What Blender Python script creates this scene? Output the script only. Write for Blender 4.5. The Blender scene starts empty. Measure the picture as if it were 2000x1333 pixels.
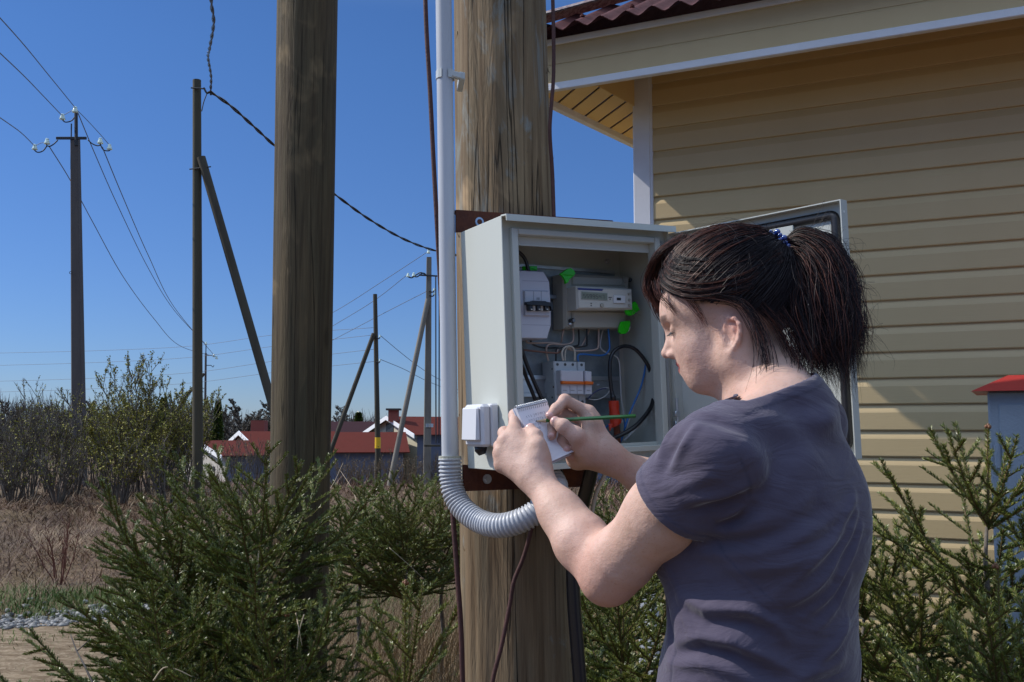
import bpy, math, random
import numpy as np
from mathutils import Vector, Matrix

# ------------------------------------------------------------------ camera, sky, sun, exposure
S = bpy.context.scene
F_PX, PITCH, CAMZ = 1900.0, math.radians(5.2), 1.4
cam = bpy.data.cameras.new('camera'); cam_o = bpy.data.objects.new('camera', cam)
S.collection.objects.link(cam_o); S.camera = cam_o
cam.sensor_width = 36; cam.lens = 36*F_PX/2000
cam.clip_start = 0.05; cam.clip_end = 3000
cam_o.location = (0, 0, CAMZ); cam_o.rotation_euler = (math.pi/2+PITCH, 0, 0)
SUN = Vector((-0.725, 0.125, 0.675)).normalized()          # towards the sun
elev = math.asin(SUN.z); az = math.atan2(SUN.x, SUN.y)     # clockwise from +y
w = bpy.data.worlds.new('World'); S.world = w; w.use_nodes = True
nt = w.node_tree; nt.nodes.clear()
sk = nt.nodes.new('ShaderNodeTexSky'); sk.sky_type = 'NISHITA'; sk.sun_disc = False
sk.sun_elevation = elev; sk.sun_rotation = az; sk.air_density = 1.0; sk.dust_density = 0.0; sk.ozone_density = 2.5
bg = nt.nodes.new('ShaderNodeBackground'); bg.inputs['Strength'].default_value = 0.15
wo = nt.nodes.new('ShaderNodeOutputWorld')
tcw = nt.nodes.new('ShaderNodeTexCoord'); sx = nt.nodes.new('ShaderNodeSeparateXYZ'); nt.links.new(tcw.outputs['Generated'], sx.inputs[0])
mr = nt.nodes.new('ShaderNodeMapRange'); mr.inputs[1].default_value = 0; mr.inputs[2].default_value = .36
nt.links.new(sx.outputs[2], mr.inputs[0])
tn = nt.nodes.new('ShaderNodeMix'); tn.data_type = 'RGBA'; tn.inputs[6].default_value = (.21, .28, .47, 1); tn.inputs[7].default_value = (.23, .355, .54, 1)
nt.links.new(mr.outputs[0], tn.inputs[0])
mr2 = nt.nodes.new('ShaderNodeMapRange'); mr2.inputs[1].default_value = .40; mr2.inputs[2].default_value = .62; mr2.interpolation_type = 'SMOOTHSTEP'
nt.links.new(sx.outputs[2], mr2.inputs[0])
tn2 = nt.nodes.new('ShaderNodeMix'); tn2.data_type = 'RGBA'; tn2.inputs[7].default_value = (3.9, 2.9, 2.05, 1)  # sky overhead, out of frame, boosted and warmed as added fill for the shade
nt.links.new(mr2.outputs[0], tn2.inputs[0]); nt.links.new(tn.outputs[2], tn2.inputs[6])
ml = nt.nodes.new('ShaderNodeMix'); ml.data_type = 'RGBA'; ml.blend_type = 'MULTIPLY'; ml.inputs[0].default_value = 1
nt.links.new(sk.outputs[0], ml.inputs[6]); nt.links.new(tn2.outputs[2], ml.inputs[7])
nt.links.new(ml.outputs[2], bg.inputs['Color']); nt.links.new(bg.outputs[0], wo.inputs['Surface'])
sl = bpy.data.lights.new('sun', 'SUN'); sl.energy = 3.2; sl.angle = math.radians(0.5); sl.color = (1, .95, .87)
so = bpy.data.objects.new('sun', sl); S.collection.objects.link(so)
so.rotation_euler = SUN.to_track_quat('Z', 'Y').to_euler(); so.location = SUN*50
S.view_settings.view_transform = 'Standard'; S.view_settings.look = 'None'
S.view_settings.exposure = 0.42; S.view_settings.gamma = 1.0
S.cycles.max_bounces = 6; S.cycles.transparent_max_bounces = 6

_c, _s = math.cos(PITCH), math.sin(PITCH)
def P(px, py, Y):
    """world point that lies Y metres ahead (world +y) and projects to photo pixel px, py"""
    u = (px-1000)/F_PX; v = (666.5-py)/F_PX
    d = (u, _c - v*_s, _s + v*_c)
    t = Y/d[1]
    return Vector((d[0]*t, Y, CAMZ + d[2]*t))
def px_of(p):
    x, y, z = p[0], p[1], p[2]-CAMZ
    dep = y*_c+z*_s; up = -y*_s+z*_c
    return (1000+F_PX*x/dep, 666.5-F_PX*up/dep)

# ------------------------------------------------------------------ objects
COL = S.collection
def link(o, parent=None):
    COL.objects.link(o)
    if parent is not None:
        o.parent = parent
    return o
def tag(o, label=None, cat=None, group=None, kind=None):
    if label: o['label'] = label
    if cat: o['category'] = cat
    if group: o['group'] = group
    if kind: o['kind'] = kind
    return o
def thing(name, label, cat, loc=(0, 0, 0), group=None):
    o = bpy.data.objects.new(name, None); o.empty_display_size = .05
    o.location = loc
    link(o); tag(o, label, cat, group)
    return o
def wloc(o):
    v = Vector((0, 0, 0))
    while o is not None:
        v += o.location; o = o.parent
    return v
class MB:
    """mesh builder: world-space verts and faces with material slots"""
    def __init__(s): s.v = []; s.f = []; s.m = []; s.cur = 0
    def add(s, vs, fs, mi=None):
        b = len(s.v); s.v += [tuple(v) for v in vs]
        s.f += [tuple(i+b for i in f) for f in fs]; s.m += [s.cur if mi is None else mi]*len(fs)
    def box(s, o, ex, ey, ez, bev=0, mi=None):
        """o corner, three edge vectors"""
        o = Vector(o); ex = Vector(ex); ey = Vector(ey); ez = Vector(ez)
        if bev <= 0:
            vs = [o+a*ex+b*ey+c*ez for c in (0, 1) for b in (0, 1) for a in (0, 1)]
            fs = [(0, 2, 3, 1), (4, 5, 7, 6), (0, 1, 5, 4), (2, 6, 7, 3), (0, 4, 6, 2), (1, 3, 7, 5)]
            if ex.cross(ey).dot(ez) < 0: fs = [f[::-1] for f in fs]
            s.add(vs, fs, mi); return
        L = (ex.length, ey.length, ez.length); U = (ex/L[0], ey/L[1], ez/L[2])
        bev = min(bev, min(L)*.49); idx = {}; vs = []
        for a in (0, 1):
            for b in (0, 1):
                for c in (0, 1):
                    for ax in range(3):
                        q = [a, b, c]; p = Vector(o)
                        for k in range(3):
                            t = q[k]*L[k]
                            if k != ax: t += bev*(1-2*q[k])
                            p += U[k]*t
                        idx[(a, b, c, ax)] = len(vs); vs.append(p)
        fs = []
        for ax in range(3):
            o1, o2 = [(1, 2), (0, 2), (0, 1)][ax]
            for sd in (0, 1):
                f = []
                for (i, j) in ((0, 0), (1, 0), (1, 1), (0, 1)):
                    q = [0, 0, 0]; q[ax] = sd; q[o1] = i; q[o2] = j; f.append(idx[(*q, ax)])
                fs.append(f)
        for ax in range(3):
            o1, o2 = [(1, 2), (0, 2), (0, 1)][ax]
            for i in (0, 1):
                for j in (0, 1):
                    q = [0, 0, 0]; q[o1] = i; q[o2] = j; q0 = list(q); q1 = list(q); q1[ax] = 1
                    fs.append([idx[(*q0, o1)], idx[(*q1, o1)], idx[(*q1, o2)], idx[(*q0, o2)]])
        for a in (0, 1):
            for b in (0, 1):
                for c in (0, 1):
                    fs.append([idx[(a, b, c, 0)], idx[(a, b, c, 1)], idx[(a, b, c, 2)]])
        cen = o + (ex+ey+ez)/2; out = []
        for f in fs:
            p0, p1, p2 = vs[f[0]], vs[f[1]], vs[f[2]]
            n = (p1-p0).cross(p2-p0); m = sum((vs[i] for i in f), Vector())/len(f)
            out.append(f if n.dot(m-cen) > 0 else f[::-1])
        s.add(vs, out, mi)
    def tube(s, pts, r, n=8, cap=True, mi=None, prof=None):
        """sweep a circle along pts, r a number or a list"""
        pts = [Vector(p) for p in pts]; N = len(pts)
        rs = r if isinstance(r, (list, tuple, np.ndarray)) else [r]*N
        t0 = (pts[1]-pts[0]).normalized()
        a = Vector((0, 0, 1)) if abs(t0.z) < .9 else Vector((1, 0, 0))
        u = t0.cross(a).normalized(); vs = []
        for i in range(N):
            t = (pts[min(i+1, N-1)]-pts[max(i-1, 0)])
            if t.length < 1e-9: t = t0
            t.normalize()
            u = (u - t*u.dot(t)).normalized(); w_ = t.cross(u)
            for k in range(n):
                an = 2*math.pi*k/n
                vs.append(pts[i]+(u*math.cos(an)+w_*math.sin(an))*rs[i])
        fs = [(i*n+k, i*n+(k+1) % n, (i+1)*n+(k+1) % n, (i+1)*n+k) for i in range(N-1) for k in range(n)]
        if cap: fs += [tuple(range(n))[::-1], tuple((N-1)*n+k for k in range(n))]
        s.add(vs, fs, mi)
    def prism(s, poly, ext, mi=None):
        """closed polygon (3-D points) extruded by vector ext"""
        n = len(poly); poly = [Vector(p) for p in poly]; ext = Vector(ext)
        vs = poly+[p+ext for p in poly]
        nn = Vector()
        for i in range(n): nn += poly[i].cross(poly[(i+1) % n])
        f0 = tuple(range(n)); fs = [f0[::-1], tuple(i+n for i in f0)]+[(i, (i+1) % n, (i+1) % n+n, i+n) for i in range(n)]
        if nn.dot(ext) < 0: fs = [f[::-1] for f in fs]
        s.add(vs, fs, mi)
    def grid(s, rows, mi=None, closed=False):
        n = len(rows[0]); m = len(rows); vs = [p for r in rows for p in r]
        fs = []
        for i in range(m-1):
            for k in range(n if closed else n-1):
                fs.append((i*n+k, i*n+(k+1) % n, (i+1)*n+(k+1) % n, (i+1)*n+k))
        s.add(vs, fs, mi)
    def sphere(s, c, r, nu=12, nv=8, sc=(1, 1, 1), rot=None, mi=None):
        rows = []
        for j in range(nv+1):
            th = math.pi*j/nv; row = []
            for i in range(nu):
                ph = 2*math.pi*i/nu
                q = Vector((math.sin(th)*math.cos(ph)*sc[0], math.sin(th)*math.sin(ph)*sc[1], math.cos(th)*sc[2]))*r
                if rot is not None: q = rot @ q
                row.append(Vector(c)+q)
            rows.append(row)
        s.grid(rows[::-1], mi, closed=True)
    def disc(s, c, nrm, r, h=0.001, n=16, mi=None):
        c = Vector(c); nrm = Vector(nrm).normalized()
        s.tube([c, c+nrm*h], r, n, mi=mi)
    def build(s, name, mats, parent=None, smooth=False, loc=None):
        me = bpy.data.meshes.new(name)
        off = wloc(parent) if parent is not None else (Vector(loc) if loc is not None else Vector((0, 0, 0)))
        me.from_pydata([(v[0]-off.x, v[1]-off.y, v[2]-off.z) for v in s.v], [], s.f)
        for m in (mats if isinstance(mats, (list, tuple)) else [mats]): me.materials.append(m)
        if len(me.materials) > 1: me.polygons.foreach_set('material_index', s.m)
        if smooth: me.polygons.foreach_set('use_smooth', [True]*len(me.polygons))
        me.update()
        if smooth == 'auto':
            me.set_sharp_from_angle(angle=math.radians(38))
        o = bpy.data.objects.new(name, me); link(o, parent)
        if parent is None and loc is not None: o.location = loc
        return o
def np_mesh(name, V, F, mats, parent=None, smooth=False, mi=None, attr=None):
    """V (n,3) world, F (m,3|4)"""
    V = np.asarray(V, np.float32).copy(); F = np.asarray(F, np.int32)
    if parent is not None: V -= np.array(wloc(parent), np.float32)
    me = bpy.data.meshes.new(name); k = F.shape[1]
    me.vertices.add(len(V)); me.vertices.foreach_set('co', V.ravel())
    me.loops.add(F.size); me.loops.foreach_set('vertex_index', F.ravel())
    me.polygons.add(len(F)); me.polygons.foreach_set('loop_start', np.arange(0, F.size, k, dtype=np.int32))
    for m in (mats if isinstance(mats, (list, tuple)) else [mats]): me.materials.append(m)
    if mi is not None: me.polygons.foreach_set('material_index', np.asarray(mi, np.int32))
    if smooth: me.polygons.foreach_set('use_smooth', np.ones(len(F), bool))
    me.update(calc_edges=True)
    if attr is not None:
        for nm, arr in attr.items():
            a = me.attributes.new(nm, 'FLOAT', 'POINT'); a.data.foreach_set('value', np.asarray(arr, np.float32))
    o = bpy.data.objects.new(name, me); link(o, parent)
    return o

# ------------------------------------------------------------------ materials
def mat(name, col, rough=.6, metal=0, spec=.5, noise=None, bump=None, mix=None, coat=0, sheen=0, sss=0, trans=0, alpha=1):
    """col base; mix=(col2, scale, contrast, stretch) adds a noise-driven second colour; bump=(scale, strength, stretch)"""
    m = bpy.data.materials.new(name); m.use_nodes = True; n = m.node_tree; b = n.nodes['Principled BSDF']
    b.inputs['Base Color'].default_value = (*col, 1); b.inputs['Roughness'].default_value = rough
    b.inputs['Metallic'].default_value = metal; b.inputs['Specular IOR Level'].default_value = spec
    if coat: b.inputs['Coat Weight'].default_value = coat; b.inputs['Coat Roughness'].default_value = .15
    if sheen: b.inputs['Sheen Weight'].default_value = sheen
    if trans: b.inputs['Transmission Weight'].default_value = trans
    if sss:
        b.inputs['Subsurface Weight'].default_value = sss; b.inputs['Subsurface Radius'].default_value = (1, .35, .2)
        b.inputs['Subsurface Scale'].default_value = .008
    tc = n.nodes.new('ShaderNodeTexCoord')
    def noise_n(scale, stretch, detail=6, rough_=.6):
        mp = n.nodes.new('ShaderNodeMapping'); mp.inputs['Scale'].default_value = stretch
        n.links.new(tc.outputs['Object'], mp.inputs[0])
        t = n.nodes.new('ShaderNodeTexNoise'); t.inputs['Scale'].default_value = scale
        t.inputs['Detail'].default_value = detail; t.inputs['Roughness'].default_value = rough_
        n.links.new(mp.outputs[0], t.inputs['Vector']); return t
    last = None
    for mx in ([mix] if isinstance(mix, tuple) else (mix or [])):
        c2, sc, con, st = mx
        t = noise_n(sc, st)
        r = n.nodes.new('ShaderNodeMapRange'); r.inputs[1].default_value = .5-.5*con; r.inputs[2].default_value = .5+.5*con
        n.links.new(t.outputs['Fac'], r.inputs[0])
        k = n.nodes.new('ShaderNodeMix'); k.data_type = 'RGBA'
        if last is None: k.inputs[6].default_value = (*col, 1)
        else: n.links.new(last, k.inputs[6])
        k.inputs[7].default_value = (*c2, 1)
        n.links.new(r.outputs[0], k.inputs[0]); last = k.outputs[2]
    if last is not None: n.links.new(last, b.inputs['Base Color'])
    prev = None
    for bm in ([bump] if isinstance(bump, tuple) else (bump or [])):
        sc, stg, st = bm
        t = noise_n(sc, st, 5)
        q = n.nodes.new('ShaderNodeBump'); q.inputs['Strength'].default_value = stg; q.inputs['Distance'].default_value = .004
        n.links.new(t.outputs['Fac'], q.inputs['Height'])
        if prev is not None: n.links.new(prev, q.inputs['Normal'])
        prev = q.outputs[0]
    if prev is not None: n.links.new(prev, b.inputs['Normal'])
    return m
I3 = (1, 1, 1)
def smoothstep(a, b, x):
    t = np.clip((x-a)/(b-a), 0, 1); return t*t*(3-2*t)
def catmull(pts, k=8):
    pts = [Vector(p) for p in pts]; P_ = [pts[0]*2-pts[1]]+pts+[pts[-1]*2-pts[-2]]; out = []
    for i in range(1, len(P_)-2):
        for j in range(k):
            t = j/k; a, b, c, d = P_[i-1], P_[i], P_[i+1], P_[i+2]
            out.append(.5*((2*b)+(c-a)*t+(2*a-5*b+4*c-d)*t*t+(3*b-a-3*c+d)*t**3))
    out.append(P_[-2]); return out

# ================================================================== GROUND
def gz(x, y):
    """terrain height"""
    x = np.asarray(x, float); y = np.asarray(y, float)
    z = -2.9*smoothstep(21, 60, y)
    z = z + .05*np.sin(x*.9+y*.37)*smoothstep(7, 10, y)*(1-smoothstep(16, 25, y))
    z = z + .10*np.sin(x*.5-y*.8+1)*smoothstep(8.5, 11, y)*(1-smoothstep(18, 24, y))
    z = z + .025*np.sin(x*3.1+y*1.3)*np.sin(y*2.3-x)*smoothstep(4, 7, y)
    z = z + 3.2*smoothstep(120, 500, y)
    return z
def ground():
    ys = np.concatenate([np.linspace(-12, 4, 17), np.linspace(4.2, 30, 130), np.geomspace(30.5, 1500, 60)])
    xs = np.concatenate([-np.geomspace(1500, 26, 30), np.linspace(-25, 25, 140), np.geomspace(26, 1500, 30)])
    X, Y = np.meshgrid(xs, ys); V = np.stack([X, Y, gz(X, Y)], -1).reshape(-1, 3)
    n, m = len(xs), len(ys); i = np.arange(n*m).reshape(m, n)
    F = np.stack([i[:-1, :-1], i[:-1, 1:], i[1:, 1:], i[1:, :-1]], -1).reshape(-1, 4)
    M = mat('earth', (.12, .08, .05), .95, spec=.1, mix=[((.055, .034, .022), 2.2, .35, I3), ((.20, .14, .09), 14, .3, (1, .5, 1)), ((.12, .085, .05), .9, .18, I3)],
            bump=[(6, .8, I3), (60, .6, I3)])
    tag(np_mesh('ground', V, F, M, smooth=True), kind='structure')
    # trodden dirt path with a gravel edge at the left
    xs = np.linspace(-9, -1.0, 90); ys = np.linspace(4.0, 7.4, 50)
    X, Y = np.meshgrid(xs, ys)
    Y2 = Y + .18*np.sin(X*1.7)*(Y-4)/3.4
    V = np.stack([X, Y2, gz(X, Y2)+.012], -1).reshape(-1, 3)
    n, m = len(xs), len(ys); i = np.arange(n*m).reshape(m, n)
    F = np.stack([i[:-1, :-1], i[:-1, 1:], i[1:, 1:], i[1:, :-1]], -1).reshape(-1, 4)
    M = mat('dirt', (.22, .155, .10), .95, spec=.1, mix=[((.10, .065, .04), 4, .22, (1, 2.5, 1)), ((.32, .25, .17), 38, .22, (1, 2, 1)), ((.13, .09, .055), 11, .25, (.6, 1.6, 1))],
            bump=[(9, 1, (1, 2, 1)), (90, .9, I3)])
    tag(np_mesh('dirt_path', V, F, M, smooth=True), kind='structure')
ground()

# ================================================================== HOUSE
HT = Vector((-.905, .425, 0)).normalized(); HN = Vector((-.425, -.905, 0)).normalized()   # along the wall to its left, outward
HC = P(1277, 500, 4.54); HC.z = 0; UPZ = Vector((0, 0, 1))
def house():
    T = thing('house', 'cream yellow house with horizontal vinyl siding, white trim and dark red corrugated roof', 'house', (HC.x, HC.y, 0))
    vin = mat('cream_siding', (.57, .43, .235), .45, spec=.35, mix=((.53, .395, .21), 3, .5, (1, 1, .2)), bump=(220, .12, (.05, .05, 1)))
    wht = mat('white_trim', (.74, .74, .78), .4, spec=.4, mix=((.66, .66, .70), 9, .5, I3))
    red = mat('dark_red_sheet', (.070, .016, .014), .7, spec=.15, mix=((.10, .032, .03), 26, .25, I3), bump=(40, .3, I3))
    con = mat('plinth_concrete', (.33, .32, .30), .9, bump=(30, .5, I3))
    Z0, ZS, e = .32, 3.2, .11
    L = 7.5
    # siding courses, each one a folded profile
    mb = MB(); n0 = int((ZS-Z0)/e)+1
    prof = [(0, .0135), (.004, .015), (.074, .0150), (.082, .0125), (.106, .0035), (.1115, .003)]
    zb = P(1277, 342, 4.54).z
    k0 = math.ceil((zb-Z0)/e)
    for k in range(n0+1):
        z = zb - k0*e + k*e
        if z > ZS: break
        rows = []
        for (dz, o) in [(0, .002)]+prof:
            rows.append([HC + HN*o - HT*s_ + UPZ*min(z+dz, ZS+.02) for s_ in (-.01, 2.5, 5, L)])
        mb.grid(rows)
    mb.build('siding', vin, T)
    b = MB(); b.box(HC-UPZ*.02+HN*-.22+HT*.06-HT*(L+.06), HT*(L+.06), HN*.215, UPZ*(Z0-.03)); b.build('plinth', con, T)
    b = MB(); b.box(HC-HT*L+HN*-.2+UPZ*(Z0-.05), HT*(L-.003), HN*.199, UPZ*(ZS-Z0+.05)); 
    b.build('wall_core', vin, T)
    # corner trim
    b = MB(); b.box(HC+HN*-.03+HT*.005+UPZ*(Z0-.04), HT*.085, HN*.052, UPZ*(ZS-Z0+.04), .004)
    b.box(HC+HN*.002+HT*-.006+UPZ*(Z0-.04), HT*.014, HN*.016, UPZ*(ZS-Z0+.04), .003)
    b.build('corner_trim', wht, T)
    # side wall behind the corner, seen only from further left
    LDs = Vector((.59, .81, 0)).normalized(); LNs = Vector((-LDs.y, LDs.x, 0)); c0 = HC+HT*.062
    mb = MB()
    for k in range(n0+1):
        z = zb-k0*e+k*e
        if z > ZS: break
        mb.grid([[c0+LNs*(o-.012)+LDs*s_+UPZ*min(z+dz, ZS+.02) for s_ in (7, 3.5, .03)] for (dz, o) in [(0, .002)]+prof])
    mb.build('side_siding', vin, T)
    b = MB(); b.box(c0-LNs*.20+LDs*.25+UPZ*(Z0-.05), LDs*6.7, LNs*.185, UPZ*(ZS-Z0+.05)); b.build('side_wall', vin, T)
    # eave box: soffit, fascia
    O = .45; zf = P(1245, 148, 4.07).z
    LD = Vector((.59, .81, 0)).normalized()                     # left fascia runs back this way
    FC = HC+HN*O; FC = FC+HT*(.36+.09)
    # soffit boards at 45 degrees
    dr = (HT*.7-HN*.72).normalized(); sd = Vector((dr.y, -dr.x, 0))
    mb = MB(); fr = FC - HT*(L+.5)
    end2 = FC+LD*2.6; wr = HC-HT*L; 
    # clip strips to the soffit polygon
    polys = [[HC+HT*.075-LD*.45, fr-HN*.01, fr-HN*(O+.05), HC-HN*.05+HT*.02], [FC+LD*.01, HC+HT*.08-LD*.455, HC+HT*.08, HC+HT*.08+LD*2.4, FC+LD*2.5]]
    poly = [p for q in polys for p in q]
    zs_ = zf+.185
    def clip(pl, n_, d_):
        out = []
        for i in range(len(pl)):
            a, b_ = pl[i], pl[(i+1) % len(pl)]; da, db = a.dot(n_)-d_, b_.dot(n_)-d_
            if da >= 0: out.append(a)
            if da*db < 0: out.append(a+(b_-a)*(da/(da-db)))
        return out
    lo = min(p.dot(sd) for p in poly); hi = max(p.dot(sd) for p in poly); wdt = .10; k = 0; x = lo
    while x < hi:
        for (a, c, h) in ((x, x+.085, 0.0), (x+.085, x+.10, .012)):
            for pi, pq in enumerate(polys):
                q = clip(clip(pq, sd, a), -sd, -c)
                if len(q) >= 3:
                    q = [Vector((p.x, p.y, (zs_ if pi == 0 else zf+.03)+h)) for p in q]; mb.prism(q, (0, 0, .004))
        x += wdt
    sb = mat('yellow_soffit', (.80, .56, .24), .45, spec=.35)
    a_ = HC+HT*.078-LD*.455; mb.prism([a_+UPZ*(zf+.03), a_+LD*.46+UPZ*(zf+.03), a_+LD*.46+UPZ*(zs_+.02), a_+UPZ*(zs_+.02)], HT*-.003)
    mb.build('soffit', sb, T)
    # front fascia: two siding courses between white trims, fixed
    fh = .18; b = MB()
    for (s0, s1) in ((0, fh/2), (fh/2, fh)):
        rows = [[FC+HN*o-HT*s_+UPZ*(zf+.03+z_) for s_ in (0, 4, L+.5)] for (z_, o) in ((s0, .002), (s0+.001, .012), (s0+.08, .013), (s0+.09, .010), (s1, .003))]
        b.grid(rows)
    for (s0, s1) in ((0, fh/2), (fh/2, fh)):
        LN = Vector((-LD.y, LD.x, 0))
        rows = [[FC+LN*o+LD*s_+UPZ*(zf+.03+z_) for s_ in (2.6, 1.3, 0)] for (z_, o) in ((s0, .002), (s0+.001, .012), (s0+.08, .013), (s0+.09, .010), (s1, .003))]
        b.grid(rows)
    b.build('fascia', vin, T)
    b = MB(); LN = Vector((-LD.y, LD.x, 0))
    b.box(FC+HN*.018-HT*(L+.5)+UPZ*zf, HT*(L+.5), -HN*.03, UPZ*.034, .003)
    b.box(FC+HN*.018-HT*(L+.5)+UPZ*(zf+.03+fh), HT*(L+.5), -HN*.03, UPZ*.03, .003)
    b.box(FC+LN*.018+UPZ*(zf-.002)-LD*.0, LD*2.6, -LN*.03, UPZ*.036, .003)
    b.box(FC+LN*.018+UPZ*(zf+.031+fh), LD*2.6, -LN*.03, UPZ*.028, .003)
    b.build('fascia_trim', wht, T)
    # corrugated roof: waves across the eave, rising back, cut by the hip at the left
    zr = zf+.03+fh+.028; amp, per = .016, .115; slope = .56
    E0 = FC+HN*.13+HT*.06; mb = MB(); ns = int((L+.6)/per*8); depth = 3.0
    for (off, flip) in ((0, False), (-.004, True)):
        rows = []
        for j in range(13):
            r = []
            for i in range(ns+1):
                s_ = i*per/8; d_ = depth*j/12
                hipd = min(d_, max(0, s_*1.35))
                ph = math.cos(2*math.pi*s_/per)
                r.append(E0-HT*s_-HN*hipd+UPZ*(zr+slope*hipd+amp*ph*abs(ph)**.3+off))
            rows.append(r)
        if flip: rows = rows[::-1]
        mb.grid(rows)
    mb.build('roof', red, T, smooth=True)
    # left roof slope behind the hip
    b = MB(); h0 = E0+UPZ*(zr-.01); h1 = E0-HT*2.2-HN*2.97+UPZ*(zr+slope*2.97)
    b.add([h0, h1, E0+LD*3.2+UPZ*(zr)+HT*.0], [(0, 1, 2)]); b.add([h0-UPZ*.02, h1-UPZ*.02, E0+LD*3.2+UPZ*(zr-.02)], [(0, 2, 1)])
    b.build('side_roof', red, T)
    b = MB(); pts = [h0+UPZ*.045+(h1-h0)*t for t in (0, .5, 1)]
    sdv = (h1-h0).cross(UPZ).normalized()
    b.grid([[p+sdv*(.09*c)+UPZ*(.03*(1-c*c)) for c in (-1, -.6, -.2, .2, .6, 1)] for p in pts])
    b.grid([[p+sdv*(.09*c)+UPZ*(.03*(1-c*c)-.006) for c in (1, .6, .2, -.2, -.6, -1)] for p in pts])
    rc = b.build('ridge_cap', mat('weathered_red', (.11, .045, .045), .6, mix=((.28, .22, .2), 45, .16, I3)), T, smooth=True)
    for k in range(12):
        b = MB()
        s_ = .23*k+.115; p = E0-HT*s_-HN*.09+UPZ*(zr+slope*.09+amp+.003)
        b.tube([p-UPZ*.004, p+UPZ*.004], .011, 8); b.tube([p+UPZ*.004, p+UPZ*.010], .006, 6); b.build('roof_screw', red, T)
house()

# ================================================================== GAS CABINET (blue box with a red roof)
def cabinet():
    c0 = P(1928, 765, 3.1); y0 = 3.1
    dx = Vector((.885, -.465, 0)).normalized(); dy = Vector((.465, .885, 0)).normalized()
    T = thing('utility_cabinet', 'blue grey painted metal cabinet with small red pitched roof beside the house wall', 'cabinet', (c0.x, c0.y, 0))
    paint = mat('blue_grey_paint', (.25, .29, .35), .5, spec=.45, mix=((.31, .35, .41), 7, .5, I3), bump=[(9, .5, I3), (120, .35, I3)])
    redp = mat('red_cap_paint', (.34, .025, .02), .5, mix=((.35, .025, .02), 8, .5, I3))
    B0 = Vector((c0.x, c0.y, .18)); h = c0.z-.18
    b = MB(); b.box(B0, dx*.75, dy*.35, UPZ*h, .006); b.build('body', paint, T)
    b = MB(); b.box(B0+dx*.03-dy*.006+UPZ*.05, dx*.66, dy*.01, UPZ*(h-.09), .004); dr = b.build('door', paint, T)
    for z in (h-.24, .25): 
        b = MB(); q = B0+dx*.022-dy*.014+UPZ*z
        b.tube([q, q+UPZ*.07], .009, 10); b.tube([q+UPZ*.07, q+UPZ*.085], .006, 8); b.build('hinge', paint, dr, smooth='auto')
    b = MB(); o = .045; z0 = c0.z
    a = [B0-dx*o-dy*o, B0+dx*(.75+o)-dy*o, B0+dx*(.75+o)+dy*(.35+o), B0-dx*o+dy*(.35+o)]
    a = [Vector((p.x, p.y, z0)) for p in a]; t = [Vector((p.x, p.y, z0+.055)) for p in (B0+dx*.06+dy*.1, B0+dx*.69+dy*.1, B0+dx*.69+dy*.25, B0+dx*.06+dy*.25)]
    b.add(a+t, [(0, 1, 5, 4), (1, 2, 6, 5), (2, 3, 7, 6), (3, 0, 4, 7), (4, 5, 6, 7), (3, 2, 1, 0)]); b.build('roof', redp, T)
    b = MB(); b.box(B0+dx*.02+dy*.02-UPZ*.18, dx*.06, dy*.3, UPZ*.179); b.build('foot', paint, T); b = MB(); b.box(B0+dx*.67+dy*.02-UPZ*.18, dx*.06, dy*.3, UPZ*.179); b.build('foot', paint, T)
cabinet()

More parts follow.
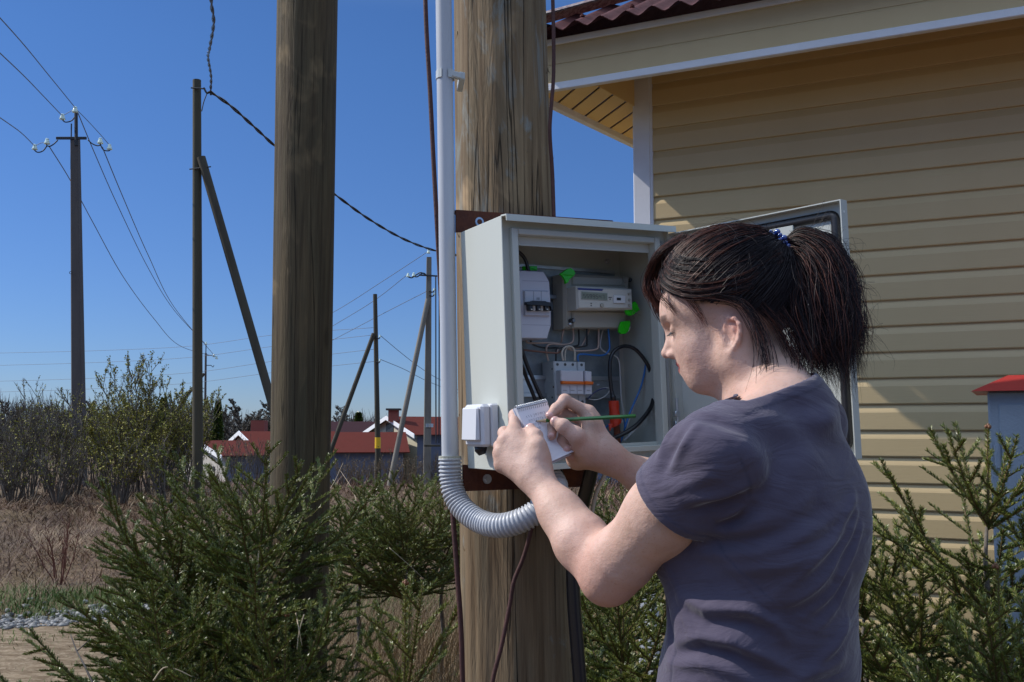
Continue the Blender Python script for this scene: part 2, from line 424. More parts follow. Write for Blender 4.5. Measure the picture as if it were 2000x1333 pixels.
# ================================================================== WOODEN POSTS NEAR THE CAMERA
def wood_mat(name, c1, c2, c3, crack=.9, blue=None):
    m = bpy.data.materials.new(name); m.use_nodes = True; n = m.node_tree; b = n.nodes['Principled BSDF']
    b.inputs['Roughness'].default_value = .8; b.inputs['Specular IOR Level'].default_value = .25
    tc = n.nodes.new('ShaderNodeTexCoord')
    def nz(scale, st, det=6, dist=0, rg=.6):
        mp = n.nodes.new('ShaderNodeMapping'); mp.inputs['Scale'].default_value = st; n.links.new(tc.outputs['Object'], mp.inputs[0])
        t = n.nodes.new('ShaderNodeTexNoise'); t.inputs['Scale'].default_value = scale; t.inputs['Detail'].default_value = det
        t.inputs['Distortion'].default_value = dist; t.inputs['Roughness'].default_value = rg; n.links.new(mp.outputs[0], t.inputs['Vector']); return t.outputs['Fac']
    def rng(v, a, c, o1=0, o2=1):
        r = n.nodes.new('ShaderNodeMapRange'); r.inputs[1].default_value = a; r.inputs[2].default_value = c; r.inputs[3].default_value = o1; r.inputs[4].default_value = o2
        n.links.new(v, r.inputs[0]); return r.outputs[0]
    def mix(f, a, c):
        k = n.nodes.new('ShaderNodeMix'); k.data_type = 'RGBA'; n.links.new(f, k.inputs[0])
        for i, v in ((6, a), (7, c)):
            if isinstance(v, tuple): k.inputs[i].default_value = (*v, 1)
            else: n.links.new(v, k.inputs[i])
        return k.outputs[2]
    c = mix(rng(nz(7, (1, 1, .18), 5, .6), .38, .62), c1, c2)
    c = mix(rng(nz(55, (1, 1, .035), 7, .3), .42, .68), c, c3)
    c = mix(rng(nz(4, (1, 1, .5), 3, 1.5), .58, .72), c, tuple(x*1.6 for x in c1))
    if blue: c = mix(rng(nz(5.5, (1, 1, .35), 6, 2.0, .7), .56, .66, 0, .75), c, blue)
    fine = nz(140, (1, 1, .03), 4, .2)
    crk = nz(22, (1, 1, .022), 3, .15, .4)
    # a crack is where the noise crosses a thin band
    d = n.nodes.new('ShaderNodeMath'); d.operation = 'SUBTRACT'; n.links.new(crk, d.inputs[0]); d.inputs[1].default_value = .5
    ab = n.nodes.new('ShaderNodeMath'); ab.operation = 'ABSOLUTE'; n.links.new(d.outputs[0], ab.inputs[0])
    gate = rng(nz(3, (1, 1, .7), 2), .36, .44)
    cm = rng(ab.outputs[0], .0, .0095, crack, 0)
    g = n.nodes.new('ShaderNodeMath'); g.operation = 'MULTIPLY'; n.links.new(cm, g.inputs[0]); n.links.new(gate, g.inputs[1])
    c = mix(rng(fine, .3, .75, .0, .45), c, tuple(x*.45 for x in c3))
    c = mix(g.outputs[0], c, (.012, .008, .005))
    vm = n.nodes.new('ShaderNodeMapping'); vm.inputs['Scale'].default_value = (1, 1, .45); n.links.new(tc.outputs['Object'], vm.inputs[0])
    vo = n.nodes.new('ShaderNodeTexVoronoi'); vo.inputs['Scale'].default_value = 6.5; n.links.new(vm.outputs[0], vo.inputs['Vector'])
    c = mix(rng(vo.outputs['Distance'], .06, .13, .75, 0), c, tuple(x*.30 for x in c1))
    n.links.new(c, b.inputs['Base Color'])
    b1 = n.nodes.new('ShaderNodeBump'); b1.inputs['Strength'].default_value = .55; b1.inputs['Distance'].default_value = .004; n.links.new(fine, b1.inputs['Height'])
    b2 = n.nodes.new('ShaderNodeBump'); b2.inputs['Strength'].default_value = .9; b2.inputs['Distance'].default_value = .006; b2.invert = True
    n.links.new(g.outputs[0], b2.inputs['Height']); n.links.new(b1.outputs[0], b2.inputs['Normal'])
    b3 = n.nodes.new('ShaderNodeBump'); b3.inputs['Strength'].default_value = .6; b3.inputs['Distance'].default_value = .01
    n.links.new(nz(30, (1, 1, .12), 5, 1), b3.inputs['Height']); n.links.new(b2.outputs[0], b3.inputs['Normal'])
    n.links.new(b3.outputs[0], b.inputs['Normal'])
    return m
def log_mesh(p0, p1, r0, r1, seed=0, nseg=72, nrow=160, rough=.003, flat=None):
    rg = np.random.default_rng(seed); p0 = np.array(p0); p1 = np.array(p1)
    t = np.linspace(0, 1, nrow)[:, None]; a = np.linspace(0, 2*np.pi, nseg, endpoint=False)[None]
    ax = (p1-p0); ln = np.linalg.norm(ax); ax = ax/ln
    u = np.cross(ax, [0, 1, 0]); u /= np.linalg.norm(u); v = np.cross(u, ax)
    r = r0+(r1-r0)*t+0*a
    for k in range(7):
        f = rg.integers(2, 9); r = r+rough*rg.normal()*np.cos(f*a+rg.uniform(0, 6)+rg.uniform(-2, 2)*t*ln*.5)*np.cos(rg.uniform(.5, 3)*t*ln+rg.uniform(0, 6))
    for k in range(9):                                             # grooves that run with the grain
        a0 = rg.uniform(0, 6.28); c0 = rg.uniform(0, 1); wd = rg.uniform(.025, .05); le = rg.uniform(.08, .3)
        dd = np.angle(np.exp(1j*(a-a0-.15*(t-c0)*ln)))
        r = r-rg.uniform(.002, .005)*np.exp(-(dd/wd)**2)*np.exp(-((t-c0)/le)**2)
    V = p0+ax*(t[..., None]*ln)+(np.cos(a)*r)[..., None]*u+(np.sin(a)*r)[..., None]*v
    V = V.reshape(-1, 3); i = np.arange(nseg*nrow).reshape(nrow, nseg); j = np.roll(i, -1, 1)
    F = np.stack([i[:-1], j[:-1], j[1:], i[1:]], -1).reshape(-1, 4)
    return V, F
WOODP = wood_mat('weathered_pole_wood', (.29, .20, .115), (.20, .158, .10), (.15, .095, .052), .85, (.27, .30, .29))
WOODL = wood_mat('treated_post_wood', (.140, .100, .054), (.092, .076, .045), (.058, .04, .023), .6)
def near_poles():
    Yp = 2.23
    top = P(977, 0, Yp); bot = P(1010, 1333, Yp)
    d = (top-bot)/(top.z-bot.z)
    a = bot+d*(-.3-bot.z); b = bot+d*(4.6-bot.z)
    T = thing('utility_pole', 'thick weathered brown wooden pole that carries the open grey meter box', 'pole', (a.x, a.y, -.3))
    V, F = log_mesh(a, b, .1335, .088, 3, 110, 260, .0022)
    np_mesh('pole_shaft', V, F, WOODP, T, smooth=True)
    rg = random.Random(5)                               # torn slivers of wood standing off the pole
    for k in range(48):
        mb = MB()
        z = rg.uniform(.6, 2.4); an = rg.uniform(-.3, 3.5); c = bot+d*(z-bot.z)
        R = .1335+(.088-.1335)*(z+.3)/4.9
        nrm = Vector((math.cos(an), -abs(math.sin(an))*1.0, 0)).normalized()
        if rg.random() < .4: nrm = Vector((1, -.12, 0)).normalized()
        p = c+nrm*(R-.001); up = Vector((0, 0, 1 if rg.random() < .6 else -1)); tt = Vector((-nrm.y, nrm.x, 0))
        l = rg.uniform(.008, .03); wd = rg.uniform(.001, .003)
        tip = p+up*l+nrm*rg.uniform(.002, .009)
        mb.add([p-tt*wd, p+tt*wd, tip, p-nrm*.002], [(0, 1, 2), (1, 3, 2), (3, 0, 2)]); mb.build('splinter', WOODP, T)
    # left post
    Y2 = 3.4; top = P(601, 0, Y2); bot = P(581, 1333, Y2); d = (top-bot)/(top.z-bot.z)
    a = bot+d*(-.3-bot.z); b = bot+d*(5.2-bot.z)
    V, F = log_mesh(a, b, .096, .118, 11, 80, 160, .0012)
    o = np_mesh('wooden_post', V-np.array(a), F, WOODL, smooth=True); o.location = a
    tag(o, 'tall dark brown round timber post rising behind the left spruces', 'post')
near_poles()

# ================================================================== METER BOX
TH, RO = math.radians(28), math.radians(2.2)
ex0 = Vector((math.cos(TH), math.sin(TH), 0)); BY = Vector((-math.sin(TH), math.cos(TH), 0))
BX = ex0*math.cos(RO)+UPZ*math.sin(RO); BZ = UPZ*math.cos(RO)-ex0*math.sin(RO)
BT = P(979, 421, 1.85); BW, BH, BD = .400, .492, .185
def B(x, d, z): return BT+BX*x+BY*d+BZ*z
CAMP = Vector((0, 0, CAMZ))
def bp(px, py, d):
    """world point on the box-parallel plane at depth d behind the box front"""
    r = P(px, py, 1)-CAMP; q = B(0, d, 0)
    t = (q-CAMP).dot(BY)/r.dot(BY); return CAMP+r*t
GREY = mat('light_grey_powder_coat', (.54, .555, .51), .42, spec=.4, mix=[((.50, .515, .47), 6, .6, (1, 1, .3))], bump=(260, .06, I3))
GREYD = mat('door_powder_coat', (.50, .52, .49), .38, spec=.45, mix=((.45, .47, .45), 6, .5, I3), bump=(260, .05, I3))
RUST = mat('rusty_steel', (.085, .028, .018), .85, spec=.25, mix=[((.15, .048, .022), 45, .35, I3), ((.05, .02, .018), 12, .3, I3)], bump=(120, .6, I3))
RED_ROD = mat('red_oxide_rod', (.085, .028, .024), .75, mix=((.05, .018, .016), 60, .4, I3), bump=(150, .4, I3))
STEEL = mat('zinc_steel', (.55, .57, .6), .3, metal=.9, mix=((.4, .42, .45), 25, .4, I3))
GALV = mat('galvanised_plate', (.27, .31, .33), .42, metal=.55, mix=[((.38, .43, .45), 7, .35, (1, 1, .6)), ((.18, .21, .23), 18, .3, I3)])
RUBBER = mat('black_rubber', (.016, .016, .020), .38, spec=.5)
def wbox(b, x, d, z, wx, wd, wz, bev=0, mi=None): b.box(B(x, d, z), BX*wx, BY*wd, BZ*wz, bev, mi)
def meter_box():
    T = thing('meter_box', 'open light grey steel meter cabinet bolted to the wooden pole', 'electrical box', B(.2, BD, -BH))
    b = MB(); t = .0025
    wbox(b, 0, 0, -BH, t, BD, BH, .001)                                    # left skin
    wbox(b, BW-t, 0, -BH, t, BD, BH, .001)
    wbox(b, t, 0, -t, BW-2*t, BD, t)                                       # top
    wbox(b, t, 0, -BH, BW-2*t, BD, t)
    wbox(b, t, BD-t, -BH+t, BW-2*t, t, BH-2*t)                             # back
    # channel floor round the front
    c, cd = .021, .013
    wbox(b, t, cd, -BH+t, c, t, BH-2*t); wbox(b, BW-t-c, cd, -BH+t, c, t, BH-2*t)
    wbox(b, t+c, cd, -t-c, BW-2*(t+c), t, c); wbox(b, t+c, cd, -BH+t, BW-2*(t+c), t, c)
    b.build('enclosure', GREY, T)
    b = MB(); x0, x1, z0, z1 = c+t-.001, BW-c-t+.001, -BH+c+t-.001, -c-t+.001
    for (a, e_, f, g) in ((x0, z0, .014, z1-z0), (x1-.014, z0, .014, z1-z0)): wbox(b, a, 0, e_, f, .028, g, .0015)
    wbox(b, x0+.0142, .0003, z1-.012, x1-x0-.0284, .0274, .012, .0015); wbox(b, x0+.0142, .0003, z0, x1-x0-.0284, .0274, .012, .0015)
    # inner return flange
    wbox(b, x0+.0142, .022, z1-.030, x1-x0-.0284, .003, .0178); wbox(b, x0+.0142, .022, z0+.0122, x1-x0-.0284, .003, .006)
    b.build('rim', GREY, T, smooth=False)
    # rain hood along the top edge
    b = MB(); pr = [(.0, .001), (-.022, -.001), (-.023, -.014), (-.021, -.014), (-.020, -.004), (.0, -.002)]
    b.prism([B(-.001, d, z) for (d, z) in pr], BX*(BW+.004)); b.build('rain_hood', GREY, T)
    b = MB(); pr = [(.0, -BH+.010), (-.008, -BH+.009), (-.009, -BH-.001), (.0, -BH-.001)]
    b.prism([B(.003, d, z) for (d, z) in pr], BX*(BW-.006)); b.build('bottom_lip', GREY, T)
    # galvanised mounting plate, its stiffening edge, DIN rails
    b = MB(); p = [bp(995, 514, .168), bp(1200, 529, .168), bp(1209, 640, .168), bp(1213, 895, .168), bp(1010, 905, .168)]
    b.prism(p, BY*.0025); b.build('mounting_plate', GALV, T)
    b = MB(); q = [bp(995, 514, .160), bp(1200, 529, .160), bp(1200, 535, .160), bp(995, 520, .160)]
    b.prism(q, BY*.0075)
    b.build('plate_edge', STEEL, T); b = MB()
    for (y0, y1) in ((733, 741), (768, 775)):
        b.prism([bp(1015, y0, .152), bp(1214, y0+3, .152), bp(1214, y1+3, .152), bp(1015, y1, .152)], BY*.016)
    b.prism([bp(1015, 741.5, .160), bp(1214, 744.5, .160), bp(1214, 770.5, .160), bp(1015, 767.5, .160)], BY*.006)
    b.build('din_rail', STEEL, T); b = MB()
    b.prism([bp(1060, 576, .150), bp(1110, 577, .150), bp(1110, 584, .150), bp(1060, 583, .150)], BY*.016)
    b.build('din_rail', STEEL, T)
    def screw(px, py, d, r, name='bolt', parent=T):
        b = MB(); c = bp(px, py, d); b.tube([c, c-BY*.0015], r*1.5, 18); b.tube([c-BY*.0015, c-BY*.006], r, 6); b.tube([c-BY*.006, c-BY*.009], r*.5, 8)
        return b.build(name, STEEL, parent, smooth='auto')
    screw(1186, 511, .182, .0048); screw(1168, 753, .165, .0055); screw(1214, 850, .165, .005)
    # cobweb and a screw hole are marks on the back
    # ---- door, open towards the camera
    hp = B(BW-.003, -.003, 0)
    end = P(1645, 393, 1.735); dd = (end-hp); dd -= BZ*dd.dot(BZ); dd = dd.normalized(); dn = dd.cross(BZ).normalized()
    if dn.dot(CAMP-hp) > 0: dn = -dn                                       # dn: to the outside of the door, away from us
    DW, DH, DT = .398, .470, .022
    def D(s_, n_, z): return hp+dd*s_+dn*n_+BZ*z
    zt = -.014
    dT = T
    b = MB(); b.box(D(0, DT-.002, zt-DH), dd*DW, dn*.002, BZ*DH)
    b.box(D(0, 0, zt-DH), dd*.002, dn*(DT-.002), BZ*DH); b.box(D(DW-.002, 0, zt-DH), dd*.002, dn*(DT-.002), BZ*DH)
    b.box(D(.002, 0, zt-.002), dd*(DW-.004), dn*(DT-.002), BZ*.002); b.box(D(.002, 0, zt-DH), dd*(DW-.004), dn*(DT-.002), BZ*.002)
    door = b.build('door', GREYD, T)
    b = MB(); g = .014; ww = .017; dz = DT-.006                             # foamed rubber seal round the door
    zz0, zz1, s0, s1 = zt-DH+g, zt-g, g, DW-g
    path = []
    r = .018
    for (cs, cz, a0) in ((s1-r, zz1-r, 0), (s0+r, zz1-r, 90), (s0+r, zz0+r, 180), (s1-r, zz0+r, 270)):
        for k in range(6):
            an = math.radians(a0+90*k/5); path.append((cs+r*math.cos(an), cz+r*math.sin(an)))
    rows = []
    for i in [k % 24 for k in range(12, 36)]:
        s_, z_ = path[i]; cx, cz_ = (s0+s1)/2, (zz0+zz1)/2
        a_ = path[i-1 if i != 12 else 12]; c_ = path[(i+1) % 24 if i != 11 else 11]; tx, tz = c_[0]-a_[0], c_[1]-a_[1]; l_ = math.hypot(tx, tz); nx, nz_ = -tz/l_, tx/l_
        rows.append([D(s_+nx*o, n_, z_+nz_*o) for (o, n_) in ((0, DT-.0021), (0, dz), (ww*.3, dz-.004), (ww*.7, dz-.004), (ww, dz), (ww, DT-.0021))])
    b.grid(rows); b.build('gasket', RUBBER, door, smooth=True)
    b = MB()                                                               # document pocket and stiffener
    b.box(D(.09, .0135, zt-.05), dd*.20, dn*.004, BZ*.022, .001); b.box(D(.02, .010, zt-.020-.02), dd*.004, dn*.009, BZ*.02)
    b.build('door_stiffener', GREYD, door)
    b = MB(); b.tube([D(DW-.0015, DT*.45, zt-.022), D(DW+.0005, DT*.45, zt-.022)], .0022, 10); b.build('rivet', mat('rivet_white', (.75, .75, .75), .4), door)
    # hinge with its pin, at the bottom right of the opening
    for zc in (-.395, -.085):
        c = B(BW-.008, -.012, zc)
        b = MB(); b.tube([c-BZ*.030, c+BZ*.030], .0032, 10); b.tube([c+BZ*.0302, c+BZ*.033], .0045, 10)
        b.box(c-BX*.007-BY*.004+BZ*-.006, BX*.013, BY*.010, BZ*.012, .001)
        b.box(c-BX*.004+BY*.001+BZ*-.034, BX*.008, BY*.010, BZ*.02, .001)
        b.tube([c-BZ*.030, c-BZ*.034+BX*.003, c-BZ*.044+BX*.002], .0018, 6)
        b.build('hinge', STEEL, T, smooth='auto')
    # foam strip down the right rim
    b = MB(); wbox(b, BW-.0215, .004, -BH+.03, .011, .009, BH-.06, .003); b.build('seal_strip', mat('grey_foam', (.33, .34, .34), .9, bump=(400, .8, I3)), T)
    # wall bracket rails
    for (nm, p0, p1, lab) in (('a', (891, 410, 454), (1197, 431, 445), 'upper rusty steel mounting angle behind the top of the meter box'),
                              ('b', (905, 908, 960), (1143, 915, 951), 'lower rusty steel mounting angle under the meter box')):
        d = BD+.004; q = [bp(p0[0], p0[2], d), bp(p1[0], p1[2], d), bp(p1[0], p1[1], d), bp(p0[0], p0[1], d)]
        b = MB(); b.prism(q, BY*.005)
        if nm == 'a': b.box(q[3]-BZ*.005+BY*.0051, (q[2]-q[3]), BY*.022, BZ*.005)
        else: b.box(q[0]+BY*.0051, (q[1]-q[0]), BY*.022, BZ*.005)
        r_ = MB()
        R = thing('mounting_rail', lab, 'bracket', q[0], 'rusty mounting angles')
        b.build('angle_steel', RUST, R)
        (hx, hy) = (936, 434) if nm == 'a' else (951, 936)
        c = bp(hx, hy, d-.0001); b = MB(); b.tube([c, c-BY*.002], .0100, 20)
        if nm == 'b': b.tube([c-BY*.002, c-BY*.006], .0052, 6)
        w_ = b.build('washer', STEEL, R, smooth='auto')
        if nm == 'a':
            b = MB(); b.tube([c-BY*.002, c-BY*.0026], .0058, 16); b.build('hole', RUST, w_)
meter_box()

# ================================================================== WHAT IS IN AND ON THE METER BOX
def c1(x, y): return (1000+x/6.06, 460+y/6.06)          # enlarged-crop coordinates to photo pixels
def c2(x, y): return (1000+x/5.126, 640+y/5.126)
def c5(x, y): return (880+x/4.167, 740+y/4.167)
PLG = mat('beige_plastic', (.40, .385, .33), .42, spec=.4, bump=(300, .05, I3))
PLL = mat('light_beige_plastic', (.60, .585, .53), .38, spec=.4)
PLW = mat('lilac_white_plastic', (.60, .61, .68), .38, spec=.4)
PLS = mat('pale_grey_plastic', (.50, .54, .58), .4, spec=.4)
BLK = mat('black_plastic', (.015, .016, .02), .35)
GRN = mat('green_seal_plastic', (.04, .75, .02), .25, spec=.5, trans=.15)
DARK = mat('dark_ink', (.03, .03, .035), .5)
def pp(conv, pts, d): return [bp(*conv(*p), d) for p in pts]
def rprism(b, q, ext, bev=.002, mi=None):
    """prism with its front rim chamfered inwards; q is the front polygon, ext goes back"""
    q = [Vector(p) for p in q]; c = sum(q, Vector())/len(q); e = Vector(ext)
    f = []
    n = len(q)
    for i in range(n):
        a = (q[i-1]-q[i]).normalized(); d_ = (q[(i+1) % n]-q[i]).normalized(); f.append(q[i]+(a+d_)*bev*.8)
    k = e.normalized()*bev
    vs = f+[p+k for p in q]+[p+e for p in q]
    fs = [tuple(range(n))]+[(i, i+n, (i+1) % n+n, (i+1) % n) for i in range(n)]+[(i+n, i+2*n, (i+1) % n+2*n, (i+1) % n+n) for i in range(n)]+[tuple(range(3*n-1, 2*n-1, -1))]
    nn = Vector()
    for i in range(n): nn += f[i].cross(f[(i+1) % n])
    if nn.dot(e) > 0: fs = [x[::-1] for x in fs]
    b.add(vs, fs, mi)
def text_obj(txt, name, size, loc, xdir, ydir, M, parent, ext=.0002):
    cu = bpy.data.curves.new('t', 'FONT'); cu.body = txt; cu.size = size; cu.extrude = ext
    o = bpy.data.objects.new('t', cu); COL.objects.link(o)
    dg = bpy.context.evaluated_depsgraph_get(); me = bpy.data.meshes.new_from_object(o.evaluated_get(dg))
    bpy.data.objects.remove(o); x = Vector(xdir).normalized(); y = Vector(ydir).normalized(); z = x.cross(y)
    off = wloc(parent)
    for v in me.vertices:
        q = Vector(loc)+x*v.co.x+y*v.co.y+z*v.co.z; v.co = q-off
    me.materials.clear(); me.materials.append(M); me.name = name
    return link(bpy.data.objects.new(name, me), parent)
def seven(b, txt, org, X, Y, w, h, t=.16):
    segs = {'0': 'abcdef', '1': 'bc', '2': 'abged', '3': 'abgcd', '4': 'fgbc', '5': 'afgcd', '6': 'afgedc', '7': 'abc', '8': 'abcdefg', '9': 'abfgcd', '-': 'g'}
    L = {'a': (0, 1, 1, 1), 'b': (1, .5, 1, 1), 'c': (1, 0, 1, .5), 'd': (0, 0, 1, 0), 'e': (0, 0, 0, .5), 'f': (0, .5, 0, 1), 'g': (0, .5, 1, .5)}
    for i, ch in enumerate(txt):
        for s_ in segs[ch]:
            x0, y0, x1, y1 = L[s_]; a = t*.5
            if x0 == x1: q = [(x0*.62*w-a*w*.5, y0*h+a*h*.3), (x0*.62*w+a*w*.5, y0*h+a*h*.3), (x0*.62*w+a*w*.5, y1*h-a*h*.3), (x0*.62*w-a*w*.5, y1*h-a*h*.3)]
            else: q = [(x0*.62*w+a*w*.3, y0*h-a*w*.4), (x1*.62*w-a*w*.3, y0*h-a*w*.4), (x1*.62*w-a*w*.3, y0*h+a*w*.4), (x0*.62*w+a*w*.3, y0*h+a*w*.4)]
            b.add([org+X*(i*w+x_)+Y*y_ for x_, y_ in q], [(0, 1, 2, 3)])
def meter():
    T = thing('electricity_meter', 'beige electricity meter with small digital display fixed in the open box', 'electricity meter', bp(1150, 640, .165))
    b = MB(); q = pp(c1, [(610, 468), (1395, 505), (1345, 610), (1345, 1060), (1335, 1112), (560, 1112), (560, 600)], .112)
    q = [bp(1101, 534, .118), bp(1231, 541, .118), bp(1224, 642, .118), bp(1103, 642, .118)]
    rprism(b, q, BY*.047, .006); b.build('case', PLG, T)
    b = MB(); q = pp(c1, [(720, 895), (1345, 905), (1335, 1100), (720, 1100)], .112); rprism(b, q, BY*.010, .003); b.build('terminal_cover', PLG, T)
    b = MB(); q = pp(c1, [(712, 480), (1345, 505), (1345, 600), (712, 590)], .1145); rprism(b, q, BY*.008, .003); b.build('top_cover', PLG, T)
    b = MB(); q = pp(c1, [(765, 598), (1428, 632), (1440, 880), (775, 878)], .078); rprism(b, q, BY*.045, .005); b.build('display_panel', PLL, T)
    b = MB(); b.prism(pp(c1, [(775, 622), (1082, 636), (1068, 658), (785, 645)], .0772), BY*.0007); b.build('blue_stripe', mat('blue_ink', (.02, .035, .20), .4), T)
    b = MB(); b.prism(pp(c1, [(818, 660), (1134, 682), (1134, 775), (820, 758)], .0768), BY*.001); lf = b.build('display_frame', mat('frame_grey', (.42, .43, .40), .4), T)
    b = MB(); b.prism(pp(c1, [(826, 668), (1126, 688), (1126, 768), (828, 750)], .0762), BY*.0005); lcd = b.build('display', mat('lcd', (.21, .25, .205), .15, spec=.6), T)
    b = MB(); o = bp(*c1(848, 738), .0758); X = (bp(*c1(1120, 752), .0758)-o); w_ = X.length/7.4; X.normalize(); seven(b, '5599547', o, X, BZ, w_, .0075, .3); b.build('digits', DARK, lcd)
    b = MB(); q = pp(c1, [(1205, 708), (1345, 715), (1345, 806), (1205, 802)], .0745); rprism(b, q, BY*.003, .001); pl = b.build('optical_port', mat('port_silver', (.72, .73, .75), .3), T)
    b = MB(); q = pp(c1, [(1242, 738), (1290, 740), (1290, 770), (1242, 768)], .0738); b.prism(q, BY*.0006); b.build('port_lens', BLK, pl)
    for (x, y, r) in ((1381, 694, .0030), (1383, 765, .0030), (1384, 828, .0030), (1062, 830, .0045)):
        b = MB(); c = bp(*c1(x, y), .0778); b.tube([c, c-BY*.0022, c-BY*.0030], [r, r, r*.8], 18); b.build('button', PLG, T, smooth='auto')
    for (x, y) in ((938, 806), (938, 832), (1152, 735), (1172, 735), (1162, 756)):
        b = MB(); b.prism(pp(c1, [(x-7, y-6), (x+7, y-6), (x+7, y+6), (x-7, y+6)], .0774), BY*.0005); b.build('printed_mark', DARK, T)
    for (x, y, d) in ((712, 1010, .110), (1385, 528, .14)):
        b = MB(); c = bp(*c1(x, y), d); b.tube([c+BY*.01, c-BY*.004, c-BY*.007], [.0052, .0052, .0035], 14)
        b.tube([c-BY*.0071, c-BY*.0075], .0028, 6); b.build('sealing_screw', mat('dark_steel', (.16, .17, .2), .25, metal=.9), T, smooth='auto')
    wire = mat('seal_wire', (.32, .30, .27), .35, metal=.8)
    b = MB(); b.tube(catmull(pp(c1, [(1385, 535), (1330, 560), (1300, 470), (1310, 560), (1255, 605)], .113), 6), .0004, 5); b.build('seal_wire', wire, T)
    b = MB(); b.tube(catmull(pp(c1, [(712, 1020), (650, 1075), (735, 1085), (700, 1040)], .106), 6), .0004, 5); b.build('seal_wire', wire, T)
    b = MB(); c = bp(*c1(686, 1052), .105); b.sphere(c, .0036, 10, 6, (1.2, .5, .9)); b.build('lead_seal', STEEL, T, smooth=True)
    def seal(pts, d, lab, tails=()):
        S_ = thing('plastic_seal', lab, 'seal', bp(*c1(*pts[0]), d), 'green plastic seals on the meter')
        b = MB(); q = pp(c1, pts, d); rprism(b, q, BY*.007, .0015)
        b.build('seal_body', GRN, S_)
        m = [Vector(p) for p in q]; cc = sum(m, Vector())/len(m)
        b = MB(); b.tube([cc-BY*.0015+(m[0]-cc)*.75, cc-BY*.002, cc-BY*.0015+(m[len(m)//2]-cc)*.75], .0008, 6); b.build('ridge', GRN, S_)
        for tl in tails:
            b = MB(); b.tube(catmull(pp(c1, tl, d-.004), 5), .0004, 5); b.build('wire_tail', wire, S_)
    seal([(575, 455), (660, 395), (700, 385), (740, 415), (755, 450), (735, 480), (680, 520), (665, 560), (640, 572), (635, 530), (610, 490)], .100, 'bright green fan-shaped plastic seal on the top left of the meter')
    seal([(1350, 885), (1375, 850), (1460, 780), (1490, 815), (1488, 845), (1520, 885), (1490, 895), (1440, 940), (1405, 952), (1365, 935)], .085, 'bright green plastic seal beside the display panel, with two loose wire tails', [[(1435, 890), (1470, 920), (1525, 955)], [(1425, 900), (1425, 950), (1455, 985)]])
    seal([(1300, 1020), (1400, 1010), (1405, 1040), (1385, 1130), (1350, 1165), (1300, 1168), (1272, 1140), (1280, 1080)], .100, 'darker green rounded plastic seal at the lower right corner of the meter', [[(1385, 1100), (1405, 1085), (1370, 1150)]])
    seal([(135, 365), (300, 362), (305, 415), (140, 412)], .125, 'small flat green plastic seal above the white breaker')
    seal([(2350-2150, 2250-1890), (290, 366), (298, 412), (205, 414)], .118, 'small green seal block touching the black cable at the top left of the box') if False else None
meter()
def breaker_left():
    T = thing('main_breaker', 'lilac white triple breaker housing with black linked toggle bar, left of the meter', 'circuit breaker', bp(1040, 660, .165))
    b = MB(); q = [bp(1004, 528, .092), bp(1062, 531, .092), bp(1073, 550, .092), bp(1075.5, 600, .092), bp(1076, 636, .092), bp(1069, 662, .092), bp(1008, 661, .092)]
    rprism(b, q, BY*.068, .002); hs = b.build('housing', PLW, T)
    b = MB()
    for y in (535, 650, 1055): b.prism(pp(c1, [(125, y), (438 if y < 700 else 460, y+8), (438 if y < 700 else 460, y+13), (125, y+5)], .0915), BY*.0007)
    b.build('seam', mat('lilac_seam', (.38, .38, .46), .5), hs)  # seam lines in a darker lilac
    b = MB(); rprism(b, pp(c1, [(150, 655), (442, 665), (450, 955), (155, 948)], .086), BY*.0062, .0015); md = b.build('breaker_module', PLW, T)
    for x in (255, 345):
        b = MB(); b.prism(pp(c1, [(x, 662), (x+4, 662), (x+4, 785), (x, 785)], .0855), BY*.0006); b.build('groove', mat('groove_grey', (.3, .3, .36), .6), md)
    for x in (295, 308, 320):
        b = MB(); b.prism(pp(c1, [(x, 735), (x+4, 735), (x+4, 765), (x, 765)], .0855), BY*.0006); b.build('printed_tick', DARK, md)
    b = MB(); rprism(b, pp(c1, [(170, 788), (235, 785), (245, 772), (400, 778), (405, 790), (490, 795), (492, 890), (468, 890), (462, 835), (172, 822)], .070), BY*.010, .001); b.build('toggle_bar', BLK, T)
    for x in (200, 292, 385):
        b = MB(); rprism(b, pp(c1, [(x, 815), (x+48, 817), (x+52, 892), (x+6, 890)], .074), BY*.012, .001); tg = b.build('toggle', BLK, T)
        b = MB(); b.box(bp(*c1(x+24, 884), .0735), BX*.0035, -BY*.001, BZ*.0025); b.build('toggle_mark', PLL, tg)
        b = MB(); rprism(b, pp(c1, [(x+50, 830), (x+78, 831), (x+80, 893), (x+54, 892)], .078), BY*.008, .0008); b.build('toggle_gap', PLL, T)
breaker_left()
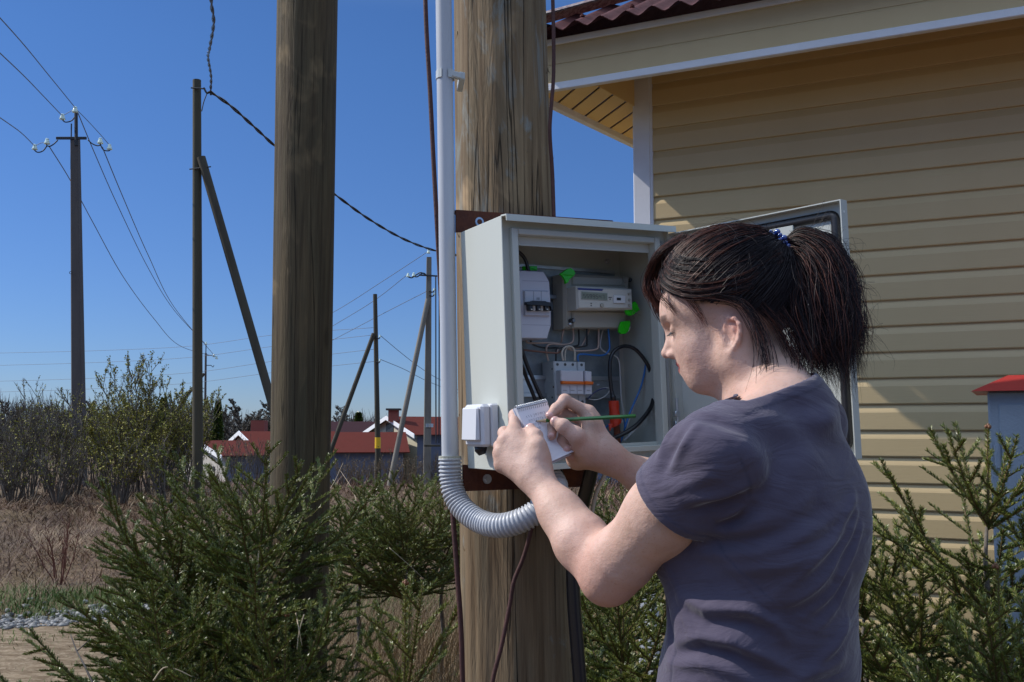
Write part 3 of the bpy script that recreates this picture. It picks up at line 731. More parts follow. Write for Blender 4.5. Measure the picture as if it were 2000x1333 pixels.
def breaker_low():
    T = thing('distribution_breaker', 'pale grey four pole breaker with orange lever strip, below the meter', 'circuit breaker', bp(1110, 795, .15))
    b = MB(); rprism(b, [bp(1081, 706, .118), bp(1127, 707, .118), bp(1130, 791, .118), bp(1085, 792, .118)], BY*.048, .002); b.build('three_pole_body', PLS, T)
    b = MB(); rprism(b, [bp(1128.3, 707, .118), bp(1143, 707.5, .118), bp(1144.5, 791, .118), bp(1131, 791, .118)], BY*.048, .002); b.build('single_pole_body', PLS, T)
    b = MB(); rprism(b, pp(c2, [(488, 428), (716, 433), (722, 672), (495, 668)], .098), BY*.0205, .002); n1 = b.build('nose', PLW, T)
    b = MB(); rprism(b, pp(c2, [(735, 434), (800, 442), (806, 672), (736, 672)], .098), BY*.0205, .002); n2 = b.build('nose', PLW, T)
    org = mat('orange_plastic', (.80, .16, .01), .35)
    b = MB(); rprism(b, pp(c2, [(502, 535), (728, 540), (730, 570), (505, 566)], .0905), BY*.008, .002); b.build('lever', org, T)
    b = MB(); rprism(b, pp(c2, [(736, 536), (822, 542), (818, 572), (738, 571)], .0905), BY*.008, .002); b.build('lever', org, T)
    for x in (578, 650): b = MB(); b.prism(pp(c2, [(x, 580), (x+4, 580), (x+6, 668), (x+2, 668)], .0974), BY*.0007); b.build('groove', mat('groove_light', (.34, .35, .42), .6), n1)
    for x in (510, 588, 662, 748):
        b = MB(); b.prism(pp(c2, [(x, 627), (x+38, 628), (x+38, 631), (x, 630)], .0974), BY*.0007); b.build('printed_line', DARK, n1 if x < 700 else n2)
    for (x, y) in ((455, 370), (532, 371), (608, 372), (697, 374), (625, 740), (705, 744), (548, 738), (475, 736)):
        b = MB(); c = bp(*c2(x, y), .1178); b.tube([c+BY*.002, c-BY*.0004], .0032, 16); k = b.build('terminal', mat('terminal_dark', (.12, .13, .14), .4, metal=.6), T, smooth='auto')
        b = MB(); b.box(c-BY*.0006-BX*.0024-BZ*.0004, BX*.0048, -BY*.0002, BZ*.0009); b.build('screw_slot', BLK, k)
    for (x, y, d) in ((300, 382, .15), (370, 543, .135), (405, 415, .125), (475, 596, .12), (415, 700, .125)):
        b = MB(); side = bp(*c2(417, y), .12); sd = (bp(1081, 745, .12)-bp(1081, 745, .13)).normalized()
        c = B((side-BT).dot(BX)-.0004, d, (side-BT).dot(BZ)); b.tube([c, c-BX*.0006], .0022, 12); b.build('rivet', STEEL if x < 400 else DARK, T)
breaker_low()
def wire(label, pts, r, M, d=.14, conv=c2, group='wires inside the meter box', n=8, name='wire', cat='wire'):
    """pts: (x, y) or (x, y, depth)"""
    q = [bp(*conv(p[0], p[1]), p[2] if len(p) > 2 else d) for p in pts]
    b = MB(); b.tube(catmull(q, 7), r, n); o = b.build(name, M, smooth=True, loc=q[0]); tag(o, label, cat, group); return o
PINK = mat('pinkish_insulation', (.47, .36, .31), .4); BEI = mat('beige_insulation', (.55, .51, .44), .4)
BRW = mat('brown_insulation', (.22, .11, .08), .4); BLU = mat('blue_insulation', (.03, .17, .50), .35); WHI = mat('white_insulation', (.62, .62, .62), .4)
CBL = mat('black_cable', (.014, .014, .018), .28, spec=.6); NAVY = mat('navy_insulation', (.03, .04, .16), .35)
def wires():
    wire('pinkish beige wire leaving the meter at its far left, hooking down behind', [(520, 5), (505, 80), (490, 150, .15), (430, 165, .156)], .0019, PINK)
    wire('pinkish wire curving from the second meter terminal down to the first breaker terminal', [(610, 5), (615, 90), (600, 150), (520, 172), (400, 165), (350, 190), (345, 250), (365, 335)], .0020, PINK, .135)
    wire('black wire from the meter middle bending left to the breaker above', [(668, 5), (670, 150), (640, 185), (480, 200), (330, 205), (220, 175), (180, 125)], .0019, CBL, .142)
    wire('second black wire from the meter joining the horizontal bundle', [(748, 5), (750, 150), (738, 185), (620, 200), (480, 205), (445, 225), (440, 335)], .0019, CBL, .130)
    wire('slanting pinkish wire in the middle of the meter terminals', [(775, 5), (760, 60), (690, 190), (600, 210, .148), (450, 200, .15)], .0018, PINK, .138)
    wire('long pinkish wire sweeping from the meter right side under the bundle to the left', [(868, 5), (865, 170), (840, 220), (700, 235), (600, 228), (530, 205), (470, 205), (445, 260, .13)], .0020, PINK, .133)
    wire('beige wire dropping from the right meter terminals and vanishing behind the black loop', [(915, 5), (888, 130), (890, 210), (960, 260), (1040, 290), (1075, 350), (1085, 500), (1095, 700), (1118, 880), (1100, 960)], .0017, WHI, .152)
    wire('bright blue wire curving from the meter down to the last breaker pole', [(962, 5), (975, 150), (970, 230), (900, 280), (700, 268), (660, 290), (665, 342)], .0021, BLU, .132)
    wire('short beige wire arch linking the second and third breaker terminals', [(512, 335), (500, 250), (530, 200), (585, 190), (625, 230), (628, 335)], .0022, BEI, .122)
    wire('narrow beige wire loop standing inside the wire arch', [(532, 335), (530, 290), (535, 230), (560, 205), (590, 215)], .0019, BEI, .128)
    wire('brown wire running out to the left edge from the bundle', [(110, 225), (250, 240), (420, 255), (470, 250), (500, 225, .14)], .0021, BRW, .13)
    wire('pinkish wire stub leaving the white breaker to the bundle', [(140, 120), (165, 155), (300, 155), (420, 155), (520, 175, .14)], .0021, PINK, .14)
    wire('thick black cable looping over the right side of the box', [(1010, 740, .10), (992, 600, .10), (980, 450, .10), (985, 320, .10), (1030, 230, .10), (1120, 188, .10), (1220, 210, .095), (1310, 300, .09), (1375, 410, .085), (1395, 520, .10)], .0042, CBL, name='cable', cat='cable')
    wire('thick black cable sagging across the lower right of the box', [(1420, 700, .085), (1390, 800, .07), (1320, 900, .065), (1220, 1000, .06), (1080, 1080, .06), (930, 1135, .06), (850, 1150, .07)], .0048, CBL, name='cable', cat='cable')
    wire('left one of two black cables slanting down behind the notepad', [(100, 380, .10), (150, 520), (200, 640), (260, 800)], .0040, CBL, .11, name='cable', cat='cable')
    wire('right one of two black cables slanting down behind the notepad', [(90, 200, .10), (145, 360), (220, 540), (300, 720), (330, 800)], .0042, CBL, .10, name='cable', cat='cable')
    wire('black cable end with a red core entering at the top left of the box', [(60, 180), (125, 240), (165, 310), (190, 400), (200, 440)], .0040, CBL, .12, conv=c1, name='cable', cat='cable')
    wire('long blue wire running up the inside right wall', [(1130, 1010), (1170, 880), (1230, 740), (1285, 610), (1320, 480), (1345, 330), (1362, 200), (1366, 60)], .0022, BLU, .10)
    wire('white wire beside the long blue wire on the right wall', [(1150, 1000), (1195, 860), (1260, 700), (1310, 560), (1335, 440)], .0018, WHI, .105)
    wire('blue wire tail below the red wrapped cable', [(1085, 1150), (1120, 1050), (1128, 960), (1105, 880)], .0020, BLU, .125)
    wire('thin white and navy wire loop behind the screw', [(765, 712), (830, 650), (900, 612), (960, 605), (978, 630), (930, 690), (850, 722), (770, 718)], .0011, WHI, .13)
    wire('thin navy wire running along the white wire loop', [(755, 720), (820, 655), (890, 618), (945, 612)], .0013, NAVY, .128)
    wire('outer white cable bend low in the box behind the hand', [(790, 1000), (860, 995), (920, 1030), (930, 1080), (900, 1130)], .0030, WHI, .12, name='cable', cat='cable')
    wire('inner white cable bend low in the box behind the hand', [(800, 1035), (860, 1035), (890, 1065), (890, 1110)], .0026, WHI, .118, name='cable', cat='cable')
    wire('white cable lying along the bottom of the box', [(860, 1110, .10), (960, 1160, .09), (1070, 1215, .085), (1180, 1240, .08), (1280, 1215, .08), (1370, 1195, .085), (1400, 1215, .09)], .0035, WHI, name='cable', cat='cable')
    wire('white cable slanting from the screw up to the right rim', [(1120, 1135, .12), (1190, 1065, .11), (1270, 980, .10), (1350, 880, .09), (1400, 800, .09)], .0028, WHI, name='cable', cat='cable')
    wire('blue wire stub under the thick cable', [(900, 1030), (950, 990), (1000, 960)], .0022, BLU, .13)
    # red insulating tape round the big cable end
    T = thing('taped_cable_end', 'bright red tape wrapped round a rusty brown cable end', 'cable', bp(*c2(1020, 980), .11))
    redt = mat('red_tape', (.55, .035, .01), .3, spec=.5, bump=(90, .6, I3)); b = MB()
    rows = []; rg = random.Random(3)
    pts = [(1020, 735, .012), (1022, 790, .0125), (1025, 830, .0118), (1032, 880, .0135), (1040, 930, .0142), (1040, 975, .0138)]
    for (x, y, r) in pts:
        c = bp(*c2(x, y), .10); rows.append([c+BX*math.cos(a)*r*.95*(1+.07*math.sin(3*a+y))+BY*math.sin(a)*r*.8+BZ*(.006*math.cos(a) if y > 950 else 0) for a in [2*math.pi*k/20 for k in range(20)]])
    b.grid(rows, closed=True); b.add([r_ for r_ in rows[0]], [tuple(range(20))]); b.add([r_ for r_ in rows[-1]], [tuple(range(20))[::-1]])
    b.build('red_tape', redt, T, smooth=True)
    b = MB(); b.add([bp(*c2(965, 960), .090), bp(*c2(1010, 965), .088), bp(*c2(985, 1035), .088), bp(*c2(975, 1035), .090), bp(*c2(980, 1030), .0912), bp(*c2(965, 960), .0915)], [(0, 3, 2, 1), (1, 2, 4, 5), (0, 5, 4, 3)]); b.build('tape_tail', redt, T)
    b = MB(); b.tube(catmull([bp(*c2(1045, 970), .105), bp(*c2(1055, 1100), .108), bp(*c2(1060, 1260), .115)], 5), .0072, 12); b.build('brown_core', mat('rust_brown', (.20, .05, .02), .5, bump=(60, .4, I3)), T, smooth=True)
    b = MB(); b.tube(catmull([bp(*c2(1015, 740), .10), bp(*c2(1010, 690), .098), bp(*c2(1000, 640), .099)], 5), [.0066]*6+[.0045]*5, 10); b.build('black_tape', CBL, T, smooth=True)
    # light switch on the left side of the box
    T = thing('light_switch', 'white weatherproof rocker switch on the left side of the meter box', 'light switch', B(0, .08, -.40))
    wp = mat('switch_white', (.62, .62, .66), .32, spec=.45)
    X = -BX
    z0, z1, d0, d1 = -.445, -.362, .036, .116
    b = MB(); b.box(B(-.0005, d0, z0), X*.017, BY*(d1-d0), BZ*(z1-z0), .003); b.build('back_box', wp, T)
    b = MB(); b.box(B(-.0179, d0+.0004, z0+.0004), X*.020, BY*(d1-d0-.0008), BZ*(z1-z0-.0008), .005); b.build('front_cover', wp, T)
    b = MB(); b.box(B(-.0382, d0+.006, z0+.012), X*.007, BY*(d1-d0-.012), BZ*(z1-z0-.018), .0028)
    o = b.build('rocker', wp, T)
    for v in o.data.vertices:
        w_ = v.co+wloc(T); k = ((w_-BT).dot(BZ)-z0)/(z1-z0)
        if (w_-BT).dot(BX) < -.043: v.co += X*(.005*(1-k)-.001)
    b = MB(); b.tube([B(-.018, .085, z0+.001), B(-.018, .085, z0-.007), B(-.016, .083, z0-.016)], [.013, .0125, .007], 12); b.build('cable_gland', RUBBER, T, smooth=True)
wires()

def cables_on_pole():
    pipe = mat('pale_grey_pipe', (.50, .52, .57), .38, spec=.4, mix=((.42, .43, .46), 14, .3, (1, 1, .15)))
    Yc = 2.02
    T = thing('conduit_pipe', 'straight pale grey plastic conduit pipe running up the pole beside the box', 'pipe', P(878, 895, Yc))
    a, c = P(879, 900, Yc), P(865.5, -60, Yc)
    b = MB(); n = 26; b.tube([a+(c-a)*(k/n) for k in range(n+1)], .0172, 28); b.build('pipe', pipe, T, smooth='auto')
    p = P(870, 148, Yc); q = P(868, 148, Yc)
    clipm = mat('clip_plastic', (.50, .52, .52), .4)
    b = MB(); rows = []
    for k in range(15):
        an = math.radians(-160+320*k/14)+math.pi/2
        rows.append([p+Vector((math.cos(an)*r, math.sin(an)*r, z_)) for (r, z_) in ((.0176, -.009), (.0205, -.009), (.0205, .009), (.0176, .009))])
    b.grid(rows); b.box(p+Vector((.012, -.016, -.006)), Vector((.024, .010, -.003)), Vector((-.004, .012, 0)), Vector((0, 0, .013)), .0015)
    b.box(p+Vector((.030, -.004, -.008)), Vector((.012, .006, 0)), Vector((-.010, .08, 0)), Vector((0, 0, .016)), .0015)
    b.build('pipe_clip', clipm, T)
    # corrugated hose
    T = thing('corrugated_hose', 'pale grey corrugated hose bending from the conduit under the meter box', 'hose', P(880, 900, Yc))
    pth = catmull([P(879, 894, Yc), P(879.5, 912, Yc), P(881, 935, Yc), P(887, 965, Yc-.005), P(905, 995, Yc-.02), P(938, 1019, Yc-.05), P(976, 1027, Yc-.09), P(1015, 1018, Yc-.11), P(1050, 998, Yc-.11), P(1078, 972, Yc-.10), P(1086, 950, Yc-.08), P(1070, 925, Yc-.06), P(1058, 905, Yc-.05)], 24)
    cum = [0]
    for i in range(1, len(pth)): cum.append(cum[-1]+(pth[i]-pth[i-1]).length)
    Ltot = cum[-1]; per = .0078; N = int(Ltot/per)*8; pts = []; rs = []
    ca = np.array(cum); PA = np.array(pth)
    for i in range(N+1):
        s_ = Ltot*i/N; pts.append(Vector([np.interp(s_, ca, PA[:, k]) for k in range(3)])); ph = (i % 8)/8
        rs.append(.0225+.0016*(1 if .2 < ph < .75 else -1)*min(1, 3*abs(math.sin(math.pi*(ph*1.0-.475+.5)))))
    b = MB(); b.tube(pts, rs, 30); b.build('hose_tube', pipe, T, smooth=True)
    b = MB(); b.tube([pts[0]+UPZ*.003, pts[0]-UPZ*.004], [.0232, .0238], 24); b.build('hose_collar', mat('dirty_collar', (.34, .34, .28), .7, bump=(80, .6, I3)), T, smooth='auto')
    # rusty rods and wires
    def rod(lab, pts, r, M=RED_ROD, nm='rusty_rod', cat='rod', grp='rusty red rods on the pole'):
        q = [P(*p) for p in pts]; b = MB(); b.tube(catmull(q, 10), r, 10); tag(b.build(nm, M, smooth=True, loc=q[0]), lab, cat, grp)
    rod('dark red rod bowed slightly left of the grey conduit up the pole', [(829, -60, 2.1), (833, 60, 2.1), (840, 180, 2.1), (847, 320, 2.1), (853, 430, 2.1), (862, 600, 2.12), (868, 760, 2.12)], .0052)
    rod('dark red rod running down the right edge of the pole to the top rail', [(1078, -60, 2.14), (1081, 60, 2.13), (1081, 150, 2.13), (1076, 215, 2.12), (1074, 262, 2.12), (1079, 340, 2.13), (1082, 428, 2.13)], .0044)
    rod('dark red rod down the left edge of the pole below the hose', [(868, 760, 2.12), (876, 880, 2.11), (884, 1000, 2.08), (893, 1120, 2.07), (901, 1240, 2.07), (905, 1400, 2.07)], .0056)
    rod('dark red rod crossing the front of the pole diagonally below the hose', [(1046, 985, 2.075), (1038, 1034, 2.08), (1022, 1090, 2.085), (1004, 1135, 2.085), (996, 1180, 2.085), (980, 1260, 2.08), (962, 1333, 2.08), (955, 1420, 2.08)], .0046)
    rod('thick black cable dropping down the right edge of the pole', [(1158, 905, 2.03), (1150, 940, 2.05), (1138, 985, 2.08), (1126, 1040, 2.10), (1119, 1110, 2.10), (1121, 1180, 2.10), (1127, 1260, 2.10), (1133, 1340, 2.10), (1136, 1430, 2.10)], .0150, CBL, 'thick_cable', 'cable', None)
    rod('thin white cable hanging beside the thick black cable', [(1190, 900, 2.03), (1180, 930, 2.05), (1165, 962, 2.07), (1157, 1000, 2.1), (1152, 1060, 2.14)], .0042, WHI, 'thin_cable', 'cable', None)
    rod('black tape bundle hanging below the box over the lower rail', [(1086, 915, 2.0), (1092, 935, 2.0), (1088, 965, 2.02)], .012, CBL, 'cable_bundle', 'cable', None)
cables_on_pole()

# ================================================================== SDF MODELLING (one continuous surface per body or garment)
def V3(*a): return np.array(a, float)
def A_(v): return np.array(v, float)
def smin(a, b, k):
    h = np.maximum(k-np.abs(a-b), 0)/k
    return np.minimum(a, b)-h*h*k*.25
def smax(a, b, k): return -smin(-a, -b, k)
class Cone:
    """round cone between two points"""
    def __init__(s, a, b, r1, r2): s.a, s.b, s.r1, s.r2 = A_(a), A_(b), r1, r2
    def __call__(s, p):
        ba = s.b-s.a; pa = p-s.a; h = np.clip(pa@ba/(ba@ba), 0, 1)
        return np.linalg.norm(pa-h[:, None]*ba, axis=1)-(s.r1+(s.r2-s.r1)*h)
class Ell:
    """ellipsoid with axis matrix M (rows = local axes)"""
    def __init__(s, c, r, M=None): s.c, s.r, s.M = A_(c), A_(r), np.eye(3) if M is None else np.array(M, float)
    def __call__(s, p):
        q = (p-s.c)@s.M.T; k0 = np.linalg.norm(q/s.r, axis=1); k1 = np.linalg.norm(q/(s.r*s.r), axis=1)
        return k0*(k0-1)/np.maximum(k1, 1e-9)
class Tube:
    """elliptic tube: centre line pts with half widths a (along axis u) and b"""
    def __init__(s, pts, a, b, u): s.p, s.ra, s.rb, s.u = np.array(pts, float), np.array(a, float), np.array(b, float), A_(u)
    def __call__(s, p):
        best = None
        for i in range(len(s.p)-1):
            a, b = s.p[i], s.p[i+1]; ba = b-a; h = np.clip((p-a)@ba/(ba@ba), 0, 1); q = p-a-h[:, None]*ba
            t = ba/np.linalg.norm(ba); u = s.u-t*(s.u@t); u /= np.linalg.norm(u); v = np.cross(t, u)
            ra = s.ra[i]+(s.ra[i+1]-s.ra[i])*h; rb = s.rb[i]+(s.rb[i+1]-s.rb[i])*h
            x, y, z = q@u, q@v, q@t
            k0 = np.sqrt((x/ra)**2+(y/rb)**2+(z/np.minimum(ra, rb))**2); k1 = np.sqrt((x/ra**2)**2+(y/rb**2)**2+(z/np.minimum(ra, rb)**2)**2)
            d = np.where(k0 < 1e-6, -np.minimum(ra, rb), k0*(k0-1)/np.maximum(k1, 1e-9))
            best = d if best is None else smin(best, d, .012)
        return best
def sdf_mesh(f, lo, hi, h, margin=1.6):
    """naive surface nets on the blocks the surface passes through"""
    lo = A_(lo); n = np.ceil((A_(hi)-lo)/(8*h)).astype(int); H = 8*h
    g = np.stack(np.meshgrid(*[np.arange(k) for k in n], indexing='ij'), -1).reshape(-1, 3)
    act = []
    for c in range(0, len(g), 60000):
        q = g[c:c+60000]; d = f(lo+(q+.5)*H); act.append(q[np.abs(d) < H*.87*margin])
    g = np.concatenate(act); dim = n*8+2
    def gid(i): return (i[..., 0]*dim[1]+i[..., 1])*dim[2]+i[..., 2]
    loc = np.stack(np.meshgrid(*[np.arange(9)]*3, indexing='ij'), -1)
    cells_id, cells_p, quads = [], [], []
    corners = np.array([[i, j, k] for i in (0, 1) for j in (0, 1) for k in (0, 1)])
    edges = [(a, b) for a in range(8) for b in range(a+1, 8) if np.abs(corners[a]-corners[b]).sum() == 1]
    for c in range(0, len(g), 400):
        gb = g[c:c+400]; idx = gb[:, None, None, None]*8+loc[None]
        D = f((lo+idx.reshape(-1, 3)*h)).reshape(len(gb), 9, 9, 9)
        Cn = np.stack([D[:, i:i+8, j:j+8, k:k+8] for (i, j, k) in corners], -1)
        neg = Cn < 0; mixed = neg.any(-1) & ~neg.all(-1)
        if mixed.any():
            cc = Cn[mixed]; base = idx[:, :8, :8, :8][mixed]
            P_ = np.zeros((len(cc), 3)); cnt = np.zeros(len(cc))
            for (a, b) in edges:
                da, db = cc[:, a], cc[:, b]; m = (da < 0) != (db < 0); t = np.where(m, da/np.where(m, da-db, 1), 0)
                P_ += np.where(m[:, None], corners[a]+t[:, None]*(corners[b]-corners[a]), 0); cnt += m
            cells_id.append(gid(base)); cells_p.append(lo+(base+P_/cnt[:, None])*h)
        for ax in range(3):
            o = [0, 0, 0]; o[ax] = 1; a = D[:, :8, :8, :8]; b = D[:, o[0]:o[0]+8, o[1]:o[1]+8, o[2]:o[2]+8]
            m = (a < 0) != (b < 0)
            if not m.any(): continue
            base = idx[:, :8, :8, :8][m]; flip = (a < 0)[m]
            u = np.zeros(3, int); v = np.zeros(3, int); u[(ax+1) % 3] = 1; v[(ax+2) % 3] = 1
            ok = (base@u > 0) & (base@v > 0)
            q = np.stack([gid(base-u-v), gid(base-v), gid(base), gid(base-u)], -1)
            q = np.where(flip[:, None], q, q[:, ::-1]); quads.append(q[ok])
    ids = np.concatenate(cells_id); pos = np.concatenate(cells_p); ids, first = np.unique(ids, return_index=True); pos = pos[first]
    Q = np.concatenate(quads); k = np.searchsorted(ids, Q); k = np.clip(k, 0, len(ids)-1); good = (ids[k] == Q).all(1)
    return pos, k[good]
def bound(fn, c, r):
    """evaluate fn only near its bounding sphere; outside return a lower bound"""
    c = A_(c)
    def g(p):
        d0 = np.linalg.norm(p-c, axis=1)-r; m = d0 < .035
        out = np.where(m, 0., d0+.01)
        if m.any(): out[m] = fn(p[m])
        return out
    return g

# ------------------------------------------------------------------ pose (all joints as points in space)
YS = 1.0
J = dict(
    shL=P(1398, 893, 1.32), elL=P(1184, 1124, 1.47), wrL=P(1047, 935, 1.60),
    shR=P(1576, 838, 1.55), elR=P(1395, 1010, 1.76), wrR=P(1186, 893, 1.69),
)
yawF, pitF, rolF = math.radians(20), math.radians(11), 0
Fh = V3(-math.cos(yawF), math.sin(yawF), 0)
hL = V3(-math.sin(yawF), -math.cos(yawF), 0)                 # her left, towards the camera
hF = Fh*math.cos(pitF)-V3(0, 0, 1)*math.sin(pitF)
hU = Fh*math.sin(pitF)+V3(0, 0, 1)*math.cos(pitF)
earp = A_(P(1419, 646, 1.44)); HO = earp-hL*.071+V3(0, 0, .009)
HM = np.stack([hF, hL, hU])                                   # rows: forward, left, up
def Hd(f, l, u): return HO+hF*f+hL*l+hU*u
def HE(f, l, u, rf, rl, ru, rot=None):
    M = HM if rot is None else np.array(rot)@HM
    return Ell(Hd(f, l, u), (rf, rl, ru), M)
def ry(deg):                                                  # rotation in the forward/up plane
    a = math.radians(deg); return [[math.cos(a), 0, math.sin(a)], [0, 1, 0], [-math.sin(a), 0, math.cos(a)]]
def rz(deg):
    a = math.radians(deg); return [[math.cos(a), math.sin(a), 0], [-math.sin(a), math.cos(a), 0], [0, 0, 1]]
def head_sdf(p):
    q = (p-HO)@HM.T; m = p.copy()
    al = np.abs(q[:, 1]); m = HO+q[:, :1]*hF+al[:, None]*hL+q[:, 2:]*hU     # mirrored copy for paired features
    d = HE(-.012, 0, .045, .094, .074, .078)(p)                    # cranium
    d = smin(d, HE(.053, 0, .040, .053, .060, .060)(p), .03)       # forehead
    d = smin(d, HE(.044, 0, -.022, .050, .052, .050)(p), .03)      # mid face
    d = smin(d, Cone(Hd(.062, 0, -.064), Hd(.053, .016, -.062), .0165, .018)(m), .02)   # chin
    d = smin(d, Cone(Hd(.053, .016, -.062), Hd(.0, .050, -.050), .018, .021)(m), .028)  # jaw line
    d = smin(d, Cone(Hd(.0, .050, -.050), Hd(-.010, .055, -.01), .020, .020)(m), .03)
    d = smin(d, HE(.053, .036, -.018, .024, .021, .022)(m), .022)  # cheek bone
    d = smin(d, HE(.048, .031, -.042, .023, .020, .024)(m), .022)  # cheek
    d = smin(d, HE(.075, 0, -.040, .015, .026, .019)(p), .016)     # muzzle
    d = smin(d, HE(.030, 0, -.066, .045, .036, .022)(p), .03)      # under chin, soft
    d = smin(d, Cone(Hd(.089, .010, .033), Hd(.078, .040, .032), .0105, .009)(m), .013)  # brow ridge
    d = smax(d, -HE(.100, .031, .015, .018, .019, .0120)(m), .014) # eye socket
    d = smin(d, HE(.0775, .031, .014, .0135, .0145, .0120)(m), .004)  # eyeball and lids
    d = smin(d, Cone(Hd(.0825, .019, .0195), Hd(.0825, .042, .0165), .0042, .0036)(m), .005)  # upper lid fold
    d = smin(d, Cone(Hd(.086, 0, .024), Hd(.100, 0, -.004), .0075, .0075)(p), .012)  # nose bridge
    d = smin(d, Cone(Hd(.100, 0, -.004), Hd(.1085, 0, -.014), .0078, .0088)(p), .007)  # tip
    d = smin(d, HE(.095, .0105, -.0195, .0125, .0072, .0072)(m), .006)  # wing
    d = smax(d, -HE(.097, .0062, -.0290, .0065, .0035, .005)(m), .003)   # nostril
    d = smin(d, Cone(Hd(.0915, 0, -.0350), Hd(.079, .021, -.0385), .0055, .003)(m), .006)  # upper lip
    d = smin(d, Cone(Hd(.0885, 0, -.0470), Hd(.078, .019, -.0425), .0065, .003)(m), .006)  # lower lip
    d = smax(d, -Cone(Hd(.098, 0, -.0410), Hd(.079, .025, -.0410), .0022, .0012)(m), .0025)  # mouth line
    return d
def ear_sdf(p, sgn):
    """ear with helix, antihelix, tragus and lobe"""
    e0 = Hd(.005, .069*sgn, -.019); out = hL*sgn
    tilt = math.radians(-12); eU = hU*math.cos(tilt)+hF*math.sin(tilt); eF = hF*math.cos(tilt)-hU*math.sin(tilt)
    fl = math.radians(24); eB = -eF*math.cos(fl)+out*math.sin(fl); eO = out*math.cos(fl)+eF*math.sin(fl)
    def E(b, u, o=0): return e0+eB*b+eU*u+eO*o
    M = np.stack([eB, eO, eU])
    d = Ell(E(.010, .002, .001), (.0175, .0045, .027), M)(p)
    pts = [E(.001, .008, .004), E(.002, .020, .005), E(.009, .028, .006), E(.019, .027, .007), E(.0265, .018, .007), E(.0275, .006, .006), E(.024, -.006, .0055), E(.017, -.016, .005), E(.010, -.024, .004)]
    for a, b in zip(pts[:-1], pts[1:]): d = smin(d, Cone(a, b, .0034, .0034)(p), .003)
    d = smin(d, Ell(E(.009, -.024, .003), (.0090, .0045, .0095), M)(p), .005)
    pts = [E(.008, .018, .0035), E(.017, .011, .004), E(.018, .0, .004), E(.012, -.011, .004)]
    for a, b in zip(pts[:-1], pts[1:]): d = smin(d, Cone(a, b, .0028, .0026)(p), .003)
    d = smin(d, Cone(E(.001, -.003, .004), E(.002, -.009, .004), .0042, .0038)(p), .004)
    d = smax(d, -Ell(E(.0085, -.001, .0065), (.0062, .0065, .0085), M)(p), .003)
    d = smax(d, -Ell(E(.0205, .012, .0075), (.0025, .004, .012), M)(p), .002)
    return d
# torso frame
phT = math.radians(48); tF = V3(-math.cos(phT), math.sin(phT), 0); tL = V3(-math.sin(phT), -math.cos(phT), 0)
SH = (A_(J['shL'])+A_(J['shR']))/2
nkb = SH+V3(0, 0, .040)-tF*.040
pel = A_(P(1463, 1333, 1.475))+V3(0, 0, -.07)
def tz(z):                                                    # spine centre at height z
    t = (z-pel[2])/(SH[2]-pel[2]); c = pel+(SH-pel)*t; return V3(c[0], c[1], z)-tF*.01
def torso_sdf(p, g=0.):
    """g: extra thickness, for the shirt"""
    zs = SH[2]
    prof = [(pel[2]-.10, .190, .136, 0), (pel[2]+.0, .180, .130, 0), (pel[2]+.09, .156, .120, 0), (pel[2]+.17, .144, .114, 0), (zs-.26, .140, .112, .0), (zs-.17, .131, .108, 0), (zs-.09, .128, .096, -.002), (zs-.035, .114, .076, -.008), (zs+.004, .088, .056, -.014)]
    pts = [tz(z)+tF*o for (z, a, b, o) in prof]
    # blended stack of ellipsoids along the spine
    d = Tube(pts, [a+g for (_, a, b, o) in prof], [b+g for (_, a, b, o) in prof], tL)(p)
    q = (p-A_(SH))
    for s_, sh in ((1, J['shL']), (-1, J['shR'])):
        d = smin(d, Cone(A_(sh)+V3(0, 0, .012), nkb+tL*s_*.035+V3(0, 0, .008), .046+g, .034+g)(p), .045)
        d = smin(d, Ell(tz(zs-.14)+tL*s_*.075+tF*.075, (.065+g, .060+g, .062+g), np.stack([tF, tL, V3(0, 0, 1)]))(p), .05)   # bust
        d = smin(d, Ell(tz(zs-.11)+tL*s_*.058-tF*.064, (.045+g, .058+g, .085+g), np.stack([tF, tL, V3(0, 0, 1)]))(p), .06)   # shoulder blade
    return d
def arm_parts(side):
    sh, el, wr = A_(J['sh'+side]), A_(J['el'+side]), A_(J['wr'+side])
    return sh, el, wr
def arm_sdf(p, side):
    sh, el, wr = arm_parts(side); up = (sh-el)/np.linalg.norm(sh-el); fo = (wr-el)/np.linalg.norm(wr-el)
    d = Cone(sh, sh+(el-sh)*.45, .050, .0495)(p)
    d = smin(d, Cone(sh+(el-sh)*.45, el+up*.02, .0495, .043)(p), .03)
    back = -(up+fo); back /= np.linalg.norm(back)                       # outwards at the elbow
    d = smin(d, Cone(el+up*.035+back*.0, el+up*.005+back*.010, .044, .033)(p), .025)
    d = smin(d, Cone(el+back*.004, el+fo*.07, .035, .0385)(p), .022)
    d = smin(d, Cone(el+fo*.07, el+(wr-el)*.62, .0385, .030)(p), .03)
    d = smin(d, Cone(el+(wr-el)*.62, wr, .030, .0245)(p), .03)
    return d
def finger(p, pts, rs, k=.004):
    d = None
    for i in range(len(pts)-1):
        c = Cone(pts[i], pts[i+1], rs[i], rs[i+1])(p); d = c if d is None else smin(d, c, k)
        if i > 0: d = smin(d, np.linalg.norm(p-A_(pts[i]), axis=1)-rs[i]*1.07, k)
    return d
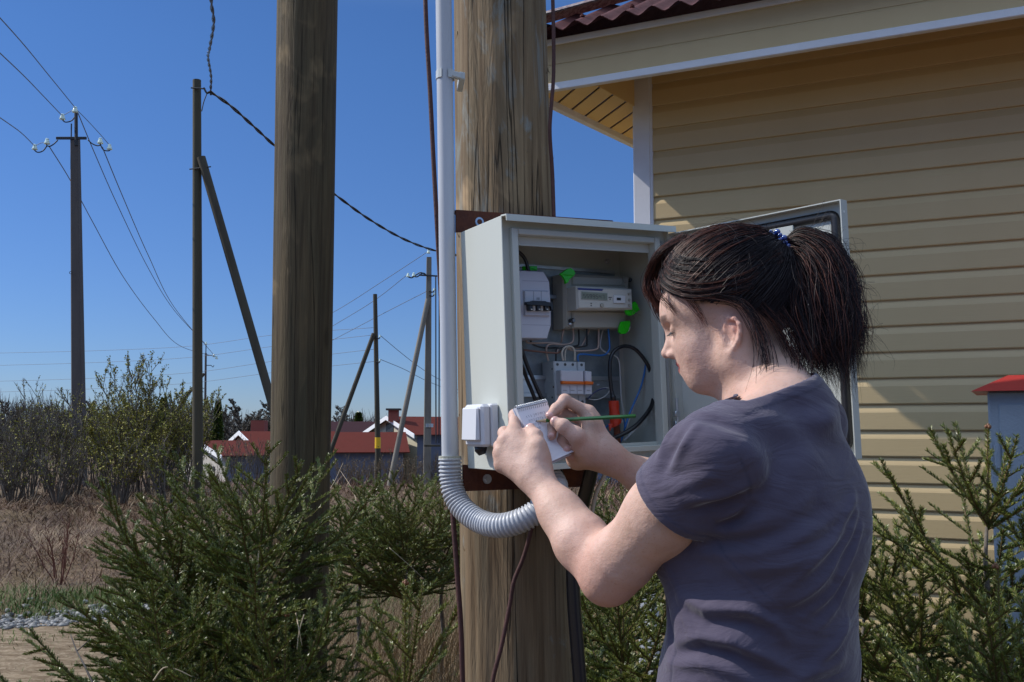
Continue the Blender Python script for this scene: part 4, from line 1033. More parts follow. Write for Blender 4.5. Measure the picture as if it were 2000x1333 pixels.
# ---- left hand: back of the hand to us, thumb on the notepad, fingers behind it
LH = dict(
    wr=A_(J['wrL']), 
    mcp=[A_(P(1004, 843, 1.640)), A_(P(986, 862, 1.632)), A_(P(977, 886, 1.628)), A_(P(979, 910, 1.626))],
    cmc=A_(P(1050, 912, 1.605)), tmp=A_(P(1050, 872, 1.607)), tip_=A_(P(1046, 852, 1.622)), tt=A_(P(1036, 838, 1.634)),
)
LF = [  # proximal, middle and tip joints of the fingers running behind the pad
    [A_(P(1006, 812, 1.672)), A_(P(1020, 812, 1.697)), A_(P(1034, 818, 1.709))],
    [A_(P(985, 846, 1.672)), A_(P(1004, 842, 1.700)), A_(P(1022, 846, 1.712))],
    [A_(P(976, 872, 1.668)), A_(P(994, 868, 1.698)), A_(P(1012, 872, 1.712))],
    [A_(P(980, 898, 1.660)), A_(P(996, 894, 1.686)), A_(P(1011, 896, 1.698))],
]
def left_hand(p):
    w = LH['wr']; el = A_(J['elL']); fo = (w-el)/np.linalg.norm(w-el)
    palm = Cone(w-fo*.01, w+fo*.012, .0245, .024)(p)
    for m, r0, r1 in zip(LH['mcp'], (.018, .018, .017, .016), (.0125, .0125, .0118, .0108)):
        palm = smin(palm, Cone(w+(m-w)*.14, m, r0, r1)(p), .018)
    palm = smin(palm, Cone(w+fo*.01, LH['cmc'], .020, .020)(p), .018)
    palm = smin(palm, Cone(LH['cmc'], LH['tmp'], .019, .0135)(p), .014)
    palm = smin(palm, Cone((LH['cmc']+LH['tmp'])/2, LH['mcp'][0]*.7+w*.3, .015, .014)(p), .016)
    palm = smin(palm, Cone(LH['tmp']*.6+LH['cmc']*.4, LH['mcp'][0]*.85+w*.15, .012, .012)(p), .016)
    out = smin(palm, finger(p, [LH['tmp'], LH['tip_'], LH['tt']], [.0135, .0112, .0092]), .008)
    for i in range(4):
        r = (.0102, .0102, .0097, .0088)[i]
        fg = finger(p, [LH['mcp'][i]]+LF[i], [r*1.10, r, r*.9, r*.78])
        out = np.minimum(out, smin(palm, fg, .007))
    # tendons and knuckle dips
    return out
# ---- right hand holding the pencil, palm and thumb side to us
RW = A_(J['wrR'])
RM = [A_(P(1149, 806, 1.700)), A_(P(1143, 822, 1.716)), A_(P(1146, 842, 1.730)), A_(P(1152, 864, 1.736))]
RFG = [
    [A_(P(1103, 782, 1.690)), A_(P(1086, 799, 1.672)), A_(P(1074, 812, 1.661))],
    [A_(P(1098, 806, 1.705)), A_(P(1079, 834, 1.676)), A_(P(1078, 852, 1.660))],
    [A_(P(1104, 834, 1.715)), A_(P(1092, 858, 1.705)), A_(P(1098, 872, 1.695))],
    [A_(P(1112, 864, 1.705)), A_(P(1106, 884, 1.690)), A_(P(1114, 893, 1.680))],
]
RT = [A_(P(1152, 886, 1.676)), A_(P(1126, 852, 1.650)), A_(P(1100, 833, 1.648)), A_(P(1084, 824, 1.652))]
RFG[2] = [A_(P(1098, 842, 1.690)), A_(P(1096, 864, 1.674)), A_(P(1107, 877, 1.664))]
def right_hand(p):
    w = RW; el = A_(J['elR']); fo = (w-el)/np.linalg.norm(w-el)
    palm = Cone(w-fo*.01, w+fo*.014, .0255, .025)(p)
    for m, r0, r1 in zip(RM, (.019, .019, .018, .018), (.0130, .0125, .0120, .0115)):
        palm = smin(palm, Cone(w+(m-w)*.15, m, r0, r1)(p), .018)
    palm = smin(palm, Cone(w+fo*.008, RT[0], .022, .0205)(p), .018)
    palm = smin(palm, Cone(RT[0], RT[1], .0215, .0145)(p), .014)
    palm = smin(palm, Cone(w+fo*.01, A_(P(1128, 896, 1.705)), .020, .0165)(p), .018)        # heel, little-finger side
    palm = smin(palm, Cone(A_(P(1128, 896, 1.705)), A_(P(1124, 874, 1.722)), .0165, .013)(p), .016)
    palm = smin(palm, Cone(RT[0]*.6+RT[1]*.4, RM[0]*.8+w*.2, .014, .013)(p), .016)
    out = smin(palm, finger(p, RT[1:], [.0140, .0118, .0088]), .008)
    for i in range(4):
        r = (.0097, .0097, .0092, .0083)[i]
        fg = finger(p, [RM[i]]+RFG[i], [r*1.12, r*1.02, r*.9, r*.76])
        out = np.minimum(out, smin(palm, fg, .007))
    return out
NK0 = Hd(-.030, 0, -.055); NK1 = nkb+V3(0, 0, -.005)
def neck_sdf(p):
    d = Cone(NK0, NK1, .049, .058)(p)
    d = smin(d, Cone(Hd(.012, 0, -.075), NK1+tF*.035+V3(0, 0, -.02), .036, .045)(p), .03)
    m = Cone(Hd(-.022, .058, -.020), NK1+tF*.060+tL*.02+V3(0, 0, -.03), .012, .010)(p)          # neck muscle
    return smin(d, m, .018)
bHead = bound(lambda p: np.minimum(head_sdf(p), 9), HO, .15)
bEarL = bound(lambda p: ear_sdf(p, 1), Hd(-.01, .075, 0), .045); bEarR = bound(lambda p: ear_sdf(p, -1), Hd(-.01, -.075, 0), .045)
def mid(side):
    sh, el, wr = arm_parts(side); c = (sh+el+wr)/3; return c, max(np.linalg.norm(x-c) for x in (sh, el, wr))+.06
bArmL = bound(lambda p: arm_sdf(p, 'L'), *mid('L')); bArmR = bound(lambda p: arm_sdf(p, 'R'), *mid('R'))
bHL = bound(left_hand, (LH['wr']+LH['mcp'][1])/2, .13); bHR = bound(right_hand, (RW+RM[1])/2, .13)
bTor = bound(torso_sdf, (pel+SH)/2, .42); bNk = bound(neck_sdf, (NK0+NK1)/2, .14)
def legs_sdf(p, g=0.):
    d = None
    for s_ in (1, -1):
        hip = pel+tL*s_*.085+V3(0, 0, -.02); kn = V3(hip[0], hip[1], .47)+tF*(.02)+tL*s_*.01; an = V3(kn[0], kn[1], .08)-tF*.03
        e = Cone(hip, kn, .092+g, .060+g)(p); e = smin(e, Cone(kn, an, .058+g, .040+g)(p), .03)
        d = e if d is None else np.minimum(d, e)
    return d
bLeg = bound(legs_sdf, V3(pel[0], pel[1], .5), .62)
def body_sdf(p):
    d = smin(bHead(p), bNk(p), .022)
    d = np.minimum(d, smin(d, bEarL(p), .003)); d = smin(d, bEarR(p), .003)
    d = smin(d, bTor(p)+.004, .03)
    d = smin(d, bLeg(p), .03)
    for arm, hand in ((bArmL, bHL), (bArmR, bHR)):
        a = smin(arm(p), hand(p), .012); d = smin(d, a, .02)
    return d
def skin_material():
    m = bpy.data.materials.new('skin'); m.use_nodes = True; n = m.node_tree; b = n.nodes['Principled BSDF']
    b.inputs['Roughness'].default_value = .56; b.inputs['Specular IOR Level'].default_value = .30
    b.inputs['Subsurface Weight'].default_value = .12; b.inputs['Subsurface Radius'].default_value = (1, .35, .2); b.inputs['Subsurface Scale'].default_value = .006
    tc = n.nodes.new('ShaderNodeTexCoord')
    def nz(s_, det=4):
        t = n.nodes.new('ShaderNodeTexNoise'); t.inputs['Scale'].default_value = s_; t.inputs['Detail'].default_value = det; n.links.new(tc.outputs['Object'], t.inputs['Vector']); return t.outputs['Fac']
    def rng(v, a, c, lo=0, hi=1):
        r = n.nodes.new('ShaderNodeMapRange'); r.inputs[1].default_value = a; r.inputs[2].default_value = c; r.inputs[3].default_value = lo; r.inputs[4].default_value = hi; n.links.new(v, r.inputs[0]); return r.outputs[0]
    def mx(f, a, c):
        k = n.nodes.new('ShaderNodeMix'); k.data_type = 'RGBA'; n.links.new(f, k.inputs[0])
        for i, v in ((6, a), (7, c)):
            if isinstance(v, tuple): k.inputs[i].default_value = (*v, 1)
            else: n.links.new(v, k.inputs[i])
        return k.outputs[2]
    at = n.nodes.new('ShaderNodeAttribute'); at.attribute_name = 'blush'
    al = n.nodes.new('ShaderNodeAttribute'); al.attribute_name = 'lips'
    an = n.nodes.new('ShaderNodeAttribute'); an.attribute_name = 'scalp'
    ab_ = n.nodes.new('ShaderNodeAttribute'); ab_.attribute_name = 'brow'
    c = mx(rng(nz(22, 6), .36, .64), (.53, .335, .26), (.61, .40, .325))
    c = mx(rng(nz(300, 2), .60, .72, 0, .35), c, (.40, .20, .13))
    c = mx(rng(at.outputs['Fac'], 0, 1, 0, .65), c, (.56, .23, .18))
    c = mx(al.outputs['Fac'], c, (.33, .09, .085))
    c = mx(ab_.outputs['Fac'], c, (.10, .06, .05))
    c = mx(an.outputs['Fac'], c, (.05, .03, .028))
    n.links.new(c, b.inputs['Base Color'])
    bp_ = n.nodes.new('ShaderNodeBump'); bp_.inputs['Strength'].default_value = .4; bp_.inputs['Distance'].default_value = .0012; n.links.new(nz(420, 3), bp_.inputs['Height'])
    b2 = n.nodes.new('ShaderNodeBump'); b2.inputs['Strength'].default_value = .4; b2.inputs['Distance'].default_value = .004; n.links.new(nz(60, 3), b2.inputs['Height']); n.links.new(bp_.outputs[0], b2.inputs['Normal'])
    n.links.new(b2.outputs[0], b.inputs['Normal'])
    return m
SKIN = skin_material()
def gauss(V, c, r): return np.exp(-(np.linalg.norm(V-A_(c), axis=1)/r)**2)
PERSON = thing('person', 'woman with black ponytail and purple grey t-shirt writing in a notepad before the meter box', 'person', (pel[0], pel[1], 0))
def attrs_for(V):
    elL = A_(J['elL']); bl = gauss(V, Hd(.055, .045, -.035), .025)*.35+gauss(V, Hd(-.012, .078, .0), .025)*.9+gauss(V, Hd(.108, 0, -.028), .014)*.6
    bl += gauss(V, elL, .06)*.8+gauss(V, NK1+tL*.03+tF*.03, .05)*.5
    for q in LH['mcp']+[LF[0][0], LH['tip_'], RT[2], RFG[0][0]]: bl += gauss(V, q, .011)*.30
    for q in [LH['tt'], RT[3]]+[f[2] for f in RFG]: bl += gauss(V, q, .010)*.45
    lp = np.zeros(len(V)); q = (V-HO)@HM.T
    ym = np.abs(q[:, 1]); arc = -.0408
    lp = smoothstep(.0120, .0100, np.abs(q[:, 2]-arc-.0)*1.0+ym*.30)*smoothstep(.070, .074, q[:, 0])*smoothstep(.026, .022, ym)
    hair_line = q[:, 2]-(.074+.0*ym)                                    # dark scalp above the hairline and behind the ear
    u, f = q[:, 2], q[:, 0]
    sc = smoothstep(0, .006, u-(.070-.5*np.maximum(0, .075-f)*(f > .03)))*(f > .03)
    sc = np.maximum(sc, smoothstep(0, .008, u-np.interp(f, [-.12, -.055, -.03, 0, .03], [-.030, -.005, .02, .034, .036]))*(f <= .03))
    sc = sc*(np.linalg.norm(V-HO, axis=1) < .17)*(np.linalg.norm(V-Hd(-.012, .076, 0), axis=1) > .034)
    bw = smoothstep(.0052, .0030, np.abs(q[:, 2]-(.0365-.00*ym)+4*(ym-.028)**2)*1.0)*smoothstep(.012, .016, ym)*smoothstep(.052, .044, ym)*(q[:, 0] > .055)
    return dict(blush=np.clip(bl, 0, 1), lips=np.clip(lp, 0, 1), scalp=np.clip(sc, 0, 1), brow=np.clip(bw, 0, 1)*.75)
def make_body():
    V, F = sdf_mesh(body_sdf, (pel[0]-.75, 1.0, .0), (pel[0]+.55, 2.0, 1.82), .0024)
    print('body', V.shape, F.shape)
    np_mesh('body', V, F, SKIN, PERSON, smooth=True, attr=attrs_for(V))
make_body()

# ------------------------------------------------------------------ shirt
def hem_t(p, side):
    sh, el, wr = arm_parts(side); ax = (el-sh); L = np.linalg.norm(ax); ax = ax/L
    return (p-(sh+ax*L*.345))@ax
def sleeve_sdf(p, side, g):
    sh, el, wr = arm_parts(side); e = sh+(el-sh)*.60
    d = Cone(sh, sh+(el-sh)*.30, .053+g, .053+g)(p)
    return np.maximum(smin(d, Cone(sh+(el-sh)*.30, e, .053+g, .058+g)(p), .03), hem_t(p, side)-.006)
NAX = (NK0-NK1)/np.linalg.norm(NK0-NK1); NAX2 = V3(-.25, -.10, 1); NAX2 /= np.linalg.norm(NAX2)
def cloth_outer(p):
    d = torso_sdf(p, .008)
    zz = p[:, 2]-pel[2]
    for side in 'LR': d = smin(d, sleeve_sdf(p, side, .006), .026)
    return smin(d, np.maximum(neck_sdf(p)-.0045, (p-NK1)@NAX-.05), .02)
def raycast(f, px, py, t0=1.0, it=70):
    r = A_(P(px, py, 1))-A_(CAMP); r /= np.linalg.norm(r)
    ts = np.arange(t0, 1.95, .003); d = f(A_(CAMP)+ts[:, None]*r)
    k = np.argmax(d < 0) if (d < 0).any() else np.argmin(d)
    return A_(CAMP)+r*ts[k]
NECKP = raycast(cloth_outer, 1500, 770)
def hem_t_(p, side):
    sh, el, wr = arm_parts(side); ax = (el-sh); L = np.linalg.norm(ax); ax = ax/L
    base = sh+ax*L*.345
    return (p-base)@ax
bShirt = bound(cloth_outer, (pel+SH)/2+V3(0, 0, .03), .50)
def neck_cut(V):
    return (V-NECKP)@NAX2
def shirt_cuts(V):
    """list of (amount beyond the cut, plane normal, region mask)"""
    out = [(neck_cut(V), np.repeat(NAX2[None], len(V), 0), (np.linalg.norm((V-NK1-tF*.045)[:, :2], axis=1) < .128) | (neck_sdf(V) < .03))]; ts = torso_sdf(V, .008)
    for side in 'LR':
        sh, el, wr = arm_parts(side); ax = (el-sh)/np.linalg.norm(el-sh); ss = sleeve_sdf(V, side, .006)
        out.append((hem_t(V, side), np.repeat(ax[None], len(V), 0), ss < ts-.004))
    out.append(((pel[2]-.11)-V[:, 2], np.repeat(V3(0, 0, -1)[None], len(V), 0), np.ones(len(V), bool)))
    return out
def vnormals(V, F):
    n = np.cross(V[F[:, 2]]-V[F[:, 0]], V[F[:, 3]]-V[F[:, 1]]); N = np.zeros_like(V)
    for k in range(4): np.add.at(N, F[:, k], n)
    return N/np.maximum(np.linalg.norm(N, axis=1, keepdims=True), 1e-9)
def seg_dist(V, a, b):
    ba = b-a; h = np.clip((V-a)@ba/(ba@ba), 0, 1); return np.linalg.norm(V-a-h[:, None]*ba, axis=1), h
def make_shirt():
    V, F = sdf_mesh(bShirt, (pel[0]-.45, 1.1, pel[2]-.14), (pel[0]+.45, 1.95, 1.62), .0032)
    keep = np.ones(len(F), bool)
    for d, nn, reg in shirt_cuts(V):
        bad = (d > 0) & reg; keep &= ~bad[F].all(1)
    F = F[keep]; used = np.unique(F); mp_ = np.full(len(V), -1); mp_[used] = np.arange(len(used)); V = V[used]; F = mp_[F]
    for d, nn, reg in shirt_cuts(V):
        bad = (d > 0) & reg & (d < .02); V[bad] -= d[bad, None]*nn[bad]
    for _ in range(2):                                               # relax the grid pattern
        acc = np.zeros_like(V); cnt = np.zeros(len(V))
        for k in range(4):
            for o_ in (1, 3): np.add.at(acc, F[:, k], V[F[:, (k+o_) % 4]]); np.add.at(cnt, F[:, k], 1)
        e_ = np.sort(np.concatenate([F[:, [k, (k+1) % 4]] for k in range(4)]), 1); ue, ce = np.unique(e_, axis=0, return_counts=True); bd = np.unique(ue[ce == 1])
        inner = np.ones(len(V), bool); inner[bd] = False; V[inner] = (V*.5+.5*acc/np.maximum(cnt, 1)[:, None])[inner]
    N = vnormals(V, F)
    G = cloth_outer
    c = lambda x, y: (1150+x/2.107, 700+y/2.107)
    folds = [  # polyline in the photo, width, height (m)
        ([(515, 668), (590, 625), (662, 575)], .010, .006), ([(500, 690), (600, 650), (690, 560), (730, 500)], .016, -.006),
        ([(430, 790), (560, 800), (700, 790), (880, 722), (1080, 600)], .012, .0045), ([(430, 760), (600, 760), (760, 735), (960, 620)], .013, -.004),
        ([(560, 868), (700, 862), (850, 830), (960, 780), (1060, 700)], .010, .0035), ([(420, 700), (560, 715), (700, 690), (900, 590)], .012, .0035),
        ([(390, 985), (480, 1040), (650, 1045), (760, 1085), (810, 1150)], .010, .006), ([(400, 1030), (500, 1080), (650, 1085), (740, 1130)], .012, -.005),
        ([(370, 1175), (470, 1150), (580, 1165), (720, 1225), (860, 1300)], .010, .005), ([(370, 1215), (480, 1195), (600, 1215), (760, 1310)], .012, -.005),
        ([(330, 1260), (450, 1250), (600, 1290), (700, 1350)], .010, .004), ([(560, 1000), (700, 1010), (860, 960), (1000, 860)], .014, .003),
        ([(820, 1010), (950, 900), (1060, 740), (1100, 640)], .007, .0032), ([(880, 1060), (990, 960), (1080, 800), (1120, 690)], .007, .0032),
        ([(760, 960), (900, 850), (1020, 700), (1090, 560)], .008, .003), ([(930, 1110), (1010, 1010), (1070, 900)], .007, .003),
        ([(900, 1280), (1000, 1180), (1060, 1080)], .009, .004), ([(840, 1330), (940, 1290), (1040, 1230)], .010, .004),
        ([(560, 700), (700, 600), (830, 470), (930, 400)], .026, .004), ([(600, 340), (680, 420), (700, 520), (660, 600)], .020, .004),
        ([(650, 230), (760, 280), (860, 300)], .018, .003), ([(880, 250), (960, 255), (1010, 235)], .016, .004), ([(760, 190), (900, 200), (1000, 190)], .02, -.003),
        ([(350, 440), (400, 350), (450, 270)], .008, .0028), ([(300, 470), (330, 390), (400, 300)], .010, -.0028),
        ([(390, 590), (500, 560), (640, 520)], .010, .0045), ([(420, 630), (530, 600), (640, 545)], .008, -.004), ([(330, 540), (420, 520), (520, 470)], .012, .003), ([(290, 420), (330, 330), (370, 270)], .008, .003),
        ([(440, 250), (520, 250), (620, 300)], .012, -.003), ([(280, 950), (330, 1080), (345, 1180)], .010, -.004),
    ]
    disp = np.zeros(len(V))
    for pl, wd, am in folds:
        pts = [raycast(G, *c(*q)) for q in pl]
        best = np.full(len(V), 9.); tt = np.zeros(len(V))
        for i in range(len(pts)-1):
            d, h = seg_dist(V, pts[i], pts[i+1]); m = d < best; best[m] = d[m]; tt[m] = ((i+h)/(len(pts)-1))[m]
        env = np.sin(np.clip(tt*.86+.07, 0, 1)*np.pi)**.7
        disp += am*2.1*np.exp(-(best/wd)**2)*env
    # seams and hems
    seam = np.zeros(len(V))
    for pl in ([(345, 262), (385, 245), (440, 243), (505, 285), (575, 350), (625, 430), (650, 500), (655, 560)], [(262, 940), (300, 1010), (345, 1120), (358, 1200), (350, 1270), (335, 1333)]):
        pts = [raycast(G, *c(*q)) for q in pl]
        for i in range(len(pts)-1):
            d, h = seg_dist(V, pts[i], pts[i+1]); seam = np.maximum(seam, np.exp(-(d/.0022)**2)); disp -= 0
    disp -= seam*.0012
    for side in 'LR':
        h = hem_t(V, side); m = (h < .001) & (h > -.02); ox = np.abs(h+.010) < .001
        disp += np.where(m, smoothstep(-.0125, -.0110, h)*.0011, 0)
    dc = neck_cut(V); nr = np.linalg.norm((V-NK1)[:, :2], axis=1) < .14
    disp += np.where(nr & (dc > -.02), smoothstep(-.0135, -.0115, dc)*.0012, 0)
    st = np.where(nr, np.exp(-((dc+.0125)/.0012)**2), 0)
    for side in 'LR': st = np.maximum(st, np.exp(-((hem_t(V, side)+.0120)/.0012)**2)*(np.linalg.norm(V-arm_parts(side)[0], axis=1) < .2))
    # slow cloth undulation
    rg = np.random.default_rng(4)
    for k in range(10):
        w_ = rg.normal(size=3)*rg.uniform(18, 45); disp += .0007*np.sin(V@w_+rg.uniform(0, 6))
    V2 = V+N*disp[:, None]; N2 = vnormals(V2, F); nv = len(V2)      # outer and inner face of the cloth, stitched at the openings
    eo = np.concatenate([F[:, [k, (k+1) % 4]] for k in range(4)]); es = np.sort(eo, 1); key = es[:, 0]*nv+es[:, 1]
    u_, inv_, c_ = np.unique(key, return_inverse=True, return_counts=True); be = eo[c_[inv_] == 1]
    V2 = np.concatenate([V2, V2-N2*.0022]); Fi = F[:, ::-1]+nv; Fs = np.stack([be[:, 1], be[:, 0], be[:, 0]+nv, be[:, 1]+nv], 1); F = np.concatenate([F, Fi, Fs])
    seam = np.concatenate([seam, seam]); st = np.concatenate([st, st])
    m = bpy.data.materials.new('tshirt_fabric'); m.use_nodes = True; n = m.node_tree; b = n.nodes['Principled BSDF']
    b.inputs['Roughness'].default_value = .88; b.inputs['Specular IOR Level'].default_value = .2; b.inputs['Sheen Weight'].default_value = .35; b.inputs['Sheen Roughness'].default_value = .4
    tc = n.nodes.new('ShaderNodeTexCoord'); t = n.nodes.new('ShaderNodeTexNoise'); t.inputs['Scale'].default_value = 26; t.inputs['Detail'].default_value = 7; n.links.new(tc.outputs['Object'], t.inputs['Vector'])
    t2 = n.nodes.new('ShaderNodeTexNoise'); t2.inputs['Scale'].default_value = 420; t2.inputs['Detail'].default_value = 3; n.links.new(tc.outputs['Object'], t2.inputs['Vector'])
    k = n.nodes.new('ShaderNodeMix'); k.data_type = 'RGBA'; k.inputs[6].default_value = (.066, .055, .086, 1); k.inputs[7].default_value = (.094, .080, .116, 1); n.links.new(t.outputs['Fac'], k.inputs[0])
    a = n.nodes.new('ShaderNodeAttribute'); a.attribute_name = 'seam'
    k2 = n.nodes.new('ShaderNodeMix'); k2.data_type = 'RGBA'; n.links.new(a.outputs['Fac'], k2.inputs[0]); n.links.new(k.outputs[2], k2.inputs[6]); k2.inputs[7].default_value = (.045, .042, .07, 1)
    n.links.new(k2.outputs[2], b.inputs['Base Color'])
    bb = n.nodes.new('ShaderNodeBump'); t3 = n.nodes.new('ShaderNodeTexNoise'); t3.inputs['Scale'].default_value = 9; t3.inputs['Detail'].default_value = 5; t3.inputs['Distortion'].default_value = 1.2
    mp3 = n.nodes.new('ShaderNodeMapping'); mp3.inputs['Scale'].default_value = (1, 1, 2.6); mp3.inputs['Rotation'].default_value = (.3, .5, 0); n.links.new(tc.outputs['Object'], mp3.inputs[0]); n.links.new(mp3.outputs[0], t3.inputs['Vector'])
    bb.inputs['Strength'].default_value = .3; bb.inputs['Distance'].default_value = .0006; n.links.new(t2.outputs['Fac'], bb.inputs['Height'])
    bc = n.nodes.new('ShaderNodeBump'); bc.inputs['Strength'].default_value = .12; bc.inputs['Distance'].default_value = .002; n.links.new(t.outputs['Fac'], bc.inputs['Height']); n.links.new(bb.outputs[0], bc.inputs['Normal'])
    bd_ = n.nodes.new('ShaderNodeBump'); bd_.inputs['Strength'].default_value = .55; bd_.inputs['Distance'].default_value = .012; n.links.new(t3.outputs['Fac'], bd_.inputs['Height']); n.links.new(bc.outputs[0], bd_.inputs['Normal'])
    n.links.new(bd_.outputs[0], b.inputs['Normal'])
    np_mesh('tshirt', V2, F, m, PERSON, smooth=True, attr=dict(seam=np.clip(seam*.8+st*.6, 0, 1)))
make_shirt()
def make_trousers():
    f = bound(lambda p: np.maximum(np.maximum(smin(legs_sdf(p, .010), Tube([pel+V3(0, 0, -.09), pel+V3(0, 0, .02)], [.178, .170], [.126, .122], tL)(p), .04), p[:, 2]-(pel[2]+.0)), .06-p[:, 2]), V3(pel[0], pel[1], .5), .65)
    V, F = sdf_mesh(f, (pel[0]-.4, pel[1]-.4, .02), (pel[0]+.4, pel[1]+.4, 1.1), .007)
    np_mesh('trousers', V, F, mat('dark_denim', (.03, .04, .07), .85, bump=(300, .3, I3)), PERSON, smooth=True)
    for s_ in (1, -1):
        an = V3(pel[0], pel[1], 0)+tL*s_*.095-tF*.01
        f = lambda p: np.maximum(smin(Ell(an+tF*.05+V3(0, 0, .035), (.13, .048, .042), np.stack([tF, tL, V3(0, 0, 1)]))(p), Cone(an+V3(0, 0, .04), an+V3(0, 0, .09), .045, .04)(p), .03), .002-p[:, 2])
        V, F = sdf_mesh(f, an-V3(.22, .22, .02), an+V3(.22, .22, .16), .006)
        np_mesh('shoe', V, F, mat('shoe_black', (.02, .02, .02), .5), PERSON, smooth=True)
make_trousers()

# ------------------------------------------------------------------ notepad and pencil
def notepad():
    TL, TR, BL, BR = P(1008, 796, 1.652), P(1066, 783, 1.690), P(1057, 913, 1.640), P(1110, 889, 1.678)
    nrm = (TR-TL).cross(BL-TL).normalized()
    if nrm.dot(CAMP-TL) < 0: nrm = -nrm
    T = thing('notepad', 'small white spiral notepad with pencil notes held open in the left hand', 'notepad', TL)
    PAP = mat('notepad_paper', (.80, .80, .86), .7, spec=.2, sss=0)
    def S_(a, b_, h=0):                                              # a across, b down
        q = (TL*(1-a)+TR*a)*(1-b_)+(BL*(1-a)+BR*a)*b_
        bend = .012*max(0, b_-.55)**2*4+.010*(b_-.5)**2*(a-.3)
        return q+nrm*(h+bend)
    n, m = 12, 20
    def sheet(name, h0, h1, a0=0, a1=1, b0=0, b1=1, curl=0, tw=0):
        b = MB(); top = [[S_(a0+(a1-a0)*i/n, b0+(b1-b0)*j/m, h1+curl*(j/m)**3+tw*(j/m)**2*(i/n)) for i in range(n+1)] for j in range(m+1)]
        bot = [[S_(a0+(a1-a0)*i/n, b0+(b1-b0)*j/m, h0+curl*(j/m)**3+tw*(j/m)**2*(i/n)) for i in range(n+1)] for j in range(m+1)]
        b.grid(top); b.grid([r[::-1] for r in bot])
        b.grid([[r[0] for r in top], [r[0] for r in bot]]); b.grid([[r[-1] for r in bot], [r[-1] for r in top]])
        b.grid([bot[0], top[0]]); b.grid([top[-1], bot[-1]])
        return b.build(name, PAP, T, smooth='auto')
    sheet('cover', -.0075, -.0068, -.04, 1.02, .0, 1.02)
    for k in range(4): sheet('page', -.0064+.0015*k, -.0064+.0015*k+.0012, .003*k-.01, 1-.004*k, .002*k, 1-.004*k, .0008*k, .0015*k)
    pg = sheet('top_page', .0002, .0005, 0, 1, 0, .99, .004, .004)
    b = MB(); rg = random.Random(7)
    def stroke(pts): b.tube([S_(a, b_, .0008+.0042*b_**3+.004*b_*b_*a) for a, b_ in pts], .00022, 4)
    y = .17
    for row in range(5):                                            # a few lines of pencilled figures
        x = .16+rg.uniform(0, .08)
        while x < (.80 if row < 2 else .62)-.05*row:
            h = .045*rg.uniform(.7, 1.2); w_ = .045
            k = rg.choice((0, 1, 2, 3))
            if k == 0: stroke([(x, y), (x+.01, y+h)])
            elif k == 1: stroke([(x, y), (x+w_, y+.1*h), (x+.2*w_, y+h)])
            elif k == 2: stroke([(x+w_, y), (x, y+.3*h), (x+w_, y+.6*h), (x, y+h)])
            else: stroke([(x+w_*(.5+.5*math.cos(a)), y+h*(.5+.5*math.sin(a))) for a in [i*.8 for i in range(9)]])
            x += .075
        y += .075
    b.build('pencil_notes', mat('graphite', (.20, .20, .24), .6), pg)
    b = MB()
    for k in range(15):
        a = .03+.94*k/14; c = S_(a, 0.012, -.003); u = (TL-BL).normalized()
        b.tube([c+u*(.0062*math.cos(t)-.0018)+nrm*(.0068*math.sin(t)) for t in [math.radians(-165+330*i/14) for i in range(15)]], .00055, 6)
    b.build('spiral', STEEL, T, smooth=True)
    b = MB()
    for k in range(15):
        a = .03+.94*k/14; b.disc(S_(a, .028, .0006), nrm, .0011, .0002, 8)
    b.build('punched_holes', DARK, pg)
notepad()
def pencil():
    a, c = P(1044, 823, 1.6635), P(1242, 813, 1.668); d = (c-a).normalized(); L = (c-a).length
    T = thing('pencil', 'dark green sharpened pencil held between thumb and forefinger over the notepad', 'pencil', a)
    g = mat('green_lacquer', (.025, .13, .03), .22, spec=.6, coat=.5)
    b = MB(); b.tube([a+d*.019, a+d*(L-.001)], .0037, 6); b.build('barrel', g, T)
    b = MB(); b.tube([a+d*.004, a+d*.0195], [.0009, .0036], 12); b.build('sharpened_wood', mat('pencil_wood', (.55, .38, .22), .6), T, smooth='auto')
    b = MB(); b.tube([a, a+d*.0045], [.0002, .0010], 10); b.build('lead', mat('lead', (.03, .03, .035), .3), T)
    b = MB(); b.tube([c-d*.0012, c], [.0030, .0026], 6); b.build('end', mat('pencil_end', (.01, .05, .01), .4), T)
pencil()
# nails and lashes
def nails():
    M = mat('fingernail', (.62, .36, .32), .22, spec=.5, coat=.3)
    def nail(tip, prev, toward, r, ln):
        tip, prev = Vector(tip), Vector(prev); ax = (tip-prev).normalized(); n_ = Vector(toward); n_ = (n_-ax*n_.dot(ax)).normalized(); s_ = ax.cross(n_)
        b = MB(); rows = []
        for i in range(7):
            t = -1+2*i/6; row = []
            for k in range(7):
                w_ = (-1+2*k/6)*math.radians(50); rr = r*1.06*(1-.05*t*t)*math.sqrt(max(.3, 1-(abs(t)**3)*.25))
                row.append(tip+ax*(t*ln*.5+ln*.12)+n_*(rr*math.cos(w_)-(.0006+.0022*max(0, t)**3))+s_*(rr*math.sin(w_)*(1-.25*abs(t)**3)))
            rows.append(row)
        b.grid(rows); b.build('fingernail', M, PERSON, smooth=True)
    nail(RFG[0][2], RFG[0][1], (-.3, -1, .35), .0080, .011)
    nail(RT[3], RT[2], (-.2, -.9, .9), .0089, .012)
    nail(RFG[1][2], RFG[1][1], (-.5, -1, .1), .0080, .010)
    nail(RFG[2][2], RFG[2][1], (-.3, -1, .0), .0075, .010)
    nail(LH['tt'], LH['tip_'], (.1, -1, .6), .0092, .012)
nails()
